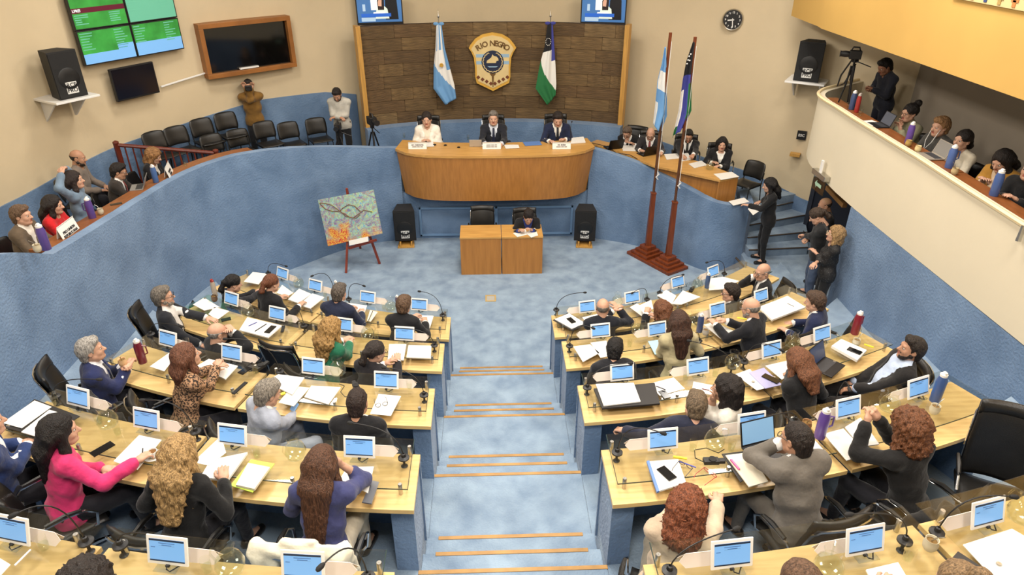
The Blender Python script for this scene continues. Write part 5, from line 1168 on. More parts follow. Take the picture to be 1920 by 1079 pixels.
pe('DR2', 'man in grey suit resting his chin on hand', (1494, 822), t4, 16, 0, lean=14, hyaw=14, hpitch=-12, hair=('crop', 0), hc=(44, 34, 30), skin=SK2, tc=(108, 102, 94), legs=(108, 102, 94), glasses=(24, 22, 22), lh=(1462, 832, 1.12), rh=(1475, 848, 1.0), elbow=.3, hz=1.24)
pe('DR3', 'woman with wavy auburn hair raising both hands', (1704, 800), t4, 24, 1, lean=14, hpitch=-10, hair=('curly', .06), hc=(126, 72, 38), top='sweater', tc=(25, 24, 24), lh=(1624, 796, 1.1), rh=(1648, 788, 1.1), lpose='grip', rpose='grip', neck=True)
pe('ER1', 'brown-haired person reading at the bottom right', (1502, 1098), t5, 8, 1, lean=10, hpitch=-20, hair=('pony', .05), hc=(112, 78, 54), top='blouse', tc=(90, 80, 76), rh=(1700, 1072, .88), lh=(1625, 1080, .88), hz=1.26)
pe('ER2', 'fair plait-haired person at the bottom right corner', (1800, 1100), t5, 14, 1, lean=10, hpitch=-16, hair=('bun', 0), hc=(150, 116, 76), top='blouse', tc=(120, 112, 104), lh=Vector((-.14, .3, .64)), rh=Vector((.14, .3, .64)))
# --- presiding bench, floor, clerks
pe('P1', 'woman in white jacket at left end of bench', (800, 224), 1.35, 180, 1, lean=4, s=1.12, hair=('pony', .0), hc=(46, 34, 28), tc=(238, 232, 220), shirt=(228, 216, 196), rh=(794, 264, .78), lh=(806, 264, .78), chairp='high', hpitch=-4, tuck=.32, hz=1.21)
pe('P2', 'grey-haired man in dark suit presiding at centre', (925, 222), 1.35, 180, 0, lean=2, s=1.12, hair=('short', 0), hc=(134, 124, 114), tc=(30, 32, 40), tie=(32, 36, 56), shirt=(206, 212, 222), rh=(910, 270, .8), lh=(940, 270, .8), chairp='high', tuck=.32, hz=1.21)
pe('P3', 'dark-haired man in blue suit looking down at bench', (1046, 222), 1.35, 180, 0, lean=6, s=1.12, hpitch=-22, hair=('side', 0), hc=(40, 30, 26), tc=(30, 38, 64), tie=(24, 26, 34), shirt=(226, 222, 212), rh=(1030, 265, .8), lh=(1060, 262, .8), chairp='high', tuck=.32, hz=1.21)
pe('S1', 'dark-haired woman writing at the stenographers table', (991, 403), 0, 184, 1, lean=24, hpitch=-30, hair=('pony', .02), hc=(34, 26, 24), tc=(27, 27, 30), shirt=(44, 60, 130), rh=(972, 434, .86), lh=(998, 433, .86), rpose='pen', s=1.06, hz=1.14, tuck=.32)
pe('K1', 'man in glasses bent over papers at clerks counter', (1176, 246), 1.13, 150, 0, lean=20, side=8, hpitch=-30, hair=('short', 0), hc=(112, 92, 76), tc=BLK, glasses=(40, 32, 30), tie=(24, 24, 28), rh=(1172, 268, .8), lh=(1190, 272, .8), s=1.0, hz=1.04, tuck=.32)
pe('K2', 'grey-haired clerk in dark suit behind laptop', (1220, 250), 1.13, 165, 0, lean=6, hpitch=-24, hair=('bald', 0), hc=(130, 120, 110), tc=(44, 42, 44), tie=(120, 52, 52), glasses=(50, 44, 40), rh=(1200, 282, .8), lh=(1240, 286, .8), s=1.0, tuck=.32, hz=1.09)
pe('K3', 'bearded clerk in black suit reading a sheet', (1291, 254), 1.13, 168, 0, lean=2, hpitch=-18, hair=('short', 0), hc=(26, 22, 20), beard=(34, 28, 26), skin=SK2, tc=BLK, tie=(30, 28, 26), glasses=(30, 28, 28), rh=(1280, 292, .82), lh=(1298, 298, .82), s=1.0, tuck=.32, hz=1.12)
pe('K4', 'woman with long black hair and white top at counter', (1354, 270), 1.13, 166, 1, lean=0, hpitch=-6, hair=('long', .16), hc=(22, 18, 18), tc=(28, 28, 31), shirt=(232, 230, 224), rh=(1335, 305, .76), lh=(1350, 312, .74), s=1.0, tuck=.32, hz=1.12)
pe('W1', 'woman in black suit standing with papers by stairs', (1443, 346), .3, 82, 1, chl=False, sit=False, lean=4, hpitch=-16, hair=('long', .16), hc=(24, 20, 20), top='blouse', tc=(25, 25, 27), legs=(24, 24, 26), lh=(1405, 386, 1.18), rh=(1428, 378, 1.15), s=1.0)
pe('M1', 'long-haired man in black top and jeans using phone', (1532, 402), .455, 70, 0, chl=False, sit=False, lean=6, hpitch=-34, hair=('pony', .0), hc=(70, 52, 40), top='sweater', tc=(30, 30, 32), legs=(70, 84, 108), shoes=(34, 32, 28), lh=(1506, 442, 1.12), rh=(1517, 446, 1.1), sleeve=.8, legspread=.14, lpose='grip', rpose='grip')
pe('W2', 'blond woman in glasses standing with arms folded', (1566, 440), .455, 76, 1, chl=False, sit=False, lean=0, hpitch=6, hair=('bob', .05), hc=(176, 136, 84), top='sweater', tc=(28, 27, 28), pat='pin', legs=(28, 28, 30), glasses=(200, 180, 150), lh=Vector((.13, .2, 1.16)), rh=Vector((-.12, .23, 1.1)), sleeve=.8, s=.98, hz=1.56)
pe('M2', 'bald man in black standing at back of stair group', (1547, 384), .3, 80, 0, chl=False, sit=False, hpitch=-16, hair=('bald', 0), hc=(60, 48, 40), skin=SK2, top='sweater', tc=(24, 24, 26), legs=(36, 38, 44), hz=1.64)
# --- left gallery
def gal(key, who, px, X, yaw, fem=0, **k):
    h = PX(px[0], px[1], X); hz = k.pop('hz', 1.2); pe(key, who, (h.x, h.y, h.z), h.z - hz, yaw, fem, chl='black stacking chair seating the ' + who, chairp='stack', hz=hz, cell=.025, tuck=.3, **k); return h
gal('G1', 'man in brown-grey jacket, leftmost in the gallery', (40, 404), -6.2, -84, 0, hair=('short', 0), hc=(120, 90, 66), tc=(96, 82, 66), shirt=(226, 218, 206), lean=6, hpitch=-4, rh=Vector((.1, .38, .8)), lh=Vector((-.05, .4, .8)))
gal('G2', 'woman in red jacket with long dark hair', (100, 384), -6.2, -82, 1, hair=('long', .22), hc=(34, 26, 24), top='blouse', tc=(198, 34, 38), lean=8, hpitch=-8, rh=Vector((.1, .42, .82)), lh=Vector((-.05, .42, .82)))
gal('G3', 'woman in denim shirt with arms raised behind head', (139, 338), -6.2, -75, 1, hair=('long', .1), hc=(48, 34, 30), top='blouse', tc=(112, 132, 152), lean=2, rh=Vector((.13, -.05, 1.34)), lh=Vector((-.13, -.05, 1.34)), elbow=1.2, neck=True, legs=(90, 100, 116))
gal('G4', 'balding man in grey sweater against gallery wall', (146, 296), -6.85, -78, 0, hair=('bald', 0), hc=(48, 38, 32), skin=SK2, beard=(60, 46, 38), top='sweater', tc=(124, 112, 102), lean=4, hpitch=-10, lh=Vector((-.12, .3, .66)), rh=Vector((.12, .3, .66)))
gal('G5', 'man in dark suit and red tie with laptop', (222, 320), -6.2, -72, 0, hair=('short', 0), hc=(34, 26, 24), skin=SK2, tc=(50, 44, 40), tie=(150, 44, 40), glasses=(40, 30, 28), lean=8, hpitch=-18, rh=Vector((.12, .44, .84)), lh=Vector((-.08, .44, .84)))
gal('G6', 'blond woman with fringe in black jacket', (288, 290), -6.1, -86, 1, hair=('bob', .06), hc=(176, 122, 68), tc=(28, 26, 28), shirt=(228, 222, 212), lean=12, hpitch=-26, rh=Vector((.1, .4, .82)), lh=Vector((-.05, .4, .82)))
h = P(466, 162, 3.25); pe('F1', 'photographer in olive vest raising a camera', tuple(h), h.z - 1.64, 196, 0, chl=False, sit=False, hz=1.64, hair=('short', 0), hc=(40, 30, 26), skin=SK2, top='sweater', tc=(128, 94, 44), legs=(30, 30, 32), lh=Vector((-.05, .2, 1.6)), rh=Vector((.06, .2, 1.62)), rpose='grip', lpose='grip', elbow=-.35, beard=(50, 38, 32))
cm = thing('photo_camera', 'black camera held up by the photographer', 'camera', (h.x, h.y, h.z), R_(196)); MB().bbox(-.07, .07, .13, .2, -.05, .05, .01).ob('camera_body', black, cm); MB().lathe([(.036, 0), (.04, .08), (.034, .1)], 14, M=Matrix.Translation((0, .2, 0)) @ Matrix.Rotation(-pi / 2, 4, 'X'), cap1=True).ob('lens', black, cm, True)
h = P(631, 174, 3.05); pe('F2', 'man in pale grey shirt looking at phone', tuple(h), h.z - 1.62, 176, 0, chl=False, sit=False, hz=1.62, hair=('short', 0), hc=(34, 26, 24), skin=SK2, top='sweater', tc=(188, 184, 174), legs=(28, 28, 30), hpitch=-36, lh=Vector((.06, .26, 1.12)), rh=Vector((-.04, .28, 1.12)), lpose='grip', rpose='grip', beard=(44, 34, 30), neck=True)
# --- right balcony
def balc(key, who, px, X, yaw, fem=0, **k):
    h = PX(px[0], px[1], X); hz = k.pop('hz', min(1.3, h.z - 2.58) if k.get('sit', True) else h.z - 2.58); fl = h.z - hz; k.setdefault('chairp', 'stack'); pe(key, who, (h.x, h.y, h.z), fl, yaw, fem, chl=('black stacking chair seating the ' + who) if k.get('sit', True) else False, hz=hz, cell=.025, tuck=.3, **k)
balc('B1', 'man in dark clothes leaning at balcony corner', (1660, 122), 6.62, 96, 0, sit=False, hair=('short', 0), hc=(22, 20, 20), skin=SK3, top='sweater', tc=(36, 38, 48), legs=(36, 38, 50), hpitch=-30, lh=Vector((.0, .26, 1.16)), rh=Vector((.12, .24, 1.14)), lpose='grip')
balc('B2', 'woman with bun and glasses in sage shirt, chin on hand', (1706, 212), 6.12, 100, 1, hair=('bun', 0), hc=(28, 22, 22), top='blouse', tc=(150, 146, 118), glasses=(110, 80, 60), lean=14, hpitch=-4, rh=Vector((.02, .3, 1.02)), lh=Vector((-.06, .3, .98)), neck=True)
balc('B3', 'blond man in dark grey sweater with earphones', (1763, 238), 6.12, 100, 0, hair=('side', 0), hc=(172, 124, 74), top='sweater', tc=(72, 70, 66), lean=8, hpitch=-4, neck=True)
balc('B4', 'dark-haired woman in white blouse on balcony', (1805, 264), 6.12, 106, 1, hair=('pony', .0), hc=(34, 26, 24), top='blouse', tc=(226, 216, 194), lean=4, hpitch=2, rh=Vector((.34, .2, .8)), lh=Vector((-.1, .36, .92)))
balc('B5', 'long dark-haired woman in mustard cardigan on balcony', (1880, 298), 6.12, 110, 1, hair=('long', .1), hc=(32, 24, 22), tc=(180, 132, 56), shirt=(214, 190, 160), lean=12, hpitch=-28, rh=Vector((.06, .34, .92)), lh=Vector((-.06, .34, .92)))
balc('B6', 'person in black hoodie at right edge of balcony', (1935, 318), 6.12, 112, 0, hair=('short', 0), hc=(26, 22, 22), top='hood', tc=(26, 26, 28), lean=12, rh=Vector((.05, .42, .95)), lh=Vector((-.12, .42, .95)), neck=True)
# ================================================================== THINGS ON THE DESKS
def row_rz(p):                                   # local -y looks outwards to the seats
    return math.atan2(p.y - AC, p.x) + pi / 2
TM = Matrix.Rotation(R_(-18), 4, 'X')
tab_case = MB().bbox(-.127, .127, -.006, .006, 0, .182, .005, M=TM).mesh('casing', white, True)
tab_scr = MB().box(-.108, .108, -.0075, -.006, .022, .162, M=TM).mesh('screen', screen)
tab_bar = MB().box(-.108, .108, -.0085, -.0075, .15, .162, M=TM).mesh('status_bar', screenbar)
tab_bar2 = MB().box(-.108, .108, -.0085, -.0075, .022, .030, M=TM).mesh('status_bar', screenbar)
tab_t1 = MB().box(-.05, .05, -.0085, -.0075, .136, .140, M=TM).mesh('text_line', screentxt); tab_t2 = MB().box(-.03, .03, -.0085, -.0075, .124, .128, M=TM).mesh('text_line', screentxt); tab_t3 = MB().box(-.098, -.072, -.0085, -.0075, .108, .112, M=TM).mesh('text_line', screentxt)
tab_st = MB().bbox(-.07, .07, -.05, .09, -.012, -.006, .002).bbox(-.05, .05, .03, .036, -.008, .12, .002).mesh('stand', glassmat('acrylic', (236, 240, 240)))
tab_pl = MB().tube([(0, -.008, .004), (.004, -.03, -.002), (.03, -.04, -.008), (.08, .03, -.009), (.12, .1, -.009)], .004, 5).bbox(-.012, .012, -.016, .0, -.008, .006, .002).mesh('cable', black, True)
TABD = [('casing', tab_case), ('screen', tab_scr, [('status_bar', tab_bar), ('status_bar', tab_bar2), ('text_line', tab_t1), ('text_line', tab_t2), ('text_line', tab_t3)]), ('stand', tab_st), ('cable', tab_pl)]
def tent(sx):
    m = MB(); out = [(-.13, 0), (.11, 0), (.15, .045), (.11, .09), (-.13, .09)]
    for s in (-1, 1):
        v = [(x * sx, s * (.03 - .03 * z / .09), z) for x, z in out]; v2 = [(x, y - s * .002, z) for x, y, z in v]
        m.add(v + v2, [(0, 1, 2, 3, 4), (9, 8, 7, 6, 5)] + [(i, (i + 1) % 5, 5 + (i + 1) % 5, 5 + i) for i in range(5)])
    return m.mesh('name_card', card)
TENT = {-1: tent(1), 1: tent(-1)}
SEATS = {
 'AL': [('AL1', 527, 514), ('AL2', 589, 537), ('AL3', 688, 559), ('AL4', 785, 573)], 'BL': [('BL1', 431, 562), ('BL2', 517, 590), ('BL3', 642, 611), ('BL4', 757, 628)],
 'CL': [('CL1', 311, 638), ('CL2', 431, 664), ('CL3', 585, 690), ('CL4', 723, 716)], 'DL': [('DL0', 141, 748), ('DL1', 270, 790), ('DL2', 432, 820), ('DL3', 672, 843)],
 'EL': [('EL0', 14, 1000), ('EL1', 309, 1040), ('EL2', 565, 1068)],
 'AR': [('AR1', 1102, 577), ('AR2', 1187, 559), ('AR3', 1273, 530), ('AR4', 1340, 510)], 'BR': [('BR1', 1127, 622), ('BR2', 1234, 619), ('BR3', 1348, 582), ('BR4', 1430, 556)],
 'CR': [('CR1', 1168, 701), ('CR2', 1311, 690), ('CR3', 1450, 658), ('CR4', 1545, 628)], 'DR': [('DR1', 1245, 828), ('DR2', 1413, 797), ('DR3', 1595, 768), ('DR4', 1727, 730)],
 'ER': [('ER0', 1376, 1046), ('ER1', 1628, 1020), ('ER2', 1860, 968)]}
PEOPLE.update({'EL0': 'empty place at the lower left corner', 'EL2': 'place nearest aisle in bottom left row', 'DR4': 'empty place with the tall armchair', 'ER0': 'place nearest aisle in bottom right row'})
SHORT = {'AL1': 'black-haired woman, far left of front row', 'AL2': 'red-haired woman of front row', 'AL3': 'man in navy suit, front left row', 'AL4': 'person writing by aisle, front left', 'BL1': 'bearded man leaning back', 'BL2': 'bald man with clasped hands', 'BL3': 'curly blond woman in green', 'BL4': 'woman with low ponytail', 'CL1': 'man in blue suit with mug', 'CL2': 'woman in leopard print', 'CL3': 'man in light grey suit', 'CL4': 'man with cropped dark hair', 'DL0': 'blue-suited man at left edge', 'DL1': 'woman in pink jacket', 'DL2': 'wavy blond woman in black', 'DL3': 'long-haired woman in navy blouse', 'EL0': 'empty place, lower left corner', 'EL1': 'dark curly head, bottom left', 'EL2': 'aisle place, bottom left row', 'AR1': 'balding man, front right aisle', 'AR2': 'auburn-haired woman reading', 'AR3': 'young man in glasses', 'AR4': 'bald man resting chin', 'BR1': 'black-haired man, second right aisle', 'BR2': 'woman in beige jacket', 'BR3': 'grey-bearded man in black suit', 'BR4': 'man in navy suit near wall', 'CR1': 'man in navy jumper', 'CR2': 'woman in white blouse whispering', 'CR3': 'auburn woman writing', 'CR4': 'dark-bearded man leaning back', 'DR1': 'woman with curly red hair', 'DR2': 'man in grey suit', 'DR3': 'wavy auburn woman raising hands', 'DR4': 'empty place with tall armchair', 'ER0': 'aisle place, bottom right row', 'ER1': 'brown head, bottom right', 'ER2': 'fair head, bottom right corner'}
RK = {'A': 1, 'B': 2, 'C': 3, 'D': 4, 'E': 5}
for key, lst in SEATS.items():
    k = RK[key[0]]; sgn = -1 if key[1] == 'L' else 1; gz = T[k] + GZ
    for who, px, py in lst:
        q = P(px, py, gz + .10); rz = row_rz(q)
        t = thing('tablet', 'white tablet on stand before the ' + SHORT[who], 'tablet', (q.x, q.y, gz + .013), rz, 'voting tablets on the desks'); tree(TABD, t)
        dx, dy = rot2(-sgn * .15, .07, rz); o = ob('name_card', TENT[sgn], None, (q.x + dx, q.y + dy, gz), rz); tag(o, 'folded name card behind tablet of the ' + SHORT[who], 'name card', 'name cards on the desks')
# microphones
MIC = [('DL3', 4, 757, 860, 660, 794), ('DL2', 4, 367, 811, 270, 751), ('DL0', 4, 104, 745, 183, 712), ('CL4', 3, 795, 742, 722, 690), ('CL3', 3, 525, 698, 425, 636), ('CL1', 3, 283, 628, 337, 612), ('BL4', 2, 814, 649, 740, 616), ('BL2', 2, 570, 612, 540, 588),
       ('AL4', 1, 830, 592, 788, 547), ('AL3', 1, 654, 562, 681, 536), ('AL2', 1, 626, 545, 587, 517), ('AL1', 1, 503, 513, 535, 499), ('EL0', 5, 162, 1018, 31, 964), ('EL1', 5, 226, 1024, 341, 1014), ('EL2', 5, 690, 1085, 605, 1060),
       ('AR1', 1, 1043, 582, 1095, 549), ('AR2', 1, 1213, 562, 1187, 549), ('AR3', 1, 1237, 550, 1279, 516), ('AR4', 1, 1358, 514, 1327, 492), ('BR1', 2, 1068, 650, 1110, 615), ('BR2', 2, 1310, 640, 1282, 640), ('CR1', 3, 1101, 728, 1180, 682), ('CR3', 3, 1395, 680, 1463, 656), ('CR2', 3, 1372, 690, 1295, 640),
       ('DR1', 4, 1157, 850, 1240, 812), ('DR2', 4, 1490, 790, 1410, 792), ('DR3', 4, 1560, 770, 1592, 728), ('ER0', 5, 1255, 1072, 1377, 993), ('ER1', 5, 1696, 1016, 1597, 965), ('ER2', 5, 1756, 1000, 1897, 932)]
mic_base = MB().lathe([(.028, -.08), (.02, -.074), (.01, -.06), (.01, 0), (.045, .0), (.045, .012), (.02, .02), (.016, .045), (.008, .05)], 14).mesh('base', black, True)
def mic(base, head, label, grp='gooseneck microphones'):
    t = thing('microphone', label, 'microphone', base, 0, grp); ob('base', mic_base, t); h = Vector(head) - Vector(base)
    c = [Vector((0, 0, .04)), Vector((0, 0, .04 + max(.1, h.z * .8))) + h * .08, Vector((h.x * .55, h.y * .55, h.z * 1.0 + .02)), h]
    pts = [(1 - u) ** 3 * c[0] + 3 * (1 - u) ** 2 * u * c[1] + 3 * (1 - u) * u * u * c[2] + u ** 3 * c[3] for u in [i / 10 for i in range(11)]]
    MB().tube(pts, .0045, 6).ob('gooseneck', black, t, True); d = (pts[-1] - pts[-2]).normalized()
    MB().tube([h - d * .012, h + d * .005, h + d * .03, h + d * .042], [.008, .015, .015, .008], 10).ob('capsule', blackm, t, True); return t
for who, k, bx, by, hx, hy in MIC:
    gz = T[k] + GZ; b = P(bx, by, gz); best = None
    for dz in np.linspace(.12, .42, 16):             # neck length is that of a real one
        h = P(hx, hy, gz + dz); L_ = (h - b).length
        if best is None or abs(L_ - .46) < best[0]: best = (abs(L_ - .46), h)
    mic(b, best[1], 'black gooseneck microphone serving the ' + SHORT[who])
# glassware
pit_g = MB().lathe([(.045, 0), (.075, .02), (.085, .07), (.07, .12), (.042, .155), (.045, .19), (.055, .205)], 18).mesh('jug', tumb, True)
pit_w = MB().lathe([(.043, .004), (.071, .022), (.080, .07), (.074, .1), (.0, .1)], 16).mesh('water', water, True)
pit_h = MB().tube([(.047, 0, .185), (.09, 0, .18), (.105, 0, .13), (.08, 0, .075)], .007, 6).mesh('handle', tumb, True)
tum_g = MB().lathe([(.024, 0), (.026, .002), (.031, .105)], 14).mesh('glass', tumb, True); tum_w = MB().lathe([(.023, .006), (.027, .05), (0, .05)], 12).mesh('water', water, True)
PIT = [(4, 205, 800, 'beside pink-jacketed woman'), (4, 556, 858, 'beside long-haired woman in navy'), (3, 635, 702, 'in third row left'), (2, 466, 592, 'left in second row'), (2, 690, 634, 'behind low ponytail woman'), (1, 561, 538, 'between front row women'), (1, 733, 582, 'beside person writing by aisle'), (5, 435, 1072, 'at the bottom left edge'), (1, 1157, 572, 'behind balding man'), (1, 1307, 540, 'beside blue bottle, front right'), (2, 1194, 624, 'left of beige-jacketed woman'), (2, 1300, 610, 'beside blue thermos, second row right'), (3, 1372, 690, 'above woman in white'), (3, 1484, 650, 'above auburn woman writing'), (4, 1338, 838, 'beside the man in grey suit'), (4, 1665, 770, 'above wavy auburn woman'), (5, 1549, 1078, 'beside brown head bottom right'), (5, 1910, 975, 'at the right edge')]
for k, x, y, lb in PIT:
    q = P(x, y, T[k] + GZ); t = thing('water_pitcher', 'round glass water pitcher ' + lb, 'pitcher', q, (x * 7 % 6), 'glass water pitchers'); tree([('jug', pit_g, [('handle', pit_h)]), ('water', pit_w)], t)
TUM = [(4, 187, 795, 'left of pitcher by pink jacket'), (4, 222, 815, 'right of pitcher by pink jacket'), (4, 483, 858, 'before wavy blond woman'), (4, 620, 850, 'beside navy-bloused woman'), (4, 104, 755, 'beside leftmost fourth row tablet'), (3, 614, 702, 'left of third row pitcher'), (3, 768, 728, 'by the third left aisle end'), (3, 480, 700, 'before leopard print woman'), (3, 352, 650, 'behind leopard print woman'), (2, 545, 606, 'beside second row bald man'), (2, 706, 634, 'near low ponytail woman'), (1, 610, 556, 'before front row red-haired woman'), (1, 720, 580, 'left of writing person'), (5, 85, 1030, 'lower left corner'), (5, 390, 1072, 'left of bottom pitcher'), (1, 1212, 558, 'behind auburn reading woman'), (1, 1298, 546, 'beside front right pitcher'), (2, 1180, 650, 'second right row centre'), (2, 1370, 594, 'between young man and tablet'), (2, 1452, 566, 'at navy-suited man tablet'), (3, 1285, 712, 'left of white blouse woman'), (3, 1340, 706, 'above white blouse woman'), (3, 1572, 640, 'beside maroon thermos right'), (4, 1298, 845, 'right of curly red woman tablet'), (4, 1370, 845, 'before man in grey suit'), (4, 1632, 772, 'left of pitcher, fourth right row'), (5, 1700, 1050, 'bottom right row')]
for k, x, y, lb in TUM:
    q = P(x, y, T[k] + GZ); t = thing('drinking_glass', 'clear drinking glass ' + lb, 'glass', q, 0, 'drinking glasses on the desks'); tree([('glass', tum_g), ('water', tum_w)], t)
# papers: four corners lie on the glass
def sheet(k, pts, label, m=paper, th=.004, lift=0., name='paper', cat='paper', z=None, grp=None):
    z0 = (T[k] + GZ if z is None else z) + lift + .0012; w = [P(x, y, z0) for x, y in pts]; c = sum(w, Vector()) / len(w); n = len(w)
    vs = [(p.x - c.x, p.y - c.y, 0) for p in w] + [(p.x - c.x, p.y - c.y, th) for p in w]
    o = MB().add(vs, [tuple(range(n)), tuple(range(n, 2 * n))] + [(i, (i + 1) % n, n + (i + 1) % n, n + i) for i in range(n)]).ob(name, m, None, loc=(c.x, c.y, z0)); tag(o, label, cat, grp); return o
lilac = mat('lilac folder', (168, 166, 206), .6); lightblue = mat('light blue folder', (166, 206, 220), .6); lime = mat('lime folder', (186, 208, 80), .5); clearf = mat('grey sleeve', (206, 202, 190), .4); blackf = mat('black folder', (36, 34, 34), .5); bluef = mat('blue folder', (96, 130, 190), .5)
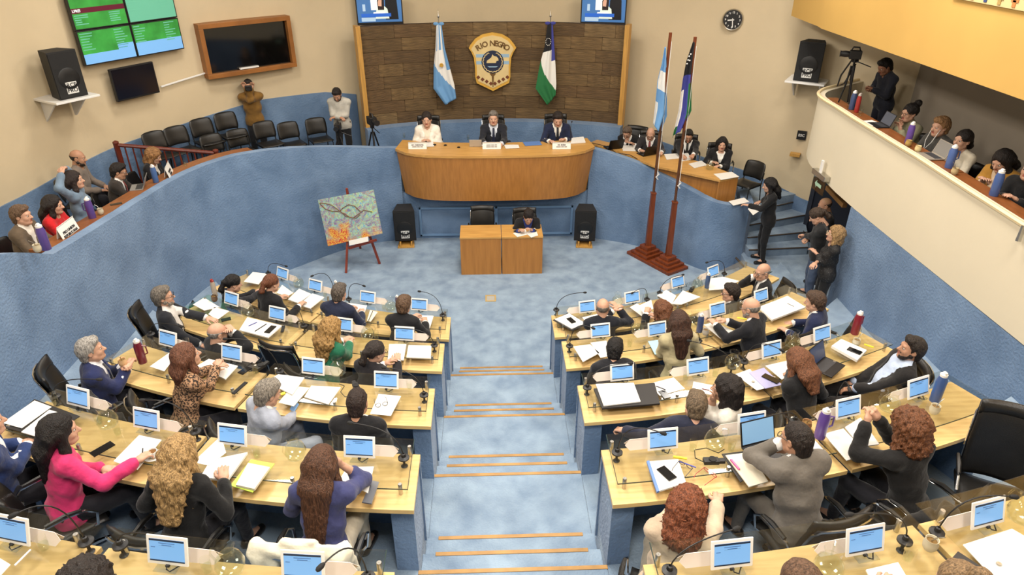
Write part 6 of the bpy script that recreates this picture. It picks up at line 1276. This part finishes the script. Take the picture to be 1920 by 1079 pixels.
PAP = [(4, [(5, 794), (65, 752), (97, 764), (41, 804)], 'white sheet on open black folder at left wall', .004, .012, paper), (4, [(40, 812), (93, 770), (132, 782), (78, 823)], 'white sheet beside black folder at left wall', .008, .012, paper),
 (4, [(213, 866), (261, 817), (303, 826), (258, 882)], 'white paper under pen of pink-jacketed woman', .004, 0, paper), (4, [(396, 866), (465, 852), (427, 905), (377, 898)], 'stack of white papers beside wavy blond woman', .02, 0, paper), (4, [(362, 868), (415, 818), (424, 850), (392, 874)], 'curled white page lifted beside wavy blond woman', .004, .02, paper),
 (4, [(432, 912), (471, 863), (515, 871), (474, 925)], 'lime green folder beside wavy blond woman', .006, 0, lime), (4, [(443, 913), (466, 872), (507, 880), (478, 921)], 'flowered notebook on the lime green folder', .02, .008, paper2),
 (4, [(651, 877), (701, 876), (690, 926), (637, 900)], 'white paper before navy-bloused woman', .004, .012, paper), (4, [(697, 903), (711, 906), (697, 947), (679, 944)], 'silver tablet under paper of navy-bloused woman', .01, 0, mat('silver', (150, 152, 158), .3, metal=.8)),
 (3, [(281, 688), (321, 660), (328, 671), (308, 697)], 'white sheet behind maroon thermos on third left row', .004, 0, paper), (3, [(370, 688), (392, 675), (446, 688), (423, 713)], 'open white notebook of woman in leopard print', .012, 0, paper),
 (3, [(500, 718), (522, 704), (571, 710), (548, 742)], 'printed white papers behind light grey suited man', .012, .006, paper), (3, [(522, 756), (548, 725), (581, 728), (551, 763)], 'grey plastic sleeve behind light grey suited man', .005, 0, clearf), (3, [(571, 746), (584, 725), (639, 728), (616, 760)], 'fanned white papers centre of third left row', .01, 0, paper), (3, [(694, 777), (710, 740), (752, 744), (733, 781)], 'white paper with eyeglasses by third left aisle', .005, 0, paper),
 (2, [(362, 572), (383, 559), (412, 577), (383, 583)], 'white paper left of second left row tablet', .006, 0, paper), (2, [(391, 590), (402, 577), (430, 584), (407, 601)], 'white paper under hand of bearded man', .006, 0, paper), (2, [(449, 621), (464, 597), (529, 613), (503, 635)], 'open white notebook with pens, second left row', .016, 0, paper), (2, [(630, 634), (655, 634), (642, 654), (628, 650)], 'white sheet before curly blond woman', .004, 0, paper), (2, [(727, 676), (730, 647), (762, 647), (757, 677)], 'left page of open book by second left aisle', .012, 0, paper), (2, [(762, 672), (766, 649), (809, 650), (808, 674)], 'right page of open book by second left aisle', .012, 0, paper2),
 (1, [(457, 529), (474, 511), (501, 514), (485, 534)], 'white paper at far left of front row', .006, 0, paper), (1, [(519, 550), (529, 535), (550, 550), (538, 557)], 'white paper before red-haired woman', .005, 0, paper), (1, [(540, 563), (561, 543), (584, 553), (560, 570)], 'left page of open binder on front left row', .014, 0, paper), (1, [(561, 573), (586, 552), (608, 559), (582, 580)], 'right page of open binder on front left row', .014, 0, paper), (1, [(647, 568), (688, 574), (681, 596), (655, 580)], 'white paper before navy-suited man of front row', .006, 0, paper), (1, [(688, 602), (694, 582), (708, 586), (695, 604)], 'narrow white paper right of navy-suited man', .004, 0, paper2), (1, [(767, 592), (813, 594), (806, 617), (785, 610)], 'white notebook of person writing by aisle', .012, 0, paper),
 (1, [(1040, 600), (1067, 589), (1098, 608), (1072, 618)], 'open notebook with phone by front right aisle', .012, .005, paper), (1, [(1092, 596), (1122, 589), (1118, 606), (1101, 609)], 'white sheet before balding man', .004, 0, paper), (1, [(1181, 577), (1194, 570), (1231, 590), (1213, 601)], 'open folder before auburn reading woman', .006, 0, paper), (1, [(1232, 555), (1249, 545), (1268, 556), (1260, 571)], 'left white page on front right row', .01, 0, paper), (1, [(1260, 571), (1280, 546), (1313, 558), (1278, 572)], 'right white page on front right row', .01, 0, paper), (1, [(1329, 545), (1330, 523), (1356, 520), (1386, 528), (1358, 543)], 'white papers before bald man resting chin', .008, 0, paper),
 (2, [(1075, 651), (1106, 647), (1124, 663), (1093, 680)], 'left white page by second right aisle', .008, 0, paper), (2, [(1107, 644), (1137, 640), (1142, 669), (1126, 672)], 'right white page by second right aisle', .008, 0, paper), (2, [(1215, 641), (1238, 638), (1247, 661), (1228, 666)], 'light blue folder beside beige-jacketed woman', .006, 0, lightblue), (2, [(1319, 610), (1340, 605), (1375, 622), (1351, 636)], 'white papers under hands of grey-bearded man', .008, 0, paper), (2, [(1422, 579), (1476, 558), (1510, 579), (1447, 603)], 'large pile of white papers before navy-suited man', .025, 0, paper), (2, [(1301, 650), (1312, 648), (1320, 660), (1302, 664)], 'small white sheet right of beige-jacketed woman', .004, 0, paper),
 (3, [(1113, 732), (1227, 721), (1237, 760), (1129, 769)], 'large black binder by third right aisle', .02, 0, blackf), (3, [(1117, 722), (1188, 720), (1201, 755), (1132, 763)], 'white papers on the large black binder', .012, .022, paper), (3, [(1216, 721), (1263, 709), (1284, 730), (1237, 743)], 'white sheet with pen behind navy jumper man', .005, 0, paper), (3, [(1300, 717), (1341, 725), (1336, 742), (1297, 735)], 'white notepad before woman in white blouse', .008, 0, paper), (3, [(1378, 703), (1406, 693), (1434, 729), (1419, 733)], 'white sheet left of the lilac folder', .005, 0, paper), (3, [(1404, 700), (1432, 691), (1466, 723), (1435, 730)], 'lilac folder beside auburn woman writing', .008, .006, lilac), (3, [(1435, 687), (1474, 678), (1489, 700), (1466, 713)], 'white paper written on by auburn woman', .006, .012, paper), (3, [(1558, 653), (1576, 640), (1624, 661), (1606, 680)], 'thick white book with phone, outer third right row', .03, 0, paper),
 (4, [(1216, 868), (1271, 864), (1286, 908), (1234, 924)], 'white folder with blue spine, fourth right aisle', .014, 0, paper), (4, [(1353, 853), (1401, 847), (1428, 882), (1388, 906)], 'dark clip folder before man in grey suit', .008, 0, blackf), (4, [(1360, 856), (1406, 850), (1440, 905), (1404, 915)], 'printed papers before man in grey suit', .01, .01, paper2), (4, [(1406, 852), (1440, 845), (1462, 868), (1440, 880)], 'white sheet under arm of man in grey suit', .004, 0, paper), (4, [(1510, 840), (1526, 825), (1545, 846), (1525, 856)], 'white sheet right of man in grey suit', .004, 0, paper), (4, [(1544, 815), (1581, 805), (1628, 855), (1587, 865)], 'white paper left of wavy auburn woman', .006, 0, paper), (4, [(1584, 803), (1613, 785), (1648, 835), (1613, 840)], 'stapled papers with pen before wavy auburn woman', .01, 0, paper),
 (5, [(1805, 1023), (1897, 993), (1935, 1015), (1935, 1088), (1865, 1088)], 'large white paper at the bottom right corner', .005, 0, paper), (5, [(1761, 1075), (1795, 1037), (1847, 1071), (1840, 1085)], 'black folder with white label, bottom right', .012, 0, blackf), (5, [(1623, 1071), (1683, 1057), (1698, 1082), (1632, 1088)], 'white notepad before brown head bottom right', .01, 0, paper), (5, [(-5, 1045), (20, 1060), (2, 1080), (-12, 1075)], 'white paper at the lower left edge', .004, 0, paper)]
for k, pts, lb, th, lift, m in PAP: sheet(k, pts, lb, m, th, lift, 'paper' if m in (paper, paper2, clearf) else 'folder', 'paper' if m in (paper, paper2, clearf) else 'folder', grp='papers and folders on the desks')
sheet(4, [(4, 803), (65, 750), (102, 764), (150, 782), (80, 828), (44, 812)], 'open black folder at the left wall end of desk', blackf, .008, 0, 'folder', 'folder')
sheet(1, [(1036, 601), (1066, 587), (1102, 609), (1072, 621)], 'black notebook cover by the front right aisle', blackf, .004, 0, 'folder', 'folder')
sheet(4, [(1212, 868), (1217, 867), (1236, 924), (1231, 926)], 'blue spine of white folder, fourth right aisle', bluef, .018, 0, 'folder', 'folder')
sheet(1, [(1197, 574), (1221, 563), (1225, 579), (1209, 592)], 'printed sheet held by auburn reading woman', paper, .003, .12, 'paper', 'paper')
def bar(k, a, b, w, th, m, label, name, cat, lift=0., z=None, grp=None):
    z0 = (T[k] + GZ if z is None else z) + lift + .0012; A, B = P(a[0], a[1], z0), P(b[0], b[1], z0); L_ = (B - A).length; rz = math.atan2(B.y - A.y, B.x - A.x)
    o = MB().bbox(-L_ / 2, L_ / 2, -w / 2, w / 2, 0, th, min(th, w) * .25).ob(name, m, None, loc=tuple((A + B) / 2), rz=rz); tag(o, label, cat, grp); return o
phm = mat('phone glass', (20, 21, 24), .12)
for k, a, b, lb, lift in ((4, (1238, 878), (1262, 900), 'on white folder of fourth right aisle', .016), (3, (1431, 704), (1460, 718), 'on lilac folder', .018), (3, (1240, 734), (1252, 748), 'beside navy jumper man', 0), (3, (1590, 654), (1615, 664), 'on thick white book', .032), (1, (1066, 597), (1076, 606), 'on notebook by front right aisle', .019), (2, (415, 602), (433, 598), 'before bearded man', 0), (2, (500, 625), (514, 612), 'on second left row notebook', .018), (3, (450, 702), (468, 690), 'right of leopard print woman', 0), (4, (172, 855), (212, 832), 'black wallet before pink-jacketed woman', 0), (2, (640, 664), (660, 658), 'before curly blond woman', 0)):
    bar(k, a, b, .078, .009, phm, 'black phone ' + lb.replace('black wallet ', ''), 'phone', 'phone', lift, grp='phones on the desks')
bar(3, (437, 740), (462, 718), .04, .012, blackm, 'long dark remote control, third left row', 'remote_control', 'remote control')
bar(2, (529, 624), (532, 612), .04, .012, blackm, 'small black device beside notebook, second left row', 'pocket_device', 'device')
hl = mat('highlighter yellow', (232, 220, 60), .4)
bar(4, (1262, 858), (1288, 862), .018, .014, hl, 'yellow highlighter near fourth right aisle tablet', 'highlighter', 'pen'); bar(3, (1620, 647), (1638, 653), .018, .014, hl, 'yellow highlighter at outer end of third right row', 'highlighter', 'pen'); bar(4, (1370, 863), (1386, 882), .016, .012, mat('pink marker', (226, 96, 150), .4), 'pink marker on papers of man in grey suit', 'highlighter', 'pen', .024); bar(2, (1382, 597), (1400, 600), .018, .014, hl, 'yellow highlighter left of grey-bearded man', 'highlighter', 'pen'); bar(3, (526, 741), (535, 738), .03, .012, hl, 'lime marker beside grey-haired man in light suit', 'highlighter', 'pen', .012)
for k, a, b, lb, c in ((4, (1272, 866), (1305, 878), 'blue pen by fourth right aisle', (70, 80, 170)), (2, (466, 612), (482, 605), 'blue pen on second left row notebook', (60, 70, 150)), (2, (478, 622), (500, 608), 'black pen on second left row notebook', (24, 24, 26)), (3, (1230, 725), (1248, 732), 'dark pen on sheet, third right row', (40, 40, 60)), (3, (1316, 730), (1330, 733), 'pen on notepad before woman in white', (110, 40, 50)), (2, (1476, 570), (1489, 576), 'pen on large pile of papers', (30, 30, 40)), (3, (1578, 660), (1598, 668), 'pen on the thick white book', (30, 30, 40)), (4, (1604, 812), (1612, 818), 'dark pen before wavy auburn woman', (24, 24, 26)), (5, (28, 1062), (58, 1032), 'white pen at the lower left', (226, 226, 236)), (4, (266, 868), (268, 842), 'black pen held by pink-jacketed woman', (24, 24, 26)), (1, (691, 602), (699, 584), 'pen on narrow white paper, front left row', (50, 44, 40))):
    bar(k, a, b, .009, .008, mat('pen ' + '_'.join(map(str, c)), c, .35), lb, 'pen', 'pen', .02 if 'on ' in lb or 'held' in lb else 0, grp='pens on the desks')
def specs(k, px, py, rz, c, label, lift=0.):
    q = P(px, py, T[k] + GZ + lift + .004); t = thing('eyeglasses', label, 'eyeglasses', q, rz); mm = mat('spectacle %d_%d_%d' % c, c, .35)
    for s in (-1, 1):
        MB().tube([(s * .034 + .025 * math.cos(a), .019 * math.sin(a) * .3, .02 + .019 * math.sin(a)) for a in [2 * pi * i / 14 for i in range(14)]], .0028, 5, closed=True).ob('rim', mm, t, True); MB().tube([(s * .06, 0, .024), (s * .058, .1, .02), (s * .05, .13, .004)], .0025, 5).ob('temple', mm, t, True)
specs(4, 1331, 890, 2.2, (170, 40, 50), 'red eyeglasses lying before curly red-haired woman'); specs(4, 1285, 876, 2.4, (60, 50, 60), 'dark eyeglasses lying beside blue pen'); specs(3, 716, 762, .3, (60, 56, 52), 'thin eyeglasses on paper by third left aisle', .006)
# adaptors and cable knots
for k, x, y, lb in ((4, 1335, 868, 'before curly red-haired woman'), (3, 668, 728, 'left of cropped dark hair man'), (3, 490, 690, 'between two third left row seats'), (1, 1297, 545, 'on front right row')):
    q = P(x, y, T[k] + GZ); t = thing('power_adaptor', 'black power adaptor with cable ' + lb, 'adaptor', q, x % 3)
    MB().bbox(-.07, .05, -.03, .03, 0, .035, .006).ob('brick', black, t); MB().bbox(.05, .1, -.02, .02, 0, .03, .005).ob('plug', black, t); MB().tube([(-.07, 0, .01), (-.12, .05, .005), (-.1, .14, .005), (.0, .16, .005), (.08, .1, .005), (.14, .14, .005)], .004, 5).ob('cord', black, t, True); MB().lathe([(.03, .035), (.03, .042)], 12, cap1=True).ob('disc', blackm, t)
# thermoses, bottles, cups
def thermos(q, label, c, h=.3, r=.045, cap=WHT, handle=True, tilt=0., rz=0.):
    t = thing('thermos', label, 'thermos', q, rz, 'thermos flasks'); m = mat('flask %d_%d_%d' % c, c, .3, coat=.3); mc = mat('flask cap %d_%d_%d' % tuple(cap), cap, .4)
    MB().lathe([(r * .96, 0), (r, .006), (r, h * .72), (r * .8, h * .82), (r * .78, h * .86)], 18, cap1=True).ob('flask_body', m, t, True)
    MB().lathe([(r * .7, h * .86), (r * .72, h * .93), (r * .4, h * .97), (r * .3, h), (0.001, h)], 14).bbox(-.01, .01, -.03, .01, h * .96, h * 1.02, .004).ob('cap', mc, t, True)
    if handle: MB().tube([(r * .95, 0, h * .72), (r * 1.75, 0, h * .7), (r * 1.8, 0, h * .4), (r * .98, 0, h * .34)], .008, 6).ob('handle', m, t, True)
    return t
def on(k, x, y): return P(x, y, T[k] + GZ)
thermos(on(3, 268, 680), 'maroon thermos with white lid, third left row', (104, 30, 44)); thermos(on(2, 404, 556), 'steel thermos with red cap beside black-haired woman', (170, 160, 146), .27, .034, (150, 40, 36), False); thermos(on(3, 1602, 626), 'maroon thermos at outer end of third right row', (124, 28, 44), rz=.4); thermos(on(4, 1752, 752), 'blue thermos at the empty place, fourth right row', (62, 88, 140), .31, handle=False); thermos(on(4, 1536, 820), 'purple thermos beside man in grey suit', (96, 70, 146)); thermos(on(2, 1311, 622), 'navy thermos beside beige-jacketed woman', (60, 76, 118), .27, .04, handle=False); thermos(on(1, 1325, 540), 'blue bottle before bald man resting chin', (66, 88, 128), .26, .036, handle=False); thermos(on(1, 632, 550), 'clear-capped bottle before navy-suited man', (120, 136, 150), .22, .033, handle=False); thermos(on(1, 746, 576), 'purple bottle before person writing by aisle', (90, 84, 120), .2, .03, handle=False)
def gourd(q, label, c=(196, 186, 160), straw=True):
    t = thing('mate_cup', label, 'cup', q, q.x, 'mate cups'); MB().lathe([(.028, 0), (.04, .02), (.043, .05), (.036, .075), (.038, .085), (.034, .083), (.03, .07)], 16).ob('cup', mat('cup %d_%d_%d' % c, c, .35), t, True); MB().lathe([(.033, .068), (.0, .07)], 12, cap0=False).ob('drink', mat('yerba', (120, 92, 48), .9), t)
    if straw: MB().tube([(.01, 0, .05), (-.02, .01, .12), (-.05, .02, .15)], .004, 6).ob('straw', steel, t, True)
gourd(on(4, 1750, 775), 'steel mate cup with straw by blue thermos'); gourd(on(3, 1604, 648), 'pale mate cup by maroon thermos, third right row'); gourd(on(2, 403, 565), 'dark mate cup beside the steel thermos', (90, 70, 54)); gourd(on(5, 1741, 1030), 'steel mate cup on bottom right row'); gourd(P(232, 686, T[3] + .94), 'cream mug held by man in blue suit', (216, 176, 130)); gourd(on(2, 1322, 628), 'steel cup beside the navy thermos', (180, 176, 168), False); gourd(on(4, 1510, 805), 'brown mate cup behind the purple thermos', (150, 110, 70))
q = on(4, 288, 858); t = thing('coffee_cup', 'white coffee cup on saucer before pink-jacketed woman', 'cup', q, .5); MB().lathe([(.03, 0), (.065, .012), (.07, .016)], 18).ob('saucer', white, t, True); cc_ = MB().lathe([(.022, .012), (.036, .03), (.04, .065), (.037, .065), (.034, .05)], 16).ob('cup', white, t, True); MB().lathe([(.035, .055), (0, .056)], 14, cap0=False).ob('coffee', mat('coffee', (120, 82, 44), .2), t); MB().tube([(.038, 0, .055), (.06, 0, .05), (.056, 0, .03), (.035, 0, .026)], .004, 5).ob('handle', white, t, True)
# laptops and standing tablets
def laptop(q, rz, label, c=(30, 30, 34), sc=(60, 80, 120), scale=1., ang=110):
    t = thing('laptop', label, 'laptop', q, rz, 'laptops'); t.scale = (scale,) * 3; m = mat('laptop %d_%d_%d' % c, c, .4, metal=.3)
    MB().bbox(-.16, .16, -.11, .11, 0, .014, .004).ob('base', m, t); kb = MB().box(-.14, .14, -.02, .09, .014, .0155).ob('keyboard', mat('keys', (52, 52, 56), .6), t)
    M2 = Matrix.Translation((0, .11, .01)) @ Matrix.Rotation(-R_(ang - 90), 4, 'X'); MB().bbox(-.16, .16, -.004, .004, 0, .21, .003, M=M2).ob('lid', m, t); MB().box(-.148, .148, -.0055, -.004, .015, .2, M=M2).ob('display', mat('laptop screen %d_%d_%d' % sc, sc, .25, emit=.3), t)
q = on(3, 1553, 690); laptop(q, row_rz(q) + .35, 'open black laptop beside auburn woman writing', (34, 34, 38), (46, 58, 88))
q = on(4, 1437, 850); laptop(q, row_rz(q) + .1, 'tablet with keyboard before man in grey suit', (30, 30, 32), (126, 168, 206))
q = P(1149, 277, CZ); laptop(q, pi + .3, 'black laptop nearest the bench on clerks counter', (22, 22, 24), scale=1.1); q = P(1212, 289, CZ); laptop(q, pi + .45, 'second black laptop on clerks counter', (22, 22, 24), scale=1.1)
def held(px, py, z, rz, label, tilt=.9, c=phm):
    q = P(px, py, z); o = MB().bbox(-.038, .038, -.078, .078, -.005, .005, .002).ob('phone', c, None, loc=tuple(q), rz=(tilt, 0, rz)); tag(o, label, 'phone'); return o
held(549, 768, T[3] + .76, R_(-48), 'phone held by man in light grey suit', .8, mat('lit phone', (130, 170, 214), .2, emit=.3)); held(1511, 441, .455 + 1.14, R_(70), 'phone held by long-haired man in jeans'); held(634, 207, 2.6, R_(176), 'phone held by man in pale grey shirt')
# ---- presiding bench
BZ = 2.115
for px, lb, tx in ((783, 'left end', ('LIC. CAROLINA', None)), (922, 'centre', (None, None)), (1053, 'right end', ('DR. BORIS', None))):
    q = P(px, 280, BZ); t = thing('bench_name_plate', 'white name plate at %s of presiding bench' % lb, 'name plate', (q.x, q.y, BZ), 0); Mt = Matrix.Rotation(R_(-20), 4, 'X')
    MB().bbox(-.19, .19, 0, .006, 0, .12, .002, M=Mt).bbox(-.19, .19, .075, .08, 0, .12, .002, M=Matrix.Translation((0, .005, 0)) @ Matrix.Rotation(R_(20), 4, 'X')).ob('plate', paper, t)
    for i, s_ in enumerate(tx):
        zz = .082 - .035 * i; yy = zz * math.tan(R_(20)) - .004
        if s_: o = text(s_, .036, ink, t, (0, yy, zz)); o.rotation_euler = (pi / 2 - R_(20), 0, 0)
        else:
            for a0, a1 in ((-.11, -.02), (-.01, .05), (.06, .11)): MB().box(a0, a1, yy - .002, yy, zz - .007, zz + .007).ob('print_line', mat('faint print', (120, 112, 104), .8), t)
for pts, lb, m in (([(790, 268), (812, 266), (814, 275), (788, 276)], 'white papers before woman in white jacket', paper), ([(945, 272), (972, 272), (974, 278), (948, 279)], 'white papers right of presiding man', paper), ([(898, 268), (940, 268), (938, 274), (900, 274)], 'white papers before presiding man', paper), ([(980, 267), (1012, 265), (1016, 272), (985, 274)], 'blue folder on presiding bench', bluef), ([(1072, 260), (1094, 258), (1098, 268), (1070, 270)], 'stack of papers at right end of bench', paper)):
    sheet(0, pts, lb, m, .02 if 'stack' in lb else .006, 0, 'paper' if m is paper else 'folder', 'paper' if m is paper else 'folder', z=BZ)
q = P(892, 273, BZ); laptop(q, pi, 'small silver laptop before presiding man', (196, 194, 188), (60, 70, 90), .8)
for i, (px, py) in enumerate(((758, 258), (878, 262))):
    q = P(px, py, BZ); t = thing('drinking_glass', 'drinking glass on presiding bench, %s' % ('far left', 'left of centre')[i], 'glass', q); tree([('glass', tum_g), ('water', tum_w)], t)
b_ = P(1069, 262, BZ); mic(b_, b_ + Vector((.03, .1, .36)), 'gooseneck microphone at right end of bench'); b_ = P(922, 272, BZ); mic(b_, b_ + Vector((0, .2, .1)), 'short microphone before presiding man')
for i, (px, py) in enumerate(((815, 272), (835, 273), (860, 277))):
    q = P(px, py, BZ); o = MB().lathe([(.03, 0), (.035, .012), (.02, .02), (.0, .022)], 14).ob('bench_button', black, None, True, loc=tuple(q)); tag(o, ('left', 'middle', 'right')[i] + ' black button unit on the bench top', 'button', 'bench buttons')
q = P(950, 263, BZ); bar(0, (948, 266), (957, 265), .08, .01, phm, 'dark phone lying beside presiding man', 'phone', 'phone', 0, z=BZ)
# ---- stenographers table, clerks counter
sheet(0, [(962, 438), (985, 430), (990, 440), (970, 445)], 'white sheet written on by stenographer', paper, .004, 0, z=.832); sheet(0, [(985, 437), (1003, 428), (1009, 442), (996, 446)], 'folded white sheet before stenographer', paper, .006, 0, z=.832)
for pts, lb in (([(1165, 273), (1190, 274), (1192, 284), (1168, 283)], 'white papers under bent-over clerk'), ([(1245, 290), (1275, 288), (1278, 297), (1250, 300)], 'white papers left of bearded clerk'), ([(1276, 290), (1290, 287), (1296, 300), (1278, 303)], 'white sheet held by bearded clerk'), ([(1291, 308), (1315, 302), (1326, 310), (1302, 316)], 'papers before woman at clerks counter'), ([(1338, 327), (1372, 323), (1386, 332), (1352, 338)], 'white sheet at end of clerks counter')): sheet(0, pts, lb, paper, .008, 0, z=CZ + .001)
q = P(1330, 318, CZ); t = thing('water_pitcher', 'glass water pitcher on clerks counter', 'pitcher', q); tree([('jug', pit_g, [('handle', pit_h)]), ('water', pit_w)], t)
o = MB().tube([P(1110, 268, CZ + .01), P(1140, 275, CZ + .01), P(1155, 287, CZ + .01), P(1180, 290, CZ + .01), P(1195, 298, CZ + .01)], .007, 5).ob('laptop_cable', black, None, True); tag(o, 'black cable trailing along clerks counter', 'cable')
sheet(0, [(1366, 378), (1395, 371), (1405, 379), (1375, 386)], 'white sheet on the stair end of right parapet', paper, .004, 0, z=1.47); sheet(0, [(1402, 392), (1425, 384), (1430, 392), (1412, 404)], 'white paper held by woman standing at stairs', paper, .003, 0, z=1.44)
# ---- left gallery counter
def gz_at(px, py):
    for z in np.linspace(3.2, 2.2, 101):
        q = P(px, py, z)
        i = min(range(len(lp)), key=lambda i: (lp[i][0] - q.x) ** 2 + (lp[i][1] - q.y) ** 2)
        if q.z <= lz[i] - .009: return Vector((q.x, q.y, lz[i] - .009))
    return q
thermos(gz_at(88, 468), 'purple thermos before the leftmost gallery man', (84, 66, 132), .32, .05, handle=False); thermos(gz_at(174, 410), 'purple thermos beside denim-shirted woman', (84, 62, 130), .32, .05, rz=pi); thermos(gz_at(293, 342), 'blue thermos beside blond gallery woman', (70, 100, 150), .3, .045, handle=False)
gourd(gz_at(72, 472), 'mate cup before the leftmost gallery man'); gourd(gz_at(190, 402), 'mate cup beside purple gallery thermos')
for px, py, lb, tx in ((135, 440, 'left', ('PRO UNION', 'REPUBLICANA')), (322, 328, 'right', ('BLOQUE', 'AIRRA'))):
    q = gz_at(px, py); t = thing('bloc_name_card', 'white party name card, %s end of gallery counter' % lb, 'name card', (q.x + .0, q.y, q.z), pi / 2 + (.0 if px < 200 else .25))
    MB().bbox(-.2, .2, 0, .005, 0, .17, .002, M=Matrix.Rotation(R_(-14), 4, 'X')).bbox(-.2, .2, .08, .085, 0, .17, .002, M=Matrix.Rotation(R_(14), 4, 'X')).ob('card_panel', paper, t)
    for i, s_ in enumerate(tx): o = text(s_, .05, ink, t, (0, (.075 - .05 * i) * math.tan(R_(14)) - .004, .075 - .05 * i)); o.rotation_euler = (pi / 2 - R_(14), 0, 0)
q = gz_at(258, 352); laptop(q, -pi / 2 + .3, 'grey laptop before man with red tie', (150, 148, 146), (90, 90, 96), .9)
q = gz_at(218, 384); o = MB().bbox(-.08, .08, -.035, .035, 0, .01, .003).ob('phone', phm, None, loc=tuple(q), rz=.6); tag(o, 'black phone on the left gallery counter', 'phone')
q = gz_at(348, 312); t = thing('drinking_glass', 'drinking glass at far end of gallery counter', 'glass', q); tree([('glass', tum_g), ('water', tum_w)], t)
# ---- balcony counter
def bz(px, py, X=5.73):
    q = PX(px, py, X); return Vector((X, q.y, interp(q.y, [3, 6, 8.5, 11.4], [3.5, 3.52, 3.6, 3.66]) - .02))
thermos(bz(1604, 215), 'red and steel thermos at balcony corner', (150, 44, 40), .3, .036, (180, 170, 160), False); thermos(bz(1596, 205), 'blue thermos at balcony corner', (58, 74, 110), .3, .045, handle=False); thermos(bz(1702, 268), 'purple thermos before woman with bun', (92, 66, 140), .3, .045, handle=False); thermos(bz(1776, 322), 'blue thermos before woman in white blouse', (72, 96, 150), .3, .05); thermos(bz(1862, 368), 'blue thermos before woman in mustard cardigan', (64, 88, 140), .32, .05, handle=False)
gourd(bz(1702, 274, 5.66), 'brass mate cup on the balcony counter', (170, 140, 80), False); gourd(bz(1720, 284, 5.66), 'pale mate cup on the balcony counter', (210, 190, 140), False); gourd(bz(1788, 328, 5.66), 'small mate cup before white-bloused balcony woman', (180, 160, 120))
q = bz(1646, 238); laptop(q, -pi / 2 + pi + pi, 'dark laptop before woman with bun', (40, 40, 44), (70, 74, 84), .9); q = bz(1745, 292); laptop(q, -pi / 2, 'silver laptop before blond man with earphones', (170, 160, 146), (120, 116, 110), .95)
for i, (px, py) in enumerate(((1590, 208), (1612, 218))):
    q = bz(px, py, 5.7); t = thing('drinking_glass', ('drinking glass at the balcony corner', 'drinking glass beside balcony red thermos')[i], 'glass', q); tree([('glass', tum_g), ('water', tum_w)], t)
bl = bz(1635, 235, 5.7); o = MB().box(-.1, .1, -.14, .14, 0, .006).ob('paper', paper, None, loc=tuple(bl), rz=.2); tag(o, 'white paper on the balcony counter', 'paper')
# earphones
h = PX(1763, 238, 6.12); o = MB().tube([h + Vector((-.04, -.08, -.02)), h + Vector((-.1, -.06, -.2)), h + Vector((-.14, .0, -.32)), h + Vector((-.12, .05, -.2)), h + Vector((-.04, .09, -.02))], .005, 5).ob('earphone_cable', white, None, True); tag(o, 'white earphone cable of the blond balcony man', 'earphones')
# ---- coats and the tall empty armchair
def coat(loc, rz, c, label, w=.56, drop=.5):
    t = thing('draped_jacket', label, 'jacket', loc, rz); f = Field((-.38, -.5, .2), (.38, .12, 1.2), .018)
    f.cone((-w / 2, -.34, .99), (w / 2, -.34, .99), .055, .055, .04); f.cone((-w / 2 + .02, -.39, .95), (-w / 2 + .0, -.42, .98 - drop), .04, .045, .05); f.cone((w / 2 - .02, -.39, .95), (w / 2, -.42, .98 - drop), .04, .045, .05); f.cone((-.15, -.40, .9), (-.14, -.42, .98 - drop), .035, .045, .06); f.cone((.15, -.40, .9), (.14, -.42, .98 - drop), .035, .045, .06); f.cone((0, -.38, .96), (0, -.42, .95 - drop), .035, .045, .06)
    for s in (-1, 1): f.cone((s * (w / 2 + .01), -.3, .98), (s * (w / 2 + .02), -.2, .62), .06, .045, .04)
    f.cone((-.1, -.31, 1.05), (.1, -.31, 1.05), .03, .03, .03); f.noise(.012, 30, 2.)
    V, Q = f.mesh(); ob('cloth', np_mesh('cloth', [(V, Q, 0)], [fab(c, 'coat')]), t)
for k in ('CL2', 'DL3'):
    o = next(o for o in COL.objects if o.get('label') == 'black leather chair seating the ' + PEOPLE[k])
    if k == 'DL3': coat(o.location, o.rotation_euler.z, (226, 216, 196), 'cream jacket hung over chair of navy-bloused woman')
q = P(262, 735, T[3] + .9); ec = chair((q.x, q.y - .1, T[3]), R_(-38), 'black chair with jacket between blue suit and leopard print', group='empty chairs'); coat((q.x, q.y - .1, T[3]), R_(-38), (32, 31, 32), 'black jacket hung over chair beside leopard print woman')
q = P(1625, 985, T[4] + .75); chair((q.x + .1, q.y + .1, T[4]), R_(18), 'black chair with dark coat, right of wavy auburn woman', group='empty chairs'); coat((q.x + .1, q.y + .1, T[4]), R_(18), (30, 29, 29), 'black coat hung over chair behind wavy auburn woman')
q = P(1885, 800, T[4] + 1.0); chair((q.x - .1, q.y - .25, T[4]), R_(150), 'tall empty black armchair at the right wall', CH_HIGH, 'empty chairs')
q = P(545, 655, T[2] + .8); chair((q.x, q.y + .1, T[2]), R_(-20), 'empty black chair left of curly blond woman', group='empty chairs')
q = P(1440, 640, T[2] + .7); chair((q.x + .15, q.y, T[2]), R_(26), 'empty black chair behind grey-bearded man', group='empty chairs')
